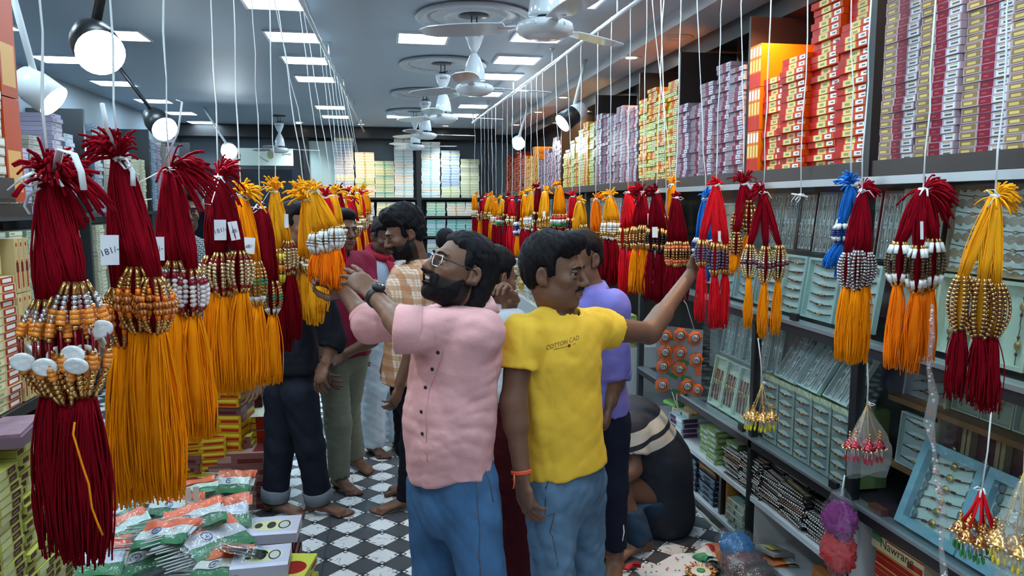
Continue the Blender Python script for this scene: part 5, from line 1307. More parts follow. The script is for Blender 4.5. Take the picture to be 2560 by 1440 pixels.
mid = [((1640, 482), 3.40, [(1632, 572, 630, 750), (1648, 570, 632, 755), (1660, 575, 628, 748)], 'darkgold', DMAR, DMAR, 'dark maroon hanging with black and gold beads', [(1632, 580, 14, 26, '')]),
       ((1605, 480), 3.62, [(1592, 566, 625, 728, ORG), (1606, 562, 622, 735, ORG), (1618, 566, 625, 728, ORG)], 'goldfan', MAR, ORG, 'maroon hanging with golden fan beads and two yellow tassels', [(1622, 548, 16, 28, '')]),
       ((1570, 482), 3.85, [(1560, 570, 622, 735), (1574, 568, 625, 732), (1588, 572, 620, 730)], 'goldfan', RED, RED, 'bright red hanging with golden fan beads', []),
       ((1525, 492), 4.15, [(1518, 552, 598, 700), (1530, 550, 600, 712), (1540, 552, 598, 705)], 'white', YEL, DMAR, 'yellow hanging with white beads over maroon tassels', []),
       ((1490, 498), 4.4, [(1484, 578, 620, 680), (1497, 580, 622, 690)], 'orangegold', DOR, DMAR, 'vivid orange hanging with gold beads', []),
       ((1450, 505), 4.75, [(1442, 580, 620, 680), (1458, 560, 605, 690)], 'goldtube', YEL, MAR, 'yellow hanging above the purple collar', []),
       ((1432, 492), 5.1, [(1428, 545, 585, 660), (1438, 545, 585, 650)], 'darkgold', RED, MAR, 'thin red hanging between two yellow ones', []),
       ((1398, 465), 5.4, [(1391, 535, 570, 650), (1400, 535, 572, 655), (1409, 535, 570, 650)], 'tricolor', ORG, MAR, 'orange hanging with red white and green banded beads', []),
       ((1362, 480), 5.8, [(1354, 545, 582, 650), (1366, 540, 585, 660)], 'goldfan', YEL, MAR, 'yellow hanging with golden beads and a white slip', [(1358, 535, 7, 14, '')]),
       ((1345, 470), 6.0, [(1342, 530, 560, 640)], 'darkgold', DMAR, DMAR, 'small maroon hanging between yellow ones', []),
       ((1328, 480), 6.2, [(1320, 540, 575, 640), (1334, 538, 578, 645)], 'white', YEL, MAR, 'yellow hanging with pale beads in front of the red cartons', []),
       ((1300, 500), 6.6, [(1294, 555, 590, 640, ORG), (1305, 555, 585, 650, ORG)], 'bluewhite', DMAR, ORG, 'maroon hanging with pale blue beads and yellow tassels', []),
       ((1280, 500), 7.0, [(1275, 540, 565, 625), (1285, 540, 568, 640)], 'goldtube', RED, RED, 'red hanging with gold beads near the far end', []),
       ((1255, 500), 7.5, [(1250, 540, 565, 630), (1262, 538, 566, 635)], 'tricolor', YEL, MAR, 'yellow hanging with green tipped beads near the far end', []),
       ((1240, 505), 7.9, [(1236, 540, 562, 620), (1246, 540, 560, 615)], 'white', ORG, MAR, 'tiny orange hanging near the far end', []),
       ((1222, 495), 8.4, [(1217, 530, 548, 595), (1228, 530, 550, 600)], 'goldfan', YEL, MAR, 'tiny yellow hanging next to a maroon one at the far end', []),
       ((1204, 500), 8.9, [(1200, 535, 552, 600), (1208, 535, 552, 605)], 'goldfan', MAR, ORG, 'tiny maroon hanging at the far end', []),
       ((1187, 488), 9.4, [(1184, 525, 542, 590), (1191, 525, 542, 600)], 'white', ORG, MAR, 'tiny orange hanging that ends the row', [])]
mid += [((1312, 488), 6.4, [(1308, 545, 575, 640), (1318, 542, 575, 635)], 'goldfan', ORG, MAR, 'orange hanging beside a pale beaded yellow one', []),
        ((1268, 492), 7.25, [(1264, 535, 560, 630), (1273, 535, 562, 625)], 'darkgold', MAR, MAR, 'maroon hanging between red and yellow ones', []),
        ((1232, 490), 8.15, [(1228, 530, 552, 600), (1238, 530, 552, 610)], 'goldtube', ORG, ORG, 'tiny all orange hanging near the far end', []),
        ((1213, 492), 8.65, [(1209, 528, 548, 590), (1218, 528, 548, 600)], 'gold', RED, MAR, 'tiny red hanging near the far end', [])]
for (kn, Yk, lg, pt, yc, tc, lab, tg) in mid:
    near = Yk < 4.5
    bundle(lab, kn, Yk, lg, pt, yc, tc, GR, top='R', det=1 if near else 0, nstr=34 if near else 18, sr=.0030 if near else .0048, thick=.022 if near else .026, nbead=8 if near else 6, brad=.027 if near else .032, bsz=1.5 if near else 2.1, tuft=1.0, tdir=(rnd.uniform(-.6, .6), 0, .6), tuftn=40 if near else 24, tuftlen=.06, tasn=30 if near else 18, tags=tg)
# small hanging ornaments under the big ones
def latkan(label, knot, Y, arms, cup, yarn, beadc, dropc, cordpx=None, n=7, s=1.0, bag=False):
    K = atY(knot[0], knot[1], Y); t = empty('beaded_latkan', K, 0, label, 'latkan'); rg = random.Random(int(knot[0]))
    if cordpx is not None:
        tp = atY(cordpx[0], cordpx[1], Y) - K; q = MB(); q.tube([tp, tp * .5 + Vector((.003, 0, 0)), Vector((0, 0, 0))], .002, 6); q.build('cord', M_cord, t)
    q = MB(); bow(q, Vector((0, 0, 0)), .022 * s, rg, 3); q.build('knot', M_cord, t)
    for i in range(n):
        a = 2 * math.pi * i / n; e = Vector((math.cos(a) * .045 * s, math.sin(a) * .035 * s, -arms - rg.uniform(-.012, .012)))
        q = MB(); q.tube([Vector((0, 0, 0)), e * .45 + Vector((0, 0, -.01)), e], .0016 if not yarn == RED else .003, 5, 0, yarn); q.build('thread', M_yarn, t)
        q = MB(); M4 = Matrix.Translation(e)
        for k in range(4): q.ball(e + Vector((0, 0, .03 - k * .009)), .004 * s, 0, GOLD, 6, 4)
        q.lathe([(.004, .010), (.012 * s, 0), (cup * .8, -.010), (cup, -.016), (cup * .7, -.018)], 12, 0, beadc, M4)
        for k in range(10):
            b2 = 2 * math.pi * k / 10; q.ball(e + Vector((math.cos(b2) * cup, math.sin(b2) * cup, -.017)), .004 * s, 0, PEARL if k % 2 else GOLD, 6, 4)
            q.ball(e + Vector((math.cos(b2) * cup * .62, math.sin(b2) * cup * .62, -.005)), .0035 * s, 1, (.25, .01, .02) if yarn == RED else beadc, 6, 4)
        c = q.build('bell_cup', [M_bmet, M_bpla], t)
        q = MB()
        for k in range(5):
            b2 = 2 * math.pi * k / 5; p = e + Vector((math.cos(b2) * cup * .5, math.sin(b2) * cup * .5, -.02))
            q.tube([p, p + Vector((0, 0, -.022 * s))], .0012, 4, 1, PEARL)
            q.ball(p + Vector((0, 0, -.030 * s)), (.004 * s, .004 * s, .010 * s), 1, dropc, 6, 4)
        q.build('bead_fringe', [M_bmet, M_bpla], c)
    if bag:
        q = MB(); h = bag
        import itertools
        n2 = 14; m2 = 8; vs = []; fs = []
        for i in range(m2 + 1):
            v = i / m2; w = (.012 + .055 * min(1, v * 2.2)) * s; zz = -.02 - h * v
            for j in range(n2):
                a = 2 * math.pi * j / n2; r = w * (1 + .12 * math.sin(3 * a + 5 * v)); fl = .55 if v < .7 else .55 * (1 - (v - .7) / .3 * .85)
                vs.append((math.cos(a) * r + .02 * v, math.sin(a) * r * fl, zz + .01 * math.sin(2 * a)))
        for i in range(m2):
            for j in range(n2): fs.append((i * n2 + j, i * n2 + (j + 1) % n2, (i + 1) * n2 + (j + 1) % n2, (i + 1) * n2 + j))
        q.add(vs, fs, 0, None, True); q.build('plastic_bag', glassmat('poly_bag', (.97, .98, .98), .08, .82, .7, 30, .12), t)
    return t
latkan('red threaded latkan with gold and maroon discs and green bead fringe', (2455, 1222), Yr + .02, .10, .020, RED, (.55, .30, .10), (.04, .25, .06), (2478, 1030), n=9, s=1.0)
latkan('gold and white beaded latkan with yellow drops dangling before the black post', (1905, 960), Yr4, .115, .024, (.5, .33, .12), GOLD, (.80, .66, .03), (1895, 845), n=7)
latkan('red and pearl latkan inside a clear plastic bag beside the tall black upright', (2168, 1010), Yr3, .12, .020, (.5, .33, .12), (.45, .05, .07), (.50, .02, .04), (2168, 908), n=7, bag=.20)
latkan('yellow and white latkan in a bag at the photo edge', (2560, 1180), 1.36, .16, .024, (.5, .35, .1), GOLD, (.85, .60, .05), (2566, 900), n=6, bag=.26)
# long twisted plastic strip of garland packets
t = empty('packet_garland', atY(2330, 760, 1.62), 0, 'long twisted clear plastic strip of pearl garlands beside the orange tassels', 'garland'); K = t.location
q = MB(); pts = [(2330, 760), (2330, 840), (2322, 920), (2335, 990), (2322, 1060), (2335, 1120), (2340, 1180), (2350, 1240), (2358, 1300), (2352, 1360), (2360, 1430), (2362, 1500)]
wid = [.004, .010, .008, .016, .018, .007, .012, .016, .014, .008, .013, .010]
q.tube([atY(x, y, 1.62) - K for x, y in pts], wid, 10, flat=.45); q.build('plastic_sleeve', glassmat('poly_bag', (.97, .98, .98), .08, .82, .7, 30, .12), t)
q = MB(); rg = random.Random(9)
for i in range(90):
    s = rg.random() * (len(pts) - 1); k = min(int(s), len(pts) - 2); f = s - k
    p = atY(pts[k][0] * (1 - f) + pts[k + 1][0] * f, pts[k][1] * (1 - f) + pts[k + 1][1] * f, 1.62) - K
    w = (wid[k] * (1 - f) + wid[k + 1] * f) * .5
    q.ball(p + Vector((rg.uniform(-w, w), rg.uniform(-w, w) * .4, 0)), rg.uniform(.0025, .0045), 1, PEARL if rg.random() < .65 else (.55, .14, .06), 6, 4)
q.build('pearl_beads', [M_bmet, M_bpla], t)
# ================================================================== people: smooth distance fields turned into continuous skins
F32 = np.float32
class Fld:
    def __init__(s): s.ops = []; s.cuts = []; s.dispf = None
    def cone(s, a, b, ra, rb, k=.02, n=None, f=1.0, sub=False):
        a = np.array(a, float); b = np.array(b, float); ab = b - a; L2 = max(float(ab @ ab), 1e-9)
        nn = None if n is None else np.array(n, float) / np.linalg.norm(n)
        def fn(X, Y, Z):
            t = np.clip(((X - a[0]) * ab[0] + (Y - a[1]) * ab[1] + (Z - a[2]) * ab[2]) / L2, 0, 1)
            dx, dy, dz = X - a[0] - t * ab[0], Y - a[1] - t * ab[1], Z - a[2] - t * ab[2]
            d2 = dx * dx + dy * dy + dz * dz
            if nn is not None:
                c = dx * nn[0] + dy * nn[1] + dz * nn[2]
                d2 = d2 + c * c * (1 / (f * f) - 1)
            return np.sqrt(d2) - (ra + (rb - ra) * t)
        R_ = max(ra, rb); lo = np.minimum(a, b) - R_; hi = np.maximum(a, b) + R_
        s.ops.append((fn, lo, hi, k, sub)); return s
    def ell(s, c, r, A=None, k=.015, sub=False):
        c = np.array(c, float); r = np.array(r if hasattr(r, '__len__') else (r, r, r), float)
        A = np.eye(3) if A is None else np.array(A, float)       # columns are the axes
        def fn(X, Y, Z):
            x, y, z = X - c[0], Y - c[1], Z - c[2]
            u = x * A[0, 0] + y * A[1, 0] + z * A[2, 0]; v = x * A[0, 1] + y * A[1, 1] + z * A[2, 1]; w = x * A[0, 2] + y * A[1, 2] + z * A[2, 2]
            k0 = np.sqrt((u / r[0]) ** 2 + (v / r[1]) ** 2 + (w / r[2]) ** 2)
            k1 = np.sqrt((u / r[0] ** 2) ** 2 + (v / r[1] ** 2) ** 2 + (w / r[2] ** 2) ** 2) + 1e-9
            return k0 * (k0 - 1) / k1
        R_ = r.max(); s.ops.append((fn, c - R_, c + R_, k, sub)); return s
    def chain(s, pts, rs, k=.02, n=None, f=1.0):
        for i in range(len(pts) - 1): s.cone(pts[i], pts[i + 1], rs[i], rs[i + 1], k, n, f)
        return s
    def cut(s, fn, k=.0): s.cuts.append((fn, k)); return s
    def _mix(s, D, d, k, sub):
        if sub:
            d = -d; h = np.maximum(k - np.abs(D - d), 0) / k if k else 0
            return np.maximum(D, d) + (h * h * k / 4 if k else 0)
        h = np.maximum(k - np.abs(D - d), 0) / k if k else 0
        return np.minimum(D, d) - (h * h * k / 4 if k else 0)
    def at(s, P):
        P = np.atleast_2d(np.array(P, float)); X, Y, Z = P[:, 0], P[:, 1], P[:, 2]
        D = np.full(len(P), .5)
        for fn, lo, hi, k, sub in s.ops: D = s._mix(D, fn(X, Y, Z), k, sub)
        for fn, k in s.cuts: D = s._mix(D, -fn(X, Y, Z), k, True)
        if s.dispf is not None: D = D + s.dispf(X, Y, Z)
        return D
    def projects(s, pts, d=None, off=0.0, it=8):
        """slide points onto the surface along direction d (or the gradient)"""
        p = np.array([list(x) for x in pts], float); e = 1e-3; I = np.eye(3) * e; n = len(p)
        for _ in range(it):
            allp = np.concatenate([p] + [p + I[i] for i in range(3)])
            v = s.at(allp).reshape(4, n); g = ((v[1:] - v[0]) / e).T; w = v[0] - off
            if d is None: p = p - g * (w / np.maximum((g * g).sum(1), .05))[:, None]
            else:
                dd = np.array(d, float); sl = g @ dd; sl = np.where(np.abs(sl) < .15, np.where(sl >= 0, .15, -.15), sl)
                p = p - dd[None, :] * np.clip(w / sl, -.05, .05)[:, None]
        g = g / (np.linalg.norm(g, axis=1)[:, None] + 1e-9)
        return [Vector(x) for x in p], [Vector(x) for x in g]
    def project(s, p, d=None, off=0.0, it=8):
        a, b = s.projects([p], d, off, it); return a[0], b[0]
    def bounds(s):
        add = [o for o in s.ops if not o[4]]
        return np.min([o[1] for o in add], 0) - .03, np.max([o[2] for o in add], 0) + .03
    def grid(s, lo, hi, res):
        n = np.maximum(np.ceil((hi - lo) / res).astype(int) + 1, 2)
        ax = [(lo[i] + res * np.arange(n[i])).astype(F32) for i in range(3)]
        D = np.full(n, .5, F32)
        for fn, a, b, k, sub in s.ops:
            m = k + .035
            i0 = [int(np.clip(np.searchsorted(ax[i], a[i] - m), 0, n[i])) for i in range(3)]; i1 = [int(np.clip(np.searchsorted(ax[i], b[i] + m), 0, n[i])) for i in range(3)]
            if any(i1[i] <= i0[i] for i in range(3)): continue
            sl = tuple(slice(i0[i], i1[i]) for i in range(3))
            d = fn(ax[0][sl[0]][:, None, None], ax[1][sl[1]][None, :, None], ax[2][sl[2]][None, None, :])
            D[sl] = s._mix(D[sl], d, k, sub)
        X, Y, Z = ax[0][:, None, None], ax[1][None, :, None], ax[2][None, None, :]
        for fn, k in s.cuts: D = s._mix(D, -fn(X, Y, Z), k, True).astype(F32)
        if s.dispf is not None:
            idx = np.nonzero(np.abs(D) < .035)
            D[idx] += s.dispf(ax[0][idx[0]], ax[1][idx[1]], ax[2][idx[2]])
        return ax, D
def surface_net(ax, D):
    S = D < 0
    c = [S[i:S.shape[0] - 1 + i, j:S.shape[1] - 1 + j, k:S.shape[2] - 1 + k] for i in (0, 1) for j in (0, 1) for k in (0, 1)]
    cnt = sum(x.astype(np.int8) for x in c)
    act = (cnt > 0) & (cnt < 8)
    I = np.array(np.nonzero(act)).T
    if len(I) == 0: return np.zeros((0, 3)), np.zeros((0, 4), int)
    corner = np.array([(i, j, k) for i in (0, 1) for j in (0, 1) for k in (0, 1)])
    val = np.stack([D[I[:, 0] + o[0], I[:, 1] + o[1], I[:, 2] + o[2]] for o in corner], 1).astype(float)
    pos = np.zeros((len(I), 3)); num = np.zeros(len(I))
    for a in range(8):
        for b in range(a + 1, 8):
            if np.abs(corner[a] - corner[b]).sum() != 1: continue
            m = (val[:, a] < 0) != (val[:, b] < 0)
            t = val[m, a] / (val[m, a] - val[m, b])
            pos[m] += corner[a] + (corner[b] - corner[a]) * t[:, None]; num[m] += 1
    pos = pos / num[:, None] + I
    h = ax[0][1] - ax[0][0]
    V = np.stack([ax[i][0] + pos[:, i] * h for i in range(3)], 1)
    vid = np.full(act.shape, -1, int); vid[tuple(I.T)] = np.arange(len(I))
    Q = []
    for d in range(3):
        u, v = (d + 1) % 3, (d + 2) % 3
        s0 = [slice(None)] * 3; s1 = [slice(None)] * 3; s0[d] = slice(0, -1); s1[d] = slice(1, None)
        ch = S[tuple(s0)] != S[tuple(s1)]
        e = np.array(np.nonzero(ch)).T
        e = e[(e[:, u] > 0) & (e[:, v] > 0) & (e[:, u] < D.shape[u] - 1) & (e[:, v] < D.shape[v] - 1)]
        if len(e) == 0: continue
        def g(du, dv):
            q = e.copy(); q[:, u] += du; q[:, v] += dv; return vid[q[:, 0], q[:, 1], q[:, 2]]
        quad = np.stack([g(-1, -1), g(0, -1), g(0, 0), g(-1, 0)], 1)
        flip = ~S[e[:, 0], e[:, 1], e[:, 2]]
        quad[flip] = quad[flip][:, ::-1]
        Q.append(quad)
    Q = np.concatenate(Q); Q = Q[(Q >= 0).all(1)]
    return V, Q
def fld_object(name, fld, mats, parent, base, res=.007, hi=(), colf=None, bounds=None):
    """hi: list of (centre, half, res) boxes meshed finer"""
    lo, hi_ = fld.bounds() if bounds is None else bounds
    VV, QQ, off = [], [], 0
    jobs = [(lo, hi_, res, True)] + [(np.array(c) - np.array(h_), np.array(c) + np.array(h_), r, False) for c, h_, r in hi]
    for a, b, r, coarse in jobs:
        axg, D = fld.grid(a, b, r)
        V, Q = surface_net(axg, D)
        if coarse and hi and len(Q):
            C = V[Q].mean(1); keep = np.ones(len(Q), bool)
            for c, h_, r2 in hi: keep &= ~(np.abs(C - np.array(c)) < np.array(h_) - r * .9).all(1)
            Q = Q[keep]
        VV.append(V); QQ.append(Q + off); off += len(V)
    V = np.concatenate(VV); Q = np.concatenate(QQ)
    used = np.zeros(len(V), bool); used[Q.ravel()] = True
    re = np.cumsum(used) - 1; V = V[used]; Q = re[Q]
    me = bpy.data.meshes.new(name)
    me.vertices.add(len(V)); me.vertices.foreach_set('co', (V - np.array(base)).astype(F32).ravel())
    me.loops.add(Q.size); me.loops.foreach_set('vertex_index', Q.astype(np.int32).ravel())
    me.polygons.add(len(Q)); me.polygons.foreach_set('loop_start', np.arange(0, Q.size, 4, dtype=np.int32))
    me.polygons.foreach_set('use_smooth', np.ones(len(Q), bool))
    me.update(calc_edges=True)
    if colf is not None:
        at = me.color_attributes.new('Col', 'FLOAT_COLOR', 'POINT'); a = np.ones((len(V), 4), F32); a[:, :3] = colf(V); at.data.foreach_set('color', a.ravel())
    return meshobj(name, me, parent, mats)
def folds(amp, fr, seed, stretch=(1, 1, 1), ridg=True, n=5):
    g = np.random.RandomState(seed)
    ks = g.normal(size=(n, 3)) * fr * np.array(stretch); ph = g.uniform(0, 6.28, n); qs = g.normal(size=(n, 3)) * fr * .5; ps = g.uniform(0, 6.28, n)
    def fn(X, Y, Z):
        r = 0
        for i in range(n):
            w = ks[i, 0] * X + ks[i, 1] * Y + ks[i, 2] * Z + ph[i] + 1.3 * np.sin(qs[i, 0] * X + qs[i, 1] * Y + qs[i, 2] * Z + ps[i])
            v = np.sin(w)
            r = r + (1 - 2 * np.abs(v) ** .7 if ridg else v)
        return amp * r / n
    return fn
def frame_of(fwd, up):
    f = Vector(fwd).normalized(); u = Vector(up); u = (u - f * u.dot(f)).normalized(); r = f.cross(u)
    return np.array([list(r), list(f), list(u)]).T       # columns right, forward, up
M_skin = {}
def skinmat(): return mat('skin', (1, 1, 1), .48, vcol=True, var=.08, vscale=60, spec=.35, bump=.05, bscale=220)
M_hair = mat('black_hair', (.007, .006, .008), .62, var=.4, vscale=120, stretch=(1, 1, .3), bump=.6, bscale=160, spec=.18)
M_eyew = mat('eye_white', (.30, .28, .26), .3); M_iris = mat('iris', (.02, .012, .01), .2); M_teeth = mat('teeth', (.75, .74, .70), .3)
def head_field(F, H, A, s, neck=None, smile=False, nr=.056):
    W = lambda p: H + A @ (np.array(p, float) * s)
    E = lambda c, r, k=.012, sub=False: F.ell(W(c), np.array(r) * s, A, k * s, sub)
    E((0, -.012, .035), (.073, .094, .080)); E((0, .026, -.030), (.060, .066, .078), .03); E((0, .030, -.068), (.050, .056, .044), .03); E((0, .074, -.100), (.021, .017, .017), .022)
    for sx in (-1, 1):
        E((sx * .042, .060, -.020), (.022, .022, .018), .02)
        E((sx * .050, .0, -.070), (.014, .03, .022), .03)
    E((0, .084, .024), (.046, .013, .011), .018)
    for sx in (-1, 1): E((sx * .031, .102, .003), (.017, .016, .012), .012, True)
    F.cone(W((0, .090, .012)), W((0, .114, -.030)), .0085 * s, .0125 * s, .012 * s)
    for sx in (-1, 1): E((sx * .0125, .102, -.034), (.0085, .010, .0085), .008)
    for sx in (-1, 1):
        E((sx * .031, .083, .0115), (.017, .0115, .0055), .004); E((sx * .031, .083, -.0065), (.016, .0105, .0050), .004)
    if smile:
        E((0, .094, -.0535), (.028, .011, .006), .008); E((0, .091, -.0755), (.023, .011, .0075), .008); E((0, .108, -.0640), (.028, .024, .0085), .004, True)
    else:
        E((0, .096, -.0555), (.023, .0105, .0062), .008); E((0, .094, -.0685), (.020, .0105, .0070), .008); E((0, .108, -.0618), (.022, .010, .0016), .003, True)
    for sx in (-1, 1):
        th = .35 * sx; Ar = A @ np.array([[math.cos(th), -math.sin(th), 0], [math.sin(th), math.cos(th), 0], [0, 0, 1]])
        F.ell(W((sx * .081, -.013, -.006)), np.array((.0075, .019, .031)) * s, Ar, .004 * s); F.ell(W((sx * .090, -.010, -.002)), np.array((.0085, .0115, .019)) * s, Ar, .003 * s, True)
        F.ell(W((sx * .076, .0, -.030)), np.array((.006, .008, .010)) * s, Ar, .006 * s)
    F.cone(W((0, -.022, -.055)), W((0, -.020, -.10)) if neck is None else neck, .054 * s, nr * s, .03)
    return W
def hand_field(F, Wp, d, pn, th, s=1.0, curl=(.5, .5, .5, .5), thumb=.5, spread=.12, fl=1.0):
    """Wp wrist, d towards the knuckles, pn palm normal (side the fingers close to), th +1/-1 side of the thumb along d x pn"""
    d = Vector(d).normalized(); pn = Vector(pn); pn = (pn - d * pn.dot(d)).normalized(); sd = d.cross(pn) * th
    Wp = Vector(Wp); pc = Wp + d * .05 * s
    F.cone(Wp, Wp + d * .082 * s, .026 * s, .041 * s, .02, pn, .42)
    F.ell(Wp + d * .035 * s + sd * .022 * s + pn * .010 * s, (.017 * s,) * 3, None, .015)
    for i in range(4):
        o = (.029 - i * .0195) * s
        base = Wp + d * (.084 - (0, 0, .003, .010)[i]) * s + sd * o
        dirv = (d + sd * (spread * (1.2 - i * .8))).normalized()
        ln = (.043, .048, .045, .035)[i] * s * fl; r = (.0092, .0095, .009, .008)[i] * s
        a = 0; p = base
        F.cone(Wp + d * .06 * s + sd * o, base, .011 * s, r, .01)
        for j, (l, w) in enumerate(((ln, .55), (ln * .62, .75), (ln * .5, .5))):
            a += curl[i] * w * 1.5
            q = p + (dirv * math.cos(a) + pn * math.sin(a)) * l
            F.cone(p, q, r * (1 - .1 * j), r * (.9 - .1 * j), .005); p = q
    b0 = Wp + d * .025 * s + sd * .030 * s
    t1 = b0 + (d * .6 + sd * .7 + pn * (.2 + .5 * thumb)).normalized() * .040 * s
    t2 = t1 + (d * .8 + sd * (.35 - .5 * thumb) + pn * (.2 + .6 * thumb)).normalized() * .033 * s
    t3 = t2 + (d * .8 + sd * (.1 - .7 * thumb) + pn * (.2 + .6 * thumb)).normalized() * .024 * s
    F.cone(Wp + d * .02 * s + sd * .012 * s, b0, .016 * s, .0135 * s, .012); F.chain([b0, t1, t2, t3], [.0135 * s, .0115 * s, .0105 * s, .0085 * s], .008)
def foot_field(F, ank, toe_dir, s=1.0, side=1):
    t = Vector((toe_dir[0], toe_dir[1], 0)); t.normalize(); sd = Vector((t.y, -t.x, 0)) * side
    a = Vector(ank); g = Vector((a.x, a.y, 0))
    F.cone(a, g + t * .02 + Vector((0, 0, .05)), .036 * s, .038 * s, .03)
    F.ell(g - t * .045 * s + Vector((0, 0, .034 * s)), (.033 * s,) * 3, None, .03)
    up = Vector((0, 0, 1))
    F.cone(g + t * .02 * s + Vector((0, 0, .045 * s)), g + t * .125 * s + Vector((0, 0, .022 * s)), .036 * s, .040 * s, .03, up, .55)
    for i in range(5):
        o = (.030 - i * .0155) * s; ln = (.19, .185, .175, .163, .15)[i] * s; r = (.0125, .0095, .009, .0085, .008)[i] * s
        F.cone(g + t * .12 * s + sd * o + Vector((0, 0, .017 * s)), g + t * ln + sd * o * 1.15 + Vector((0, 0, r)), r * 1.1, r, .008)
def sleevecut(a, b, t):
    """half space that ends a sleeve at fraction t of a->b"""
    a, b = np.array(a, float), np.array(b, float); p = a + (b - a) * t; n = (b - a) / np.linalg.norm(b - a)
    return p, n

def stripes_mat(name, base, axis, bands, rough=.75):
    if name in _MC: return _MC[name]
    m, nt, b = newmat(name); N, L = nt.nodes, nt.links
    tc = N.new('ShaderNodeTexCoord'); dt = N.new('ShaderNodeVectorMath'); dt.operation = 'DOT_PRODUCT'; dt.inputs[1].default_value = axis
    L.new(tc.outputs['Object'], dt.inputs[0]); cur = None
    for (a0, a1, c) in bands:
        g = N.new('ShaderNodeMath'); g.operation = 'GREATER_THAN'; L.new(dt.outputs['Value'], g.inputs[0]); g.inputs[1].default_value = a0
        l = N.new('ShaderNodeMath'); l.operation = 'LESS_THAN'; L.new(dt.outputs['Value'], l.inputs[0]); l.inputs[1].default_value = a1
        mu = N.new('ShaderNodeMath'); mu.operation = 'MULTIPLY'; L.new(g.outputs[0], mu.inputs[0]); L.new(l.outputs[0], mu.inputs[1])
        mx = N.new('ShaderNodeMix'); mx.data_type = 'RGBA'; L.new(mu.outputs[0], mx.inputs['Factor'])
        if cur is None: mx.inputs['A'].default_value = (*base, 1)
        else: L.new(cur, mx.inputs['A'])
        mx.inputs['B'].default_value = (*c, 1); cur = mx.outputs['Result']
    L.new(cur, b.inputs['Base Color']); b.inputs['Roughness'].default_value = rough; _MC[name] = m
    return m
def plaid_mat(name, u, v, base, c1, c2, p):
    if name in _MC: return _MC[name]
    m, nt, b = newmat(name); N, L = nt.nodes, nt.links
    tc = N.new('ShaderNodeTexCoord'); cur = None
    def wave(axis, per, lo, hi):
        d = N.new('ShaderNodeVectorMath'); d.operation = 'DOT_PRODUCT'; d.inputs[1].default_value = [x / per for x in axis]; L.new(tc.outputs['Object'], d.inputs[0])
        f = N.new('ShaderNodeMath'); f.operation = 'FRACT'; L.new(d.outputs['Value'], f.inputs[0])
        g = N.new('ShaderNodeMath'); g.operation = 'GREATER_THAN'; g.inputs[1].default_value = lo; L.new(f.outputs[0], g.inputs[0])
        l = N.new('ShaderNodeMath'); l.operation = 'LESS_THAN'; l.inputs[1].default_value = hi; L.new(f.outputs[0], l.inputs[0])
        mu = N.new('ShaderNodeMath'); mu.operation = 'MULTIPLY'; L.new(g.outputs[0], mu.inputs[0]); L.new(l.outputs[0], mu.inputs[1]); return mu.outputs[0]
    for (ax, lo, hi, c, f) in ((u, .0, .42, c1, .75), (v, .0, .42, c1, .6), (u, .55, .68, c2, .6), (v, .55, .68, c2, .5), (u, .80, .86, c1, .5), (v, .80, .86, c1, .4)):
        w = wave(ax, p, lo, hi); sc = N.new('ShaderNodeMath'); sc.operation = 'MULTIPLY'; sc.inputs[1].default_value = f; L.new(w, sc.inputs[0])
        mx = N.new('ShaderNodeMix'); mx.data_type = 'RGBA'; L.new(sc.outputs[0], mx.inputs['Factor'])
        if cur is None: mx.inputs['A'].default_value = (*base, 1)
        else: L.new(cur, mx.inputs['A'])
        mx.inputs['B'].default_value = (*c, 1); cur = mx.outputs['Result']
    L.new(cur, b.inputs['Base Color']); b.inputs['Roughness'].default_value = .8; _MC[name] = m
    return m
def clothmat(name, col, rough=.8, var=.06, vs=14, bump=.5, bs=20, stretch=None): return mat('cloth_' + name, col, rough, var=var, vscale=vs, bump=bump, bscale=bs, spec=.2, stretch=stretch)
M_jean = mat('denim_blue', (.055, .13, .26), .8, var=.45, vscale=7, bump=.15, bscale=300, spec=.2)
M_jean2 = mat('denim_grey', (.10, .17, .26), .8, var=.45, vscale=6, bump=.15, bscale=300, spec=.2)

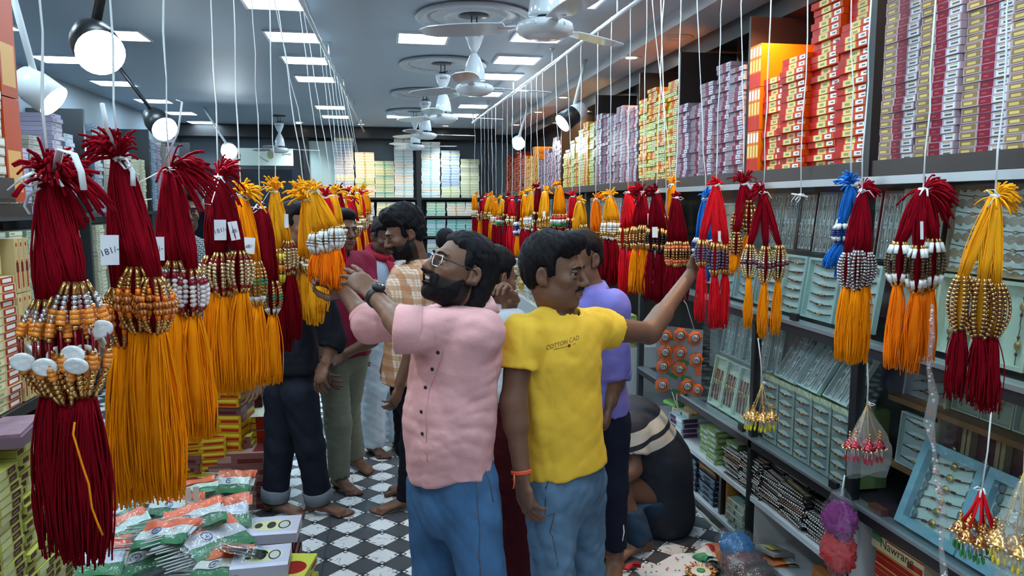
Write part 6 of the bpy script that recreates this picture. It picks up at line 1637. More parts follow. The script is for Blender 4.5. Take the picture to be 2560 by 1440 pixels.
def person(label, J, head, skin, shirt, pants, hair=None, res=.007, fine=(), face=True, beard=None, smile=False, hands=(), feet=(), torso=(.155, .135, .160, .66), arm=1.0, seed=1, shoe=None, gap=.012, eyes=True, extra=None, bare_arms=True, tag_cat='person', headres=.0031, nr=.058, brows=True, finefeet=True):
    """J: joints in world space. head = (centre, fwd, up, scale)"""
    J = {k: np.array(v, float) for k, v in J.items()}
    base = Vector((float(J['pel'][0]), float(J['pel'][1]), 0.0))
    t = empty('person', base, 0, label, tag_cat)
    lat = J['shR'] - J['shL']; lat[2] = 0; lat /= np.linalg.norm(lat)          # towards the person's right
    up = J['neck'] - J['pel']; up /= np.linalg.norm(up)
    fw = np.cross(up, lat); fw /= np.linalg.norm(fw)
    hw, ww, cw, fl = torso
    mid = J['pel'] * .55 + J['neck'] * .45 if 'waist' not in J else J['waist']
    chest = J['neck'] - up * .17 if 'chest' not in J else J['chest']
    H = np.array(head[0], float); A = frame_of(head[1], head[2]); s = head[3]
    Wh = lambda p: H + A @ (np.array(p, float) * s)
    # ---- skin
    B = Fld()
    head_field(B, H, A, s, J['neck'], smile, nr)
    B.cone(J['pel'], mid, hw - gap, ww - gap, .03, fw, fl); B.cone(mid, chest, ww - gap, cw - gap, .03, fw, fl); B.cone(chest, J['neck'] - up * .03, cw - gap - .02, .06, .04, fw, fl)
    for S in 'LR':
        if 'el' + S in J:
            B.cone(chest + up * .08, J['sh' + S], .06, .050, .04)
            B.chain([J['sh' + S], J['el' + S], J['wr' + S]], [.050 * arm, .040 * arm, .027 * arm], .02)
            mfa = J['el' + S] * .7 + J['wr' + S] * .3; B.cone(J['el' + S], mfa, .038 * arm, .041 * arm, .02)
        if 'kn' + S in J:
            B.chain([J['hip' + S], J['kn' + S], J['an' + S]], [.078, .052, .036], .02)
    for hd in hands: hand_field(B, *hd[:4], **hd[4])
    for ft in feet: foot_field(B, *ft)
    sk = np.array(skin)
    lipc = np.array([Wh((0, .098, -.062))]); cheek = Wh((0, .03, -.09))
    def colf(V):
        c = np.tile(sk, (len(V), 1))
        L = (V - H) @ A / s
        d = np.sqrt((L[:, 0] / .025) ** 2 + ((L[:, 1] - .098) / .014) ** 2 + ((L[:, 2] + .062) / .013) ** 2)
        w = np.clip(1.25 - d, 0, 1)[:, None] * .6
        c = c * (1 - w) + np.array([.20, .06, .055]) * w
        if beard:
            jl = ((L[:, 2] < -.040 + .35 * np.maximum(0, .04 - L[:, 1])) & (L[:, 1] > -.02) & (L[:, 2] > -.14) & (np.linalg.norm(L, axis=1) < .17)).astype(float)
            away = np.clip(((L[:, 0] / .030) ** 2 + ((L[:, 2] + .062) / .016) ** 2) - .9, 0, 1)
            w = (jl * away * np.clip((-.030 - L[:, 2] + .25 * np.maximum(0, .045 - L[:, 1])) / .02, 0, 1) * beard)[:, None]
            c = c * (1 - w) + np.array([.010, .008, .008]) * w
        nl = np.linalg.norm(L, axis=1) < .2
        dk = np.where(nl, np.clip(1 - .25 * np.exp(-((np.abs(L[:, 0]) - .031) ** 2 + (L[:, 1] - .09) ** 2 + (L[:, 2] - .003) ** 2) / .0003), .6, 1), 1)[:, None]
        return c * dk
    hi = []
    if headres: hi.append((Wh((0, .01, -.02)), (.135, .135, .15), headres))
    for hd in hands:
        if res < .012: hi.append((np.array(hd[0]) + np.array(Vector(hd[1]).normalized()) * .09, (.115, .115, .115), .0028 if res < .0078 else .0042))
    if shoe is None:
        for ft in (feet if finefeet else ()): hi.append((np.array([ft[0][0], ft[0][1], .04]) + np.array(Vector((ft[1][0], ft[1][1], 0)).normalized()) * .06, (.15, .15, .07), .006))
    body = fld_object('body', B, skinmat(), t, base, res * 1.3, hi, colf)
    # ---- eyes
    if eyes:
        for sx in (-1, 1):
            q = MB(); q.ball((0, 0, 0), .0108 * s, n=14, m=10); o = q.build('eye', M_eyew, t); o.location = Vector(Wh((sx * .031, .0765, .0022))) - base
            q = MB(); q.ball((0, 0, 0), (.0056 * s,) * 3, n=10, m=6); o2 = q.build('iris', M_iris, o); gz = A @ np.array(head[4] if len(head) > 4 else (0, 1, 0)); o2.location = Vector(gz) * .0078 * s
        if brows:
            for sx in (-1, 1):
                q = MB(); pts = [B.project(Wh((sx * x, .099, z)), A[:, 1], .0022)[0] - base for x, z in ((.012, .021), (.024, .0255), (.037, .0255), (.049, .019))]
                q.tube(pts, [.0028 * s, .0042 * s, .0036 * s, .0018 * s], 6, flat=.8); q.build('eyebrow', M_hair, t)
    if smile:
        q = MB()
        for i in range(-4, 5):
            a = i * .0058; q.ball(Vector(Wh((a, .0995 - .45 * abs(a), -.0605))) - base, (.0033 * s, .0033 * s, .0056 * s), n=8, m=6)
        q.build('teeth', M_teeth, t)
    # ---- hair
    if hair:
        K = Fld(); k = .018 * s; fu = hair.get('fluff', 0)
        K.ell(Wh((0, -.014, .042 + fu * .4)), np.array((.079 + fu * .3, .100 + fu * .3, .080 + fu)) * s, A, k); K.ell(Wh((0, -.046, .004)), np.array((.0765, .064, .072)) * s, A, k)
        if hair.get('front'): K.ell(Wh((hair.get('part', 0), .055, .092 + fu * .6)), np.array((.058, .042, .030 + fu * .5)) * s, A, .02 * s)
        if hair.get('long'): K.ell(Wh((0, -.060, -.055)), np.array((.080, .050, .090)) * s, A, .03 * s)
        for c_, r_ in hair.get('lumps', ()): K.ell(Wh(c_), np.array(r_) * s, A, .02 * s)
        hl = hair.get('hl', (.030, .55)); bk = hair.get('back', -.075)
        wig = folds(.006, 60, seed + 5, (1, 1, 1), False, 4)
        def hcut(X, Y, Z):
            x, y, z = X - H[0], Y - H[1], Z - H[2]
            u = np.abs(x * A[0, 0] + y * A[1, 0] + z * A[2, 0]) / s; v = (x * A[0, 1] + y * A[1, 1] + z * A[2, 1]) / s; w = (x * A[0, 2] + y * A[1, 2] + z * A[2, 2]) / s
            n_ = wig(X, Y, Z)
            beh = np.maximum(v + .026, bk - w); abv = hl[0] + hl[1] * np.maximum(v, -.02) - w + 4 * hl[1] * np.maximum(0, u - .05) * np.clip((v - .02) / .04, 0, 1)
            bur = np.maximum(np.abs(v - .016) - .013, np.maximum(-.028 - w, .055 - u))
            return (np.minimum(np.minimum(beh, abv), bur) + n_) * s
        K.cut(hcut, .022 * s)
        K.dispf = folds(hair.get('amp', .006) * s, hair.get('fr', 70) / s, seed + 3, (1, 1, .6), True, 6)
        hb = (np.array(H) - .19 * s - (.05 if hair.get('long') else 0), np.array(H) + .19 * s)
        fld_object('hair', K, M_hair, t, base, headres * 1.15 if headres else res, bounds=hb)
    if beard and beard > .5:
        K = Fld(); head_field(K, H, A, s, J['neck'], False, nr)
        def bcut(X, Y, Z):
            x, y, z = X - H[0], Y - H[1], Z - H[2]
            u = (x * A[0, 0] + y * A[1, 0] + z * A[2, 0]) / s; v = (x * A[0, 1] + y * A[1, 1] + z * A[2, 1]) / s; w = (x * A[0, 2] + y * A[1, 2] + z * A[2, 2]) / s
            top = w + .074 - .95 * np.maximum(0, .062 - v)      # jaw line climbing to the sideburns
            most = np.maximum(np.abs(w + .0455) - .0045 - .1 * np.maximum(0, np.abs(u) - .02), np.maximum(np.abs(u) - .036, .06 - v))
            cor = np.maximum(np.maximum(np.abs(np.abs(u) - .033) - .007, np.abs(w + .066) - .026), .05 - v)
            jaw = np.maximum(np.maximum(top, -.128 - w), .012 - v)
            hole = np.sqrt((u / .027) ** 2 + ((w + .0635) / .0105) ** 2) - 1
            return np.maximum(np.minimum(np.minimum(jaw, most), cor), -hole * .01) * s
        o0 = K.cuts; K.cut(bcut); K.dispf = None
        fn = folds(.0025 * s, 150 / s, seed, (1, 1, .5), True, 6)
        _at = K._mix
        K.ops = [((lambda X, Y, Z, f=op[0]: f(X, Y, Z) - .0035 * s) if not op[4] else op[0], op[1] - .004, op[2] + .004, op[3], op[4]) for op in K.ops]
        K.dispf = fn
        fld_object('beard', K, M_hair, t, base, headres or res, bounds=(H - .17 * s, H + .17 * s))
    elif hair and hair.get('moustache'):
        q = MB(); pts = [B.project(Wh((x, .10, z)), A[:, 1], .002)[0] - base for x, z in ((-.030, -.054), (-.016, -.0475), (0, -.046), (.016, -.0475), (.030, -.054))]
        q.tube(pts, [.0024 * s, .0058 * s, .0048 * s, .0058 * s, .0024 * s], 7); q.build('moustache', M_hair, t)
    # ---- trousers
    if pants:
        P = Fld(); lo = pants.get('loose', .012); fz = pants.get('flare', .0)
        top = J['pel'] + up * pants.get('rise', .10)
        P.cone(J['pel'] - up * .05, top, hw + lo * .5, ww + lo * .5 + .004, .03, fw, fl * 1.02)
        for S in 'LR':
            if 'kn' + S not in J: continue
            e = J['an' + S] + (J['an' + S] - J['kn' + S]) / np.linalg.norm(J['an' + S] - J['kn' + S]) * pants.get('over', .0)
            P.cone(J['hip' + S], J['kn' + S], .084 + lo, .062 + lo, .04); P.cone(J['kn' + S], e, .062 + lo, .048 + lo + fz, .03)
            pp, nn = sleevecut(J['kn' + S], e, 1.0)
            oth = J['an' + ('R' if S == 'L' else 'L')]
            P.ell(e + nn * .075, (.085 + lo + fz,) * 2 + (.075,), frame_of(fw, nn) if abs(nn @ fw) < .95 else None, .0, True)
        tz = float(top[2])
        if 'skirt' in pants:
            P.cone(J['pel'], np.array([J['pel'][0], J['pel'][1], pants['skirt']]), hw + lo, hw + lo + .04, .04, fw, .8)
        P.cut(lambda X, Y, Z: Z - tz + 0 * X + 0 * Y)
        P.dispf = folds(pants.get('amp', .009), pants.get('fr', 22), seed + 11, (1, 1, 1.6))
        pm = pants['mat']
        po = fld_object('trousers', P, pm, t, base, res)
        for seam in pants.get('seams', ()):
            q = MB(); pts = []
            for x in seam[0]:
                pts.append(P.project(x, None, .001)[0] - base)
            q.tube(pts, seam[1], 5); q.build('seam', seam[2], po)
        if pants.get('cuff'):
            for S in 'LR':
                e = J['an' + S]; d = (J['kn' + S] - e) / np.linalg.norm(J['kn' + S] - e)
                q = MB(); Mx = Matrix.Translation(Vector(e + d * .02) - base) @ Vector(d).to_track_quat('Z', 'Y').to_matrix().to_4x4(); r = .052 + lo + fz
                q.lathe([(r, -.035), (r + .008, -.03), (r + .010, .03), (r + .002, .036)], 24, M=Mx, cap=False); q.lathe([(r - .006, -.034), (r, -.035)], 24, M=Mx, cap=False); q.build('turn_up', pants['cuff'], po)
        t['_trousers'] = 1; del t['_trousers']
    # ---- shirt
    if shirt:
        Sx = Fld(); lo = shirt.get('loose', .014)
        hem = J['pel'] + (J['hem'] - J['pel'] if 'hem' in J else -up * .02)
        Sx.cone(hem, mid, hw + lo + .004, ww + lo + shirt.get('belly', 0), .04, fw, fl * shirt.get('deep', 1.06)); Sx.cone(mid, chest, ww + lo + shirt.get('belly', 0), cw + lo, .05, fw, fl * shirt.get('deep', 1.06)); Sx.cone(chest, J['neck'] - up * .035, cw + lo - .02, .070, .05, fw, fl)
        for S in 'LR':
            sl = shirt.get('sleeve' + S, shirt.get('sleeve', .45))
            if 'el' + S not in J or sl is None: continue
            r0, r1 = shirt.get('sr' + S, shirt.get('sr', (.066, .058))); a, e, w = J['sh' + S], J['el' + S], J['wr' + S]
            Sx.cone(chest + up * .070, a, .078, .056, .05)
            if sl <= 1.0: pts_ = [a, a + (e - a) * sl]; rs_ = [r0, r1]
            else: pts_ = [a, e, e + (w - e) * (sl - 1)]; rs_ = [r0, r1 + .004, r1 - .002]
            Sl = Fld()
            nL = (pts_[-1] - pts_[-2]) / np.linalg.norm(pts_[-1] - pts_[-2]); E_ = pts_[-1]
            ext = pts_[:-1] + [E_ + nL * .03]
            Sl.chain(ext, rs_, .03)
            In = Fld(); In.cone(E_ - nL * .05, E_ + nL * .08, r1 - .012, r1 - .004, .0)
            fS = [o_[0] for o_ in Sl.ops]; fI = In.ops[0][0]
            def sleeve_fn(X, Y, Z, fS=fS, fI=fI, E_=E_, nL=nL):
                d = fS[0](X, Y, Z)
                for f_ in fS[1:]: d = Sx._mix(d, f_(X, Y, Z), .03, False)
                d = np.maximum(d, (X - E_[0]) * nL[0] + (Y - E_[1]) * nL[1] + (Z - E_[2]) * nL[2])
                return np.maximum(d, -fI(X, Y, Z))
            lo_ = np.min([o_[1] for o_ in Sl.ops], 0); hi_ = np.max([o_[2] for o_ in Sl.ops], 0)
            Sx.ops.append((sleeve_fn, lo_, hi_, .035, False))
        # neck opening
        nd = shirt.get('vneck', .05)
        Sx.cone(J['neck'] + up * .10 - fw * .01, J['neck'] - up * .005 + fw * nd * .5, .085, .060 * shirt.get('nk', 1), .0, None, 1, True)
        hc = shirt.get('hemcurve', 0.0)
        hb = J['hem'] if 'hem' in J else hem
        def hcut2(X, Y, Z):
            x, y, z = X - hb[0], Y - hb[1], Z - hb[2]
            l = x * lat[0] + y * lat[1] + z * lat[2]
            return -(x * up[0] + y * up[1] + z * up[2]) + hc * (l / .16) ** 2 * np.ones_like(x + y + z)
        if shirt.get('cuthem', True): Sx.cut(lambda X, Y, Z: np.where((np.abs((X - hb[0]) * lat[0] + (Y - hb[1]) * lat[1]) < .30), hcut2(X, Y, Z), -1.0) if True else 0)
        f1 = folds(shirt.get('amp', .009), shirt.get('fr', 15), seed + 21, (1.25, 1.25, .5)); f2 = folds(shirt.get('amp', .009) * .45, shirt.get('fr', 15) * 2.1, seed + 31, (.6, .6, 1.5))
        Sx.dispf = lambda X, Y, Z: f1(X, Y, Z) + f2(X, Y, Z)
        so = fld_object('shirt', Sx, shirt['mat'], t, base, shirt.get('res', res))
        t_sh = Sx
        if shirt.get('collar'):
            q = MB(); n = 26; rr = shirt.get('collar')[0]; hh = shirt.get('collar')[1]
            nb = J['neck'] + up * shirt.get('clift', .0)
            vs = []; fs = []
            for i in range(n + 1):
                a = -2.75 + 5.5 * i / n                      # opening at the front
                d_ = -fw * math.cos(a) + lat * math.sin(a) * .95
                fall = .35 + .65 * (abs(a) / 2.75) ** 2
                p0 = nb + d_ * (rr + .002) - up * (.010 + .035 * (abs(a) / 2.75) ** 2); p1 = nb + d_ * (rr * .93) + up * hh * (1 - .35 * (abs(a) / 2.75) ** 3); p2 = nb + d_ * (rr * 1.28) - up * (.012 + .045 * (abs(a) / 2.75) ** 3)
                for p in (p0, p1, p2): vs.append(Vector(p) - base)
            for i in range(n):
                for k2 in range(2): fs.append((i * 3 + k2, i * 3 + k2 + 1, i * 3 + 3 + k2 + 1, i * 3 + 3 + k2))
            q.add(vs, fs, 0, None, True); o = q.build('collar', shirt['mat'], t)
            md = o.modifiers.new('thick', 'SOLIDIFY'); md.thickness = .004; md.offset = 0
    else: t_sh = None
    return dict(t=t, base=base, B=B, shirt=t_sh, Wh=Wh, A=A, H=H, s=s, fw=Vector(fw), up=Vector(up), lat=Vector(lat), J=J)
def cuff_roll(pd, a, e, frac, r, w, m, name='rolled_cuff'):
    a, e = np.array(a, float), np.array(e, float); c = a + (e - a) * frac; n = (e - a) / np.linalg.norm(e - a)
    Mx = Matrix.Translation(Vector(c) - pd['base']) @ Vector(n).to_track_quat('Z', 'Y').to_matrix().to_4x4()
    q = MB(); rg2 = random.Random(int(r * 9999)); nn = 28
    prof = [(r - .004, -w / 2), (r + .004, -w / 2 + .004), (r + .005, w / 2 - .004), (r, w / 2), (r - .006, w / 2 - .004), (r - .007, -w / 2 + .01)]
    q.lathe(prof, nn, M=Mx, cap=False)
    b0 = 0
    for i in range(len(q.v)):
        p = Vector(q.v[i]); k = mnoise.noise(p * 22) * .006; c2 = Vector(c) - pd['base']; d = (p - c2); d -= Vector(n) * d.dot(Vector(n)); q.v[i] = tuple(p + d.normalized() * k)
    return q.build(name, m, pd['t'])
SK1, SK2, SK3 = (.185, .090, .056), (.165, .078, .048), (.100, .048, .032)
P = atY

# ------------------------------------------------------------------ man in the pink shirt
M_pink = clothmat('pink', (.70, .36, .36), .7, .05, 10, .55, 17)
J = dict(neck=P(1168, 788, 2.31), shL=P(1203, 834, 2.17), shR=P(1092, 812, 2.50), elL=P(1014, 822, 2.22), wrL=P(938, 742, 2.44), elR=P(925, 812, 2.62), wrR=P(862, 730, 2.78),
         pel=P(1128, 1190, 2.31), waist=P(1122, 1050, 2.30), chest=P(1140, 890, 2.30), hem=P(1126, 1195, 2.31),
         hipL=P(1170, 1215, 2.24), hipR=P(1088, 1215, 2.40), knL=P(1212, 1480, 2.20), knR=P(1088, 1480, 2.44))
J['anL'] = Vector((J['knL'].x + .045, J['knL'].y + .05, .07)); J['anR'] = Vector((J['knR'].x + .03, J['knR'].y + .06, .07))
hdL = P(866, 670, 2.53) - J['wrL']; hdR = P(822, 694, 2.84) - J['wrR']
pk = person('man in a pink shirt and blue jeans smiling up at a yellow hanging', J, (P(1152, 676, 2.28), (-.86, -.30, .40), (.36, .10, .90), 1.0, (0, .9, .35)), SK1,
    dict(mat=M_pink, sleeve=.96, sleeveR=1.12, srR=(.058, .050), sr=(.062, .060), clift=.030, loose=.012, amp=.011, fr=15, collar=(.080, .034), hemcurve=.05, vneck=.07, belly=.008, deep=1.12, res=.0068),
    dict(mat=M_jean, loose=.008, amp=.010, fr=24, rise=.08, flare=.012, over=.0,
         seams=((([P(1188 + 1 * i, 1190 + 24 * i, 2.16) for i in range(11)]), .0016, mat('stitch', (.10, .09, .09), .8)), (([P(1186, 1185, 2.16), P(1170, 1200, 2.15), P(1150, 1203, 2.16), P(1130, 1200, 2.19)]), .0018, mat('stitch', (.10, .09, .09), .8)), (([P(1205, 1170, 2.18), P(1212, 1210, 2.18), P(1222, 1255, 2.18)]), .0015, mat('stitch', (.10, .09, .09), .8)))),
    hair=dict(fluff=.003, front=False, long=True, hl=(.034, .52), back=-.105, amp=.007, fr=60), res=.007, beard=.96, smile=True,
    hands=((J['wrL'], hdL, (-.35, .75, -.35), -1, dict(curl=(.15, .2, .28, .36), thumb=.5, spread=.08)), (J['wrR'], hdR, (-.1, -.8, -.3), -1, dict(curl=(.95, 1.0, 1.0, 1.0), thumb=.85))),
    feet=((J['anL'], (-.8, -.55), 1.0, 1), (J['anR'], (-.8, -.5), 1.0, -1)), torso=(.150, .142, .155, .70), seed=3, finefeet=False)
cuff_roll(pk, J['shL'], J['elL'], .93, .070, .085, M_pink); cuff_roll(pk, J['elR'], J['wrR'], .14, .047, .07, M_pink)
q = None
for i, (x, y) in enumerate(((1068, 936), (1048, 986), (1038, 1050), (1041, 1108), (1085, 890))):
    pp, g = pk['shirt'].project(P(x, y, 2.05), _F, .001)
    q = MB(); q.lathe([(.0005, .002), (.0055, .002), (.006, 0), (.0055, -.002)], 12, M=Vector(g).to_track_quat('Z', 'Y').to_matrix().to_4x4()); o = q.build('button', M_black, pk['t']); o.location = pp - pk['base']
pts = [pk['shirt'].project(P(x, y, 2.05), _F, .0012)[0] - pk['base'] for x, y in ((1100, 885), (1085, 930), (1062, 985), (1052, 1050), (1053, 1110), (1056, 1180))]
q = MB(); q.tube(pts, .0014, 5); q.build('placket_seam', mat('cloth_pink_seam', (.55, .26, .27), .8), pk['t'])
# glasses
W_ = pk['Wh']; bs = pk['base']; A_ = pk['A']
q = MB()
for sx in (-1, 1):
    c = [(sx * .010, .104, .014), (sx * .049, .094, .014), (sx * .051, .092, -.004), (sx * .043, .096, -.020), (sx * .020, .104, -.020), (sx * .011, .105, -.006)]
    pp = [Vector(W_(x)) - bs for x in c]; q.tube(pp + [pp[0]], .0014, 6)
q.tube([Vector(W_((-.010, .105, .008))) - bs, Vector(W_((0, .110, .011))) - bs, Vector(W_((.010, .105, .008))) - bs], .0014, 6); g = q.build('glasses', M_silver, pk['t'])
for sx in (-1, 1):
    q = MB(); q.tube([Vector(W_((sx * .050, .093, .010))) - bs, Vector(W_((sx * .076, .06, .008))) - bs, Vector(W_((sx * .084, -.005, .010))) - bs, Vector(W_((sx * .084, -.03, -.010))) - bs], .0018, 6); q.build('temple', M_black, g)
    q = MB(); c = [(sx * .010, .1045, .014), (sx * .049, .0945, .014), (sx * .051, .0925, -.004), (sx * .043, .0965, -.020), (sx * .020, .1045, -.020), (sx * .011, .1055, -.006)]; q.add([Vector(W_(x)) - bs for x in c], [tuple(range(6))]); q.build('lens', glassmat('lens_glass', (.9, .93, .95), .02, .80), g)
# watch
def band(pd, a, b, frac, r, w, m, name):
    a, b = Vector(a), Vector(b); c = a.lerp(b, frac); Mx = Matrix.Translation(c - pd['base']) @ (b - a).to_track_quat('Z', 'Y').to_matrix().to_4x4()
    q = MB(); q.lathe([(r, -w / 2), (r + .004, -w / 2 + .002), (r + .004, w / 2 - .002), (r, w / 2)], 24, M=Mx, cap=False); return q.build(name, m, pd['t']), Mx, c
M_strap = mat('watch_rubber', (.012, .013, .016), .5)
o, Mx, c = band(pk, J['elL'], J['wrL'], .96, .030, .026, M_strap, 'watch')
nrm = Vector((.35, -.55, .75)).normalized(); ax = (Vector(J['wrL']) - Vector(J['elL'])).normalized(); nrm = (nrm - ax * nrm.dot(ax)).normalized()
q = MB(); My = nrm.to_track_quat('Z', 'Y').to_matrix().to_4x4(); q.lathe([(.001, .012), (.016, .012), (.021, .009), (.0225, 0), (.020, -.006)], 18, M=My); f_ = q.build('watch_case', M_strap, o); f_.location = c - pk['base'] + nrm * .036
q = MB(); q.lathe([(.001, .0125), (.014, .0125), (.0145, .012)], 18, M=My); q.build('watch_face', mat('watch_glass', (.05, .06, .07), .08), f_)

# ------------------------------------------------------------------ man in the yellow T-shirt
M_yel = clothmat('yellow', (.80, .47, .045), .75, .05, 9, .5, 16)
J = dict(neck=P(1398, 792, 2.42), shR=P(1302, 842, 2.30), shL=P(1478, 820, 2.50), elR=P(1284, 1005, 2.26), wrR=P(1304, 1180, 2.22), elL=P(1622, 832, 2.66), wrL=P(1726, 688, 2.90),
         pel=P(1412, 1175, 2.42), waist=P(1402, 1040, 2.41), chest=P(1392, 895, 2.41), hem=P(1412, 1158, 2.42),
         hipR=P(1376, 1205, 2.38), hipL=P(1450, 1200, 2.48), knR=P(1384, 1480, 2.32), knL=P(1462, 1420, 2.56))
J['anR'] = Vector((J['knR'].x + .02, J['knR'].y + .05, .07)); J['anL'] = Vector((J['knL'].x + .05, J['knL'].y + .16, .07))
ye = person('man in a yellow lettered T-shirt reaching out to the red hanging', J, (P(1384, 680, 2.40), (.84, -.53, -.04), (-.04, 0, 1), 1.0, (.25, .95, 0)), SK2,
    dict(mat=M_yel, sleeve=.46, sleeveL=.30, sr=(.062, .068), loose=.014, amp=.010, fr=15, vneck=.035, nk=1.05, res=.0068, hemcurve=-.01),
    dict(mat=M_jean2, loose=.006, amp=.010, fr=24, rise=.06, flare=.006,
         seams=((([P(1368 + 1.6 * i, 1170 + 28 * i, 2.20) for i in range(10)]), .0016, mat('stitch', (.10, .09, .09), .8)), (([P(1375, 1172, 2.22), P(1385, 1186, 2.21), P(1410, 1190, 2.22), P(1428, 1182, 2.24)]), .0018, mat('stitch', (.10, .09, .09), .8)))),
    hair=dict(fluff=.012, front=True, hl=(.026, .50), back=-.072, amp=.009, fr=55, moustache=True, lumps=(((.0, .07, .112), (.045, .03, .022)), ((.03, .06, .10), (.03, .03, .03)))), res=.007, beard=.0,
    hands=((J['wrR'], P(1316, 1262, 2.20) - J['wrR'], (.75, .35, .0), -1, dict(curl=(.28, .34, .40, .46), thumb=.35, spread=.06)), (J['wrL'], P(1752, 640, 2.95) - J['wrL'], (.6, -.5, .2), -1, dict(curl=(.35, .4, .45, .5), thumb=.4))),
    feet=((J['anR'], (.5, -.85), 1.0, -1), (J['anL'], (.6, -.7), 1.0, 1)), torso=(.150, .138, .160, .68), seed=9, finefeet=False)
me = text_mesh('COTTON CAD', .020)
o = meshobj('shirt_lettering', me, ye['t'], mat('print_ink', (.16, .09, .03), .7))
org = P(1412, 862, 2.2); rx = (P(1447, 852, 2.2) - P(1378, 872, 2.2)).normalized(); uz = Vector((0, 0, 1))
for v, pp in zip(me.vertices, ye['shirt'].projects([org + rx * v.co.x * .86 + uz * v.co.y for v in me.vertices], _F, .0012)[0]): v.co = pp - ye['base']
q = MB(); pts = [ye['shirt'].project(P(x, y, 2.2), _F, .0012)[0] - ye['base'] for x, y in ((1388, 878), (1402, 875), (1420, 871), (1446, 864))]; q.tube(pts, .0008, 4); q.build('printed_line', mat('print_ink', (.16, .09, .03), .7), ye['t'])
q = MB(); pp, g = ye['shirt'].project(P(1428, 869, 2.2), _F, .001); q.ball(pp - ye['base'], (.005, .002, .006), n=8, m=5); q.build('printed_crest', mat('print_red', (.35, .05, .02), .7), ye['t'])
for z in (-.004, .004, .010):
    o, Mx, c = band(ye, J['elR'], J['wrR'], .985 + z * 2, .030, .006, mat('wrist_thread', (.80, .10, .03), .7), 'wrist_thread')
q = MB(); q.tube([P(1285, 1188, 2.17) - ye['base'], P(1286, 1205, 2.165) - ye['base'], P(1283, 1222, 2.17) - ye['base']], .0025, 5); q.build('thread_end', mat('wrist_thread', (.80, .10, .03), .7), ye['t'])

# ------------------------------------------------------------------ man in the purple shirt
M_pur = clothmat('purple', (.20, .18, .55), .6, .05, 10, .5, 17); M_nav = clothmat('navy_trouser', (.010, .013, .030), .8)
J = dict(neck=P(1478, 726, 3.05), shL=P(1530, 768, 2.92), shR=P(1455, 750, 3.22), elL=P(1540, 935, 2.95), wrL=P(1528, 1005, 2.92), elR=P(1440, 905, 3.25), wrR=P(1435, 1010, 3.2),
         pel=P(1498, 1035, 3.10), hem=P(1498, 1012, 3.10), hipL=P(1525, 1050, 3.04), hipR=P(1485, 1050, 3.18), knL=P(1530, 1215, 3.08), knR=P(1495, 1210, 3.25), anL=P(1538, 1368, 3.14), anR=P(1500, 1355, 3.3))
J['anL'].z = max(J['anL'].z, .075); J['anR'].z = .075
pu = person('man in a purple shirt and dark trousers behind the yellow T-shirt', J, (P(1450, 645, 3.05), (-.82, -.50, -.10), (0, 0, 1), .98), SK2,
    dict(mat=M_pur, sleeve=1.0, sr=(.066, .060), loose=.012, amp=.010, fr=16, collar=(.066, .034), vneck=.06),
    dict(mat=M_nav, loose=.006, rise=.06, amp=.004, over=-.02), hair=dict(fluff=.002, hl=(.034, .75), back=-.072, amp=.003, fr=70, side=.0), res=.008,
    hands=((J['wrL'], P(1514, 1062, 2.90) - J['wrL'], (-.8, .3, .0), 1, dict(curl=(.5, .55, .6, .65), thumb=.5)),),
    feet=((J['anL'], (-.35, -.95), 1.0, 1), (J['anR'], (-.5, -.85), 1.0, -1)), torso=(.148, .140, .158, .68), seed=15, headres=.0032)
cuff_roll(pu, J['elL'], J['wrL'], -.05, .060, .05, M_pur)
q = MB(); pts = [P(1556, 1290, 3.06) - pu['base'], P(1560, 1330, 3.06) - pu['base'], P(1556, 1352, 3.06) - pu['base']]; q.tube(pts, .003, 5); q.build('side_stripe', M_cardw, pu['t'])

# ------------------------------------------------------------------ man in the orange checked shirt
M_pld = plaid_mat('cloth_plaid', (1, .35, 0), (0, .05, 1), (.72, .62, .52), (.42, .15, .035), (.60, .30, .14), .062)
M_blk = clothmat('black', (.008, .009, .014), .8)
J = dict(neck=P(1046, 662, 4.0), shL=P(1062, 702, 3.84), shR=P(1010, 690, 4.2), elL=P(1040, 850, 3.80), wrL=P(1000, 955, 3.78), elR=P(985, 840, 4.25), wrR=P(960, 930, 4.15),
         pel=P(1035, 948, 4.02), hem=P(1028, 952, 4.02), hipL=P(1050, 975, 3.94), hipR=P(1022, 975, 4.12), knL=P(1035, 1115, 3.98), knR=P(1020, 1110, 4.15), anL=P(1018, 1238, 4.02), anR=P(1040, 1215, 4.3))
J['anL'].z = .075; J['anR'].z = .075
pl = person('tall man in an orange checked shirt looking down behind the pink shirt', J, (P(1012, 584, 3.98), (-.90, -.22, -.30), (-.24, -.05, .95), 1.02), SK2,
    dict(mat=M_pld, sleeve=.5, sr=(.075, .072), loose=.024, amp=.009, fr=15, collar=(.070, .034), vneck=.05, hemcurve=.02, deep=1.2),
    dict(mat=M_blk, loose=.008, rise=.05), hair=dict(fluff=.028, front=True, hl=(.028, .52), back=-.072, amp=.010, fr=50), res=.009, beard=.9,
    hands=((J['wrL'], P(988, 1005, 3.76) - J['wrL'], (-.7, .5, .0), 1, dict(curl=(.4, .5, .5, .6), thumb=.4)),), feet=((J['anL'], (-.95, -.25), 1.05, 1), (J['anR'], (-.9, -.3), 1.05, -1)), torso=(.160, .150, .172, .72), seed=21, headres=.004)

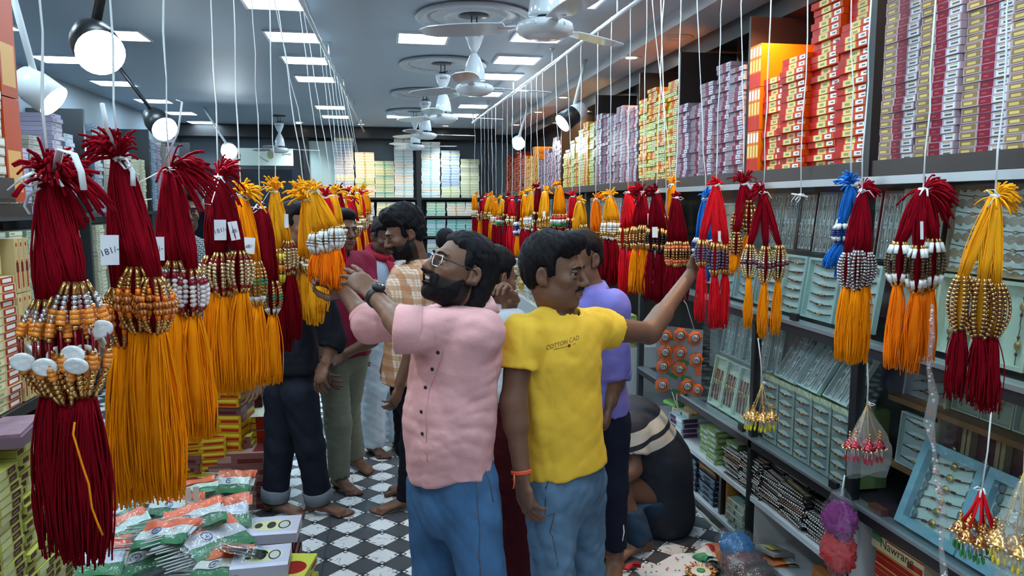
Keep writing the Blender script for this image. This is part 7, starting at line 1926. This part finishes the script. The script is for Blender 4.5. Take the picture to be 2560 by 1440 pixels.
# ------------------------------------------------------------------ man in the pale grey shirt with red scarf
M_gry = clothmat('pale_grey', (.40, .47, .58), .8); M_wht = clothmat('white_trouser', (.55, .64, .74), .8)
def upright(x, ytop, Y, h, fwd, dx=0, arms=None):
    """joints of a standing figure whose head top is at pixel (x, ytop) at depth Y"""
    top = P(x, ytop, Y); z = top.z; X = top.x
    f = Vector((fwd[0], fwd[1], 0)).normalized(); r = Vector((f.y, -f.x, 0))
    o = Vector((X, Y, 0)); U_ = lambda a, b, c: o + r * a + f * b + Vector((0, 0, c * z))
    d = dict(neck=U_(0, -.02, .845), shR=U_(.175, -.02, .805), shL=U_(-.175, -.02, .805), elR=U_(.215, -.03, .63), elL=U_(-.215, -.03, .63), wrR=U_(.225, .05, .49), wrL=U_(-.225, .05, .49), pel=U_(0, 0, .53), hem=U_(0, 0, .47),
             hipR=U_(.085, 0, .50), hipL=U_(-.085, 0, .50), knR=U_(.095, .02, .28), knL=U_(-.095, .02, .28), anR=U_(.10, -.01, .045), anL=U_(-.10, -.01, .045))
    d['_head'] = U_(0, .03, .925); d['_f'] = f; d['_r'] = r
    return d
def standing(label, x, ytop, Y, fwd, shirt, pants, skin=SK2, hair=None, lookz=0., seed=5, res=.0118, hands=True, adj=None, headfwd=None, **kw):
    J = upright(x, ytop, Y, None, fwd); f, r = J.pop('_f'), J.pop('_r'); hd = J.pop('_head')
    if adj: adj(J, f, r)
    hs = tuple((J['wr' + S], (J['wr' + S] - J['el' + S]), f * .3 + r * (-1 if S == 'R' else 1), -1 if S == 'R' else 1, dict(curl=(.4, .45, .5, .55), thumb=.4)) for S in 'LR') if hands else ()
    hf = headfwd or (f.x, f.y, lookz)
    return person(label, J, (hd, hf, (0, 0, 1), 1.0), skin, shirt, pants, hair or dict(fluff=.01, front=True, amp=.006), res=res, hands=hs,
                  feet=((J['anL'], (f.x, f.y), 1.0, 1), (J['anR'], (f.x, f.y), 1.0, -1)), seed=seed, headres=kw.pop('headres', .0055), **kw)
gy = standing('man in a pale grey shirt with a red scarf round his neck', 955, 545, 5.05, (.45, -.88), dict(mat=M_gry, sleeve=.55, loose=.016), dict(mat=M_wht, loose=.02, flare=.02), SK3, lookz=-.35, seed=33)
M_scarf = clothmat('red_scarf', (.30, .012, .03), .85)
bb = gy['base']; nk = Vector(gy['J']['neck']) - bb; ff = gy['fw']; ll = gy['lat']
q = MB()
ring = []
for i in range(15):
    a = 2 * math.pi * i / 14; ring.append(nk + ff * (.085 * math.cos(a) + .015) + ll * .095 * math.sin(a) + Vector((0, 0, .02 - .045 * math.cos(a))))
q.tube(ring, .026, 8, cap=False)
q.tube([nk + ff * .10 + Vector((0, 0, -.03)), nk + ff * .15 + ll * -.02 + Vector((0, 0, -.12)), nk + ff * .155 + ll * -.03 + Vector((0, 0, -.24)), nk + ff * .15 + ll * -.03 + Vector((0, 0, -.32))], [.03, .042, .045, .04], 8, flat=.5); q.build('scarf', M_scarf, gy['t'])

# ------------------------------------------------------------------ woman between the two men, maroon and white
M_wblouse = clothmat('white_blouse', (.52, .54, .58), .8); M_mar2 = clothmat('maroon_dress', (.075, .008, .014), .8)
def adjw(J, f, r):
    J['elL'] = P(1262, 850, 3.0); J['wrL'] = P(1272, 775, 2.98)
wo = standing('person in maroon with black hair and a hand raised to the chin', 1222, 628, 3.10, (.85, .45), dict(mat=M_wblouse, sleeve=1.3, loose=.014), dict(mat=M_mar2, loose=.03, flare=.02, skirt=.12), SK1, hair=dict(fluff=.012, long=True, back=-.11, amp=.005), seed=41, res=.008, adj=adjw, headfwd=(.80, .45, -.2), hands=False, eyes=True, headres=.0035)
K = Fld(); hand_field(K, P(1273, 775, 2.98), P(1264, 735, 2.97) - P(1273, 775, 2.98), (-.6, -.7, .1), 1, 1.0, (.9, .9, .85, .8), .4); K.cone(P(1274, 800, 2.98), P(1273, 770, 2.98), .030, .027)
o = fld_object('raised_hand', K, skinmat(), wo['t'], wo['base'], .0032, colf=lambda V: np.tile(np.array(SK1), (len(V), 1)))
q = MB(); n0 = Vector(wo['J']['neck']) - wo['base']; q.tube([n0 + wo['fw'] * -.07 + wo['lat'] * .05, n0 + wo['lat'] * -.09 + Vector((0, 0, -.02)), n0 + wo['fw'] * .08 + Vector((0, 0, -.06)), n0 + wo['fw'] * .12 + wo['lat'] * .02 + Vector((0, 0, -.25)), n0 + wo['fw'] * .13 + wo['lat'] * .04 + Vector((0, 0, -.5))], [.03, .032, .03, .05, .05], 8, flat=.6); q.build('scarf', M_scarf, wo['t'])

# ------------------------------------------------------------------ man in black turned-up jeans, khaki man, distant head, man in dotted shirt
def adjb(J, f, r):
    J['knR'] = P(775, 1115, 4.0); J['anR'] = P(796, 1238, 4.05); J['anR'].z = .085; J['knL'] = P(700, 1115, 4.10); J['anL'] = P(688, 1250, 4.1); J['anL'].z = .085
    J['hipR'] = P(748, 985, 4.0); J['hipL'] = P(706, 985, 4.12); J['elR'] = P(835, 850, 3.95); J['wrR'] = P(815, 905, 3.9); J['shR'] = P(790, 700, 3.95); J['elL'] = P(640, 860, 4.2); J['wrL'] = P(640, 935, 4.15)
M_bjean = clothmat('black_jeans', (.012, .014, .024), .85); M_cuffg = clothmat('turn_up_grey', (.17, .19, .22), .8)
bj = standing('barefoot person in black with turned up dark jeans behind the orange tassels', 725, 505, 4.1, (.88, -.45), dict(mat=M_blk, sleeve=1.4, loose=.02), dict(mat=M_bjean, loose=.012, cuff=M_cuffg, flare=.006), SK2, seed=51, adj=adjb)
def adjk(J, f, r):
    J['anR'] = P(848, 1190, 4.40); J['anR'].z = .08; J['anL'] = P(888, 1130, 4.75); J['anL'].z = .08; J['knR'] = P(846, 1060, 4.45); J['knL'] = P(868, 1030, 4.7); J['elL'] = P(930, 850, 4.45); J['wrL'] = P(862, 885, 4.35); J['elR'] = P(790, 850, 4.5); J['wrR'] = P(812, 915, 4.35)
M_kha = clothmat('khaki', (.20, .21, .16), .8); M_mg = clothmat('maroon_tee', (.22, .012, .04), .8)
kh = standing('barefoot man in khaki trousers and a maroon T-shirt behind the black jeans', 848, 525, 4.55, (.55, -.83), dict(mat=M_mg, sleeve=.5, loose=.02), dict(mat=M_kha, loose=.012, amp=.008), SK2, seed=61, adj=adjk)
M_nvy = clothmat('navy_tee', (.012, .025, .05), .8)
dh = standing('distant dark haired person in navy seen from behind', 1112, 573, 6.6, (.5, .85), dict(mat=M_nvy, sleeve=.5), dict(mat=M_blk), SK2, hair=dict(amp=.004), seed=71, res=.012, eyes=False, headres=.005)
def adjd(J, f, r):
    J['wrR'] = J['elR'] + f * .22 + Vector((0, 0, .10)); J['wrL'] = J['elL'] + f * .22 + Vector((0, 0, .06))
M_dot = mat('cloth_dotted', (.012, .016, .02), .8, var=.0)
def dot_mat():
    m, nt, b = newmat('cloth_dashes'); N, L = nt.nodes, nt.links
    tc = N.new('ShaderNodeTexCoord'); br = N.new('ShaderNodeTexBrick'); br.inputs['Scale'].default_value = 26; br.inputs['Color1'].default_value = (.010, .014, .018, 1); br.inputs['Color2'].default_value = (.012, .018, .02, 1); br.inputs['Mortar'].default_value = (.33, .36, .36, 1); br.inputs['Mortar Size'].default_value = .035; br.offset = .5
    mp = N.new('ShaderNodeMapping'); mp.inputs['Rotation'].default_value = (R(90), 0, 0); L.new(tc.outputs['Object'], mp.inputs[0]); L.new(mp.outputs[0], br.inputs['Vector']); L.new(br.outputs[0], b.inputs['Base Color']); b.inputs['Roughness'].default_value = .8
    return m
ds = standing('person in a dark dashed shirt half hidden behind the maroon hangings', 450, 470, 4.3, (.5, -.85), dict(mat=dot_mat(), sleeve=.5, loose=.02), dict(mat=M_blk), SK3, seed=81, adj=adjd)

# ------------------------------------------------------------------ person crouching in the striped shirt
Yc = 3.55
J = dict(neck=P(1548, 1052, Yc), shL=P(1578, 1078, Yc - .16), shR=P(1545, 1065, Yc + .18), elL=P(1583, 1172, Yc - .22), wrL=P(1548, 1205, Yc - .26), elR=P(1520, 1170, Yc + .2), wrR=P(1505, 1215, Yc + .1),
         pel=P(1640, 1235, Yc), waist=P(1640, 1150, Yc), chest=P(1592, 1085, Yc), hem=P(1648, 1262, Yc), hipL=P(1632, 1248, Yc - .10), hipR=P(1630, 1248, Yc + .10), knL=P(1545, 1205, Yc - .20), knR=P(1530, 1200, Yc + .15), anL=P(1600, 1292, Yc - .26), anR=P(1560, 1285, Yc + .1))
J['anL'].z = .07; J['anR'].z = .07; J['hipL'].z = max(J['hipL'].z, .12); J['hipR'].z = max(J['hipR'].z, .12)
ax_ = (P(1600, 1060, Yc) - P(1622, 1150, Yc)); ax_.normalize()
cbase = Vector((J['pel'].x, J['pel'].y, 0))
s1 = (P(1560, 1082, Yc - .2) - cbase).dot(ax_); s0 = (P(1560, 1112, Yc - .2) - cbase).dot(ax_); s3 = (P(1560, 1124, Yc - .2) - cbase).dot(ax_); s2 = (P(1560, 1150, Yc - .2) - cbase).dot(ax_)
M_strp = stripes_mat('cloth_stripes', (.008, .011, .022), tuple(ax_), ((s0, s1, (.50, .46, .40)), (s2, s3, (.50, .46, .40))))
cr = person('person crouching in a navy shirt with two white stripes beside the base shelf', J, (P(1512, 1040, Yc), (-.75, -.1, -.66), (-.6, 0, .75), .98), SK2,
    dict(mat=M_strp, sleeve=.62, sr=(.078, .072), loose=.030, amp=.005, fr=14, cuthem=False, deep=1.1), dict(mat=clothmat('dark_denim', (.025, .05, .09), .8), loose=.012, rise=.04), hair=dict(fluff=.01, amp=.005), res=.009, eyes=False,
    hands=((J['wrL'], P(1520, 1222, Yc - .12) - J['wrL'], (0, .5, -.8), 1, dict(curl=(.5, .5, .5, .5))),), feet=((J['anL'], (-.9, -.4), 1.0, 1), (J['anR'], (-.9, -.3), 1.0, -1)), torso=(.170, .165, .175, .78), seed=91, headres=.0068)
q = MB(); Mx = Vector((J['wrL'] - J['elL'])).to_track_quat('Z', 'Y').to_matrix().to_4x4(); q.lathe([(.031, -.012), (.035, -.01), (.035, .01), (.031, .012)], 18, M=Mx, cap=False); o = q.build('watch', M_silver, cr['t']); o.location = J['elL'].lerp(J['wrL'], .9) - cr['base']
# ================================================================== packets of paper flags heaped on the floor
M_flag = mat('flag_paper', (1, 1, 1), .45, vcol=True)
M_film = glassmat('poly_film', (.97, .98, .98), .06, .84, .5, 26, .03)
M_stick = mat('stick_wood', (.42, .34, .28), .6)
SAF, FGR, FWH, CHK = (.80, .13, .03), (.01, .16, .05), (.60, .64, .66), (.02, .05, .25)
def flag_packet(pos, rz, tilt, w, h, label, nst=14, seed=1, sticks='side', layers=3):
    rg = random.Random(seed)
    t = empty('flag_packet', pos, 0, label, 'flag packet', 'packets of tricolour paper flags'); t.rotation_euler = (tilt[0], tilt[1], rz)
    ph = rg.uniform(0, 6)
    def surf(u, v, k): return Vector(((u - .5) * w, (v - .5) * h, .012 + k * .012 + .010 * math.sin(3 * u + ph) * math.cos(2.5 * v + ph) + .004 * math.sin(13 * u + 7 * v + ph)))
    n = 14
    for b_, (v0, v1, c, nm) in enumerate(((0, .333, FGR, 'green_band'), (.334, .666, FWH, 'white_band'), (.667, 1, SAF, 'saffron_band'))):
        q = MB()
        for k in range(layers):
            vs = []; fs = []
            sh = (rg.uniform(-.01, .01), rg.uniform(-.008, .008))
            for j in range(5):
                for i in range(n + 1):
                    p = surf(i / n, v0 + (v1 - v0) * j / 4, k); vs.append(p + Vector((sh[0], sh[1], 0)))
            for j in range(4):
                for i in range(n): fs.append((j * (n + 1) + i, j * (n + 1) + i + 1, (j + 1) * (n + 1) + i + 1, (j + 1) * (n + 1) + i))
            q.add(vs, fs, 0, tuple(x * rg.uniform(.85, 1.1) for x in c), True)
        q.build(nm, M_flag, t)
    q = MB(); ctr = surf(.35, .5, layers - 1)
    for i in range(16):
        a, b2 = 2 * math.pi * i / 16, 2 * math.pi * (i + 1) / 16; r = h * .11
        q.tube([ctr + Vector((r * math.cos(a), r * math.sin(a), .003)), ctr + Vector((r * math.cos(b2), r * math.sin(b2), .003))], .0022, 5, 0, CHK, cap=False)
    for i in range(8):
        a = 2 * math.pi * i / 8; q.tube([ctr + Vector((0, 0, .003)), ctr + Vector((h * .11 * math.cos(a), h * .11 * math.sin(a), .003))], .0008, 4, 0, CHK)
    q.build('wheel_emblem', M_flag, t)
    for i in range(nst):
        y = -h / 2 + h * (i + .5) / nst
        q = MB(); l = rg.uniform(.10, .15)
        q.tube([(-w / 2 + .02, y, .016), (-w / 2 - l, y + rg.uniform(-.01, .01), .012 + rg.uniform(0, .01))], .0032, 5); q.build('stick', mat('stick_white', (.5, .52, .52), .4), t)
    q = MB(); vs = []; fs = []; m = 18
    for j in range(m + 1):
        for i in range(m + 1):
            u, v = i / m * 1.3 - .2, j / m * 1.12 - .06
            ed = min(i, m - i, j, m - j) / m
            p = surf(min(max(u, 0), 1), min(max(v, 0), 1), layers - 1); p.x = (u - .5) * w; p.y = (v - .5) * h
            p.z = (p.z + .010 + rg.uniform(0, .007)) * min(1, ed * 10 + .12) ; vs.append(p)
    for j in range(m):
        for i in range(m): fs.append((j * (m + 1) + i, j * (m + 1) + i + 1, (j + 1) * (m + 1) + i + 1, (j + 1) * (m + 1) + i))
    q.add(vs, fs, 0, None, True); q.build('clear_bag', M_film, t)
    return t
def fp(px, py, z, *a, **k):
    p = atZ(px, py, z); return flag_packet(p, *a, **k)
q = MB(); q.ball((0, 0, 0), (.38, .34, .17), n=20, m=12)
o = tag(q.build('sack_heap', mat('grey_sack', (.22, .23, .25), .6, bump=.5, bscale=18)), 'grey sack under the heaped flag packets', 'sack'); p = atZ(470, 1330, .10); o.location = (p.x - .05, p.y + .02, .05)
fp(530, 1355, .26, R(48), (R(24), R(6)), .28, .21, 'large tricolour flag packet with blue wheel lying slanted on the heap', seed=2)
fp(560, 1290, .27, R(2), (R(38), R(-6)), .24, .17, 'tricolour flag packet propped up with two flags side by side', nst=0, seed=5)
fp(440, 1275, .26, R(8), (R(20), R(10)), .22, .15, 'tricolour packet with glittering edge behind the large flag packet', nst=4, seed=8)
fp(590, 1212, .22, R(-8), (R(35), 0), .18, .14, 'small saffron and white packet near the green tinsel', nst=8, seed=11)
fp(620, 1395, .25, R(75), (R(10), R(30)), .24, .18, 'saffron packet leaning on the white lidded boxes', nst=0, seed=14)
fp(370, 1400, .20, R(20), (R(18), R(-12)), .26, .20, 'crumpled silvery packet with a saffron flash', nst=16, seed=17)
fp(470, 1235, .28, R(12), (R(8), 0), .26, .14, 'packet of wooden flag sticks behind the heap', nst=16, seed=21)
fp(215, 1410, .22, R(5), (R(20), R(4)), .30, .20, 'tricolour packet glimpsed under the maroon tassels', nst=0, seed=24)
fp(560, 1425, .24, R(-20), (R(15), R(-10)), .22, .18, 'white packet with small emblem at the front of the heap', nst=10, seed=27)
for (px, py, z, a_, sd, lab) in ((300, 1335, .24, 30, 51, 'tricolour packet peeping out beside the orange tassels'), (420, 1345, .30, -15, 54, 'glossy tricolour packet on top of the grey sack'), (330, 1265, .22, 60, 57, 'tricolour packet behind the orange tassels'), (490, 1305, .32, 15, 60, 'tricolour packet behind the large flag packet'), (250, 1380, .20, -30, 63, 'tricolour packet between maroon and orange tassels')):
    fp(px, py, z, R(a_), (R(16), R(-8)), .24, .17, lab, nst=5, seed=sd)
# silvery crumpled bags
def bagmesh(q, r, seed, amp=.22, col=None, n=26, m=18, mi=0, fr=2.6):
    vs = []; fs = []
    for i in range(m + 1):
        a = math.pi * i / m
        for j in range(n):
            b2 = 2 * math.pi * j / n
            d = Vector((math.sin(a) * math.cos(b2), math.sin(a) * math.sin(b2), math.cos(a)))
            k = 1 + amp * (mnoise.noise(d * fr + Vector((seed, 0, 0))) + .5 * abs(mnoise.noise(d * fr * 2.7 + Vector((0, seed, 0)))))
            vs.append(Vector((d.x * r[0], d.y * r[1], d.z * r[2])) * k)
    for i in range(m):
        for j in range(n): fs.append((i * n + j, (i + 1) * n + j, (i + 1) * n + (j + 1) % n, i * n + (j + 1) % n))
    q.add(vs, fs, mi, col, True)
def poly_bag(pos, r, inner, label, seed, rz=0., cat='plastic bag', group=None, tint=None):
    t = empty('plastic_bag', pos, rz, label, cat, group)
    q = MB(); bagmesh(q, [x * .78 for x in r], seed, .25); q.build('contents', mat('bag_fill_%s' % '_'.join('%d' % (c * 99) for c in inner), inner, .6, var=.35, vscale=40, bump=.6, bscale=50), t)
    q = MB(); bagmesh(q, r, seed, .26, n=30, m=22, fr=2.2); q.build('film', M_film, t)
    return t
p = atZ(380, 1330, .2); poly_bag((p.x, p.y, .16), (.15, .13, .10), (.30, .32, .33), 'silvery grey plastic bag between the flag packets', 3)
p = atZ(500, 1390, .2); poly_bag((p.x - .05, p.y - .1, .10), (.16, .12, .09), (.35, .37, .38), 'crumpled clear bag at the front of the flag heap', 6)
p = atZ(630, 1200, .18); poly_bag((p.x - .1, p.y - .1, .12), (.10, .12, .12), (.02, .07, .05), 'dark green tinsel bag beside the dark jeans', 9)
p = atZ(505, 1210, .25); q = MB()
t = empty('stick_pack', (p.x + .02, p.y - .35, .30), R(15), 'two tan wrapped stick packs standing among the flags', 'stick pack')
for i in range(2): 
    q = MB(); q.box((i * .035, 0, .0), (.026, .02, .12), M=Matrix.Rotation(R(-25), 4, 'X')); q.build('pack', mat('tan_wrap', (.42, .28, .22), .25), t)
# ------------------------------------------------------------------ heap by the box wall
def cloth(px, py, z, w, h, label, bands, seed, rz=0., th=.015, name='folded_flag_cloth'):
    p = atZ(px, py, z); t = empty(name, p, rz, label, 'flag cloth'); n = 18
    for b_, (u0, u1, c) in enumerate(bands):
        q = MB(); vs = []; fs = []
        for s in (0, 1):
            for j in range(n + 1):
                for i in range(4):
                    u = u0 + (u1 - u0) * i / 3; v = j / n
                    zz = .012 * math.sin(5 * u + seed) * math.sin(4 * v + seed) + .006 * math.sin(11 * v + 6 * u + seed) + (th if s else 0) * (1 if .02 < u < .98 else .5)
                    vs.append(((u - .5) * w, (v - .5) * h + .01 * math.sin(7 * u + seed), zz + .012))
        N = (n + 1) * 4
        for j in range(n):
            for i in range(3):
                fs.append((N + j * 4 + i, N + j * 4 + i + 1, N + (j + 1) * 4 + i + 1, N + (j + 1) * 4 + i)); fs.append((j * 4 + i, (j + 1) * 4 + i, (j + 1) * 4 + i + 1, j * 4 + i + 1))
            for i in (0, 3): fs.append((j * 4 + i, j * 4 + i + N, (j + 1) * 4 + i + N, (j + 1) * 4 + i))
        q.add(vs, fs, 0, c, True); q.build('band', M_flag, t)
    return t
OR_, GR_, WH_ = (.82, .22, .05), (.04, .26, .06), (.66, .66, .60)
t = cloth(1870, 1400, .05, .40, .20, 'saffron white and green printed plastic sheet lying by the toe board', ((0, .12, WH_), (.12, .34, OR_), (.34, .40, WH_), (.40, .58, WH_), (.58, .88, OR_), (.88, 1, WH_)), 2, R(-14))
for i in range(6):
    q = MB(); q.box((-.035 + i * .018, .01 + (i % 2) * .004, .045), (.010, .07, .004), M=Matrix.Rotation(R(18), 4, 'Z')); q.build('green_stripe', mat('flag_green', GR_, .5), t)
cloth(1690, 1432, .04, .34, .16, 'white printed sheet dotted with small red and green motifs', ((0, 1, (.62, .60, .60)),), 4, R(16))
rg = random.Random(5)
t = [o for o in COL.objects if o.get('label', '').startswith('white printed sheet')][0]
for i in range(26):
    q = MB(); x, y = rg.uniform(-.15, .15), rg.uniform(-.07, .07); q.ball((0, 0, 0), (.006, .004, .002), n=6, m=4, M=Matrix.Rotation(rg.uniform(0, 3), 3, 'Z').to_4x4()); o = q.build('motif', mat('motif_red', (.5, .03, .04), .5) if i % 2 else mat('motif_green', (.02, .2, .1), .5), t); o.location = (x, y, .034 + .006 * math.sin(11 * (y / .16 + .5) + 6 * (x / .34 + .5) + 4) + .012 * math.sin(5 * (x / .34 + .5) + 4) * math.sin(4 * (y / .16 + .5) + 4))
cloth(1770, 1395, .05, .16, .10, 'crumpled green and red ribbon piece on the floor', ((0, .3, (.03, .25, .12)), (.3, .7, WH_), (.7, 1, (.5, .04, .05))), 7, R(30), name='ribbon_piece')
cloth(1575, 1422, .01, .10, .022, 'small red and white ribbon beside the bare toes', ((0, 1, (.55, .03, .04)),), 3, R(12), .006, name='ribbon_piece')
# gold tinsel badge
p = atZ(1752, 1440, .06); t = empty('tinsel_badge', (p.x, p.y, .075), 0, 'round badge edged with red and gold tinsel among the sheets', 'badge')
q = MB(); q.lathe([(.001, .008), (.042, .010), (.046, .004), (.046, 0)], 24); q.build('disc', mat('badge_white', (.6, .58, .5), .5), t)
q = MB()
for i in range(110):
    a = rg.uniform(0, 6.28); r0 = .046; r1 = rg.uniform(.06, .075); q.tube([(r0 * math.cos(a), r0 * math.sin(a), .006), (r1 * math.cos(a + .1), r1 * math.sin(a + .1), rg.uniform(-.003, .022))], .0022, 4, 0, GOLD if rg.random() < .6 else (.55, .08, .02))
q.build('tinsel_rim', M_bmet, t)
q = MB(); q.ball((0, 0, .012), (.02, .02, .005), n=10, m=5); q.build('centre', mat('flag_green', GR_, .5), t)
for (px, py, z, r, c, lab, sd) in ((1925, 1405, .10, (.13, .11, .09), (.42, .03, .06), 'clear bag of red pom poms in front of the base shelf', 31),
        (1960, 1345, .17, (.12, .13, .09), (.02, .17, .40), 'blue plastic wrapped bundle spilling from the base shelf', 34),
        (2060, 1415, .10, (.15, .12, .08), (.07, .03, .025), 'dark brown bagged bundle on the floor by the base shelf', 37),
        (1860, 1440, .05, (.14, .10, .06), (.12, .06, .05), 'brown striped bag at the front of the floor heap', 40),
        (2010, 1445, .08, (.13, .10, .08), (.10, .05, .04), 'dusky bag with gold glints at the front of the floor heap', 43),
        (1985, 1385, .13, (.14, .12, .07), (.16, .05, .07), 'wine red bag leaning on the base shelf', 46),
        (2105, 1440, .10, (.12, .09, .09), (.06, .03, .03), 'dark bag below the pink hanging bag', 49)):
    p = atZ(px, py, z); poly_bag((min(p.x, 1.56), p.y, z * .9), [x * .8 for x in r], c, lab, sd)
q = None
p = atX(1905, 1330, 1.70); t = empty('paper_packet', (1.76, p.y, .075), R(20), 'grey and yellow paper packet lying open in the base cubby', 'packet')
q = MB(); q.box((0, 0, .02), (.14, .12, .014), M=Matrix.Rotation(R(12), 4, 'Y')); q.build('sleeve', mat('grey_paper', (.35, .33, .30), .5), t)
q = MB(); q.box((-.02, 0, .035), (.05, .05, .004), M=Matrix.Rotation(R(12), 4, 'Y')); q.build('yellow_print', mat('yellow_print', (.55, .50, .08), .5), t)
# pink and red pom bag hanging from the case rail
p = atX(2098, 1333, XF - .09); t = empty('pom_pom_bag', (p.x, p.y, p.z), 0, 'clear bag of magenta and coral pom poms hanging below the case rail', 'plastic bag')
q = MB(); bagmesh(q, (.052, .064, .072), 3, .4, n=40, m=28, fr=7); o = q.build('coral_pom', mat('coral_pom', (.75, .05, .06), .7, bump=1, bscale=60), t); o.location = (0, 0, -.065)
q = MB(); bagmesh(q, (.050, .062, .062), 7, .4, n=40, m=28, fr=7); o = q.build('magenta_pom', mat('magenta_pom', (.30, .01, .22), .7, bump=1, bscale=60), t); o.location = (0, 0, .05)
q = MB(); bagmesh(q, (.062, .076, .165), 9, .16, n=30, m=22, fr=3.4); q.build('film', M_film, t)
q = MB(); q.tube([(0, 0, .14), (.01, 0, .22)], .003, 6); q.build('tie', M_cord, t)

# ------------------------------------------------------------------ sheet of saffron badges hung before the glass
Yb2 = 3.42
def bp(px, py, dy=0): return atY(px, py, Yb2 + dy)
c = bp(1700, 895); t = empty('badge_sheet', c, 0, 'hanging plastic sheet of round saffron badges with wheel prints', 'badge sheet')
q = MB(); q.add([bp(1640, 812) - c, bp(1758, 825) - c, bp(1752, 985) - c, bp(1642, 968) - c], [(0, 1, 2, 3)]); 
vs = [Vector(v) + Vector((0, .003, 0)) for v in q.v]; q.add(vs, [(0, 1, 2, 3)]); q.build('sheet', mat('grey_sheet', (.30, .32, .36), .35), t)
M_saf = mat('saffron_petal', (.80, .15, .03), .5); M_bw2 = mat('badge_face', (.62, .62, .62), .4)
for i, (px, py, r) in enumerate(((1662, 842, 17), (1700, 838, 17), (1737, 845, 17), (1662, 880, 17), (1700, 882, 17), (1740, 900, 17), (1658, 915, 17), (1698, 922, 17), (1655, 962, 17), (1718, 965, 18), (1742, 975, 15))):
    o3 = bp(px, py, -.006) - c; rr = r * mpp(Yb2, px) * 1.12
    M4 = Matrix.Rotation(R(90), 4, 'X')
    q = MB(); prof = []; n = 28; vs = []; fs = []
    for k in range(n):
        a = 2 * math.pi * k / n; r2 = rr * (1 + .07 * math.cos(7 * a)); vs += [M4 @ Vector((r2 * math.cos(a), r2 * math.sin(a), 0)), M4 @ Vector((rr * .62 * math.cos(a), rr * .62 * math.sin(a), .006))]
    for k in range(n): j = (k + 1) % n; fs.append((2 * k, 2 * j, 2 * j + 1, 2 * k + 1))
    fs.append(tuple(2 * k for k in reversed(range(n))))
    q.add(vs, fs); bd = q.build('badge', M_saf, t); bd.location = o3
    q = MB(); q.lathe([(.0005, .0072), (rr * .60, .0072), (rr * .62, .005)], 20, M=M4); q.build('face', M_bw2, bd)
    q = MB(); q.lathe([(rr * .60, .0078), (rr * .52, .0082), (rr * .50, .0075)], 20, M=M4, cap=False); q.build('ring', M_black, bd)
    me = text_mesh('IN', rr * .7); o = meshobj('lettering', me, bd, M_ink); o.rotation_euler = (R(90), 0, 0); o.location = (0, -.0085, 0)
for i, (px, py, a) in enumerate(((1680, 846, 0), (1712, 905, .3), (1668, 925, 1.2), (1685, 940, .5), (1715, 945, .2), (1690, 978, .3))):
    q = MB(); q.box((0, 0, 0), (.045, .003, .018), M=Matrix.Rotation(a, 4, 'Y')); o = q.build('green_ribbon', mat('flag_green', GR_, .5), t); o.location = bp(px, py, -.004) - c
for i, (px, py) in enumerate(((1690, 870), (1720, 955), (1675, 900), (1745, 925), (1700, 975))):
    q = MB(); q.box((0, 0, 0), (.05, .003, .03), M=Matrix.Rotation(.5 * i, 4, 'Y')); o = q.build('saffron_ribbon', M_saf, t); o.location = bp(px, py, -.003) - c
q = MB(); q.tube([bp(1662, 812) - c, bp(1668, 760) - c, bp(1672, 700) - c], .002, 5); q.tube([bp(1735, 822) - c, bp(1716, 760) - c, bp(1672, 700) - c], .002, 5); q.tube([bp(1672, 700) - c, Vector((xrR(3.45), 3.45, ZRAIL)) - c], .0025, 5); q.build('string', M_cord, t)
q = MB(); q.tube([bp(1680, 980) - c, bp(1690, 1010) - c, bp(1698, 1030) - c], .0025, 5); q.tube([bp(1692, 982) - c, bp(1692, 1005) - c, bp(1698, 1030) - c], .0025, 5); q.build('loose_string', M_cord, t)
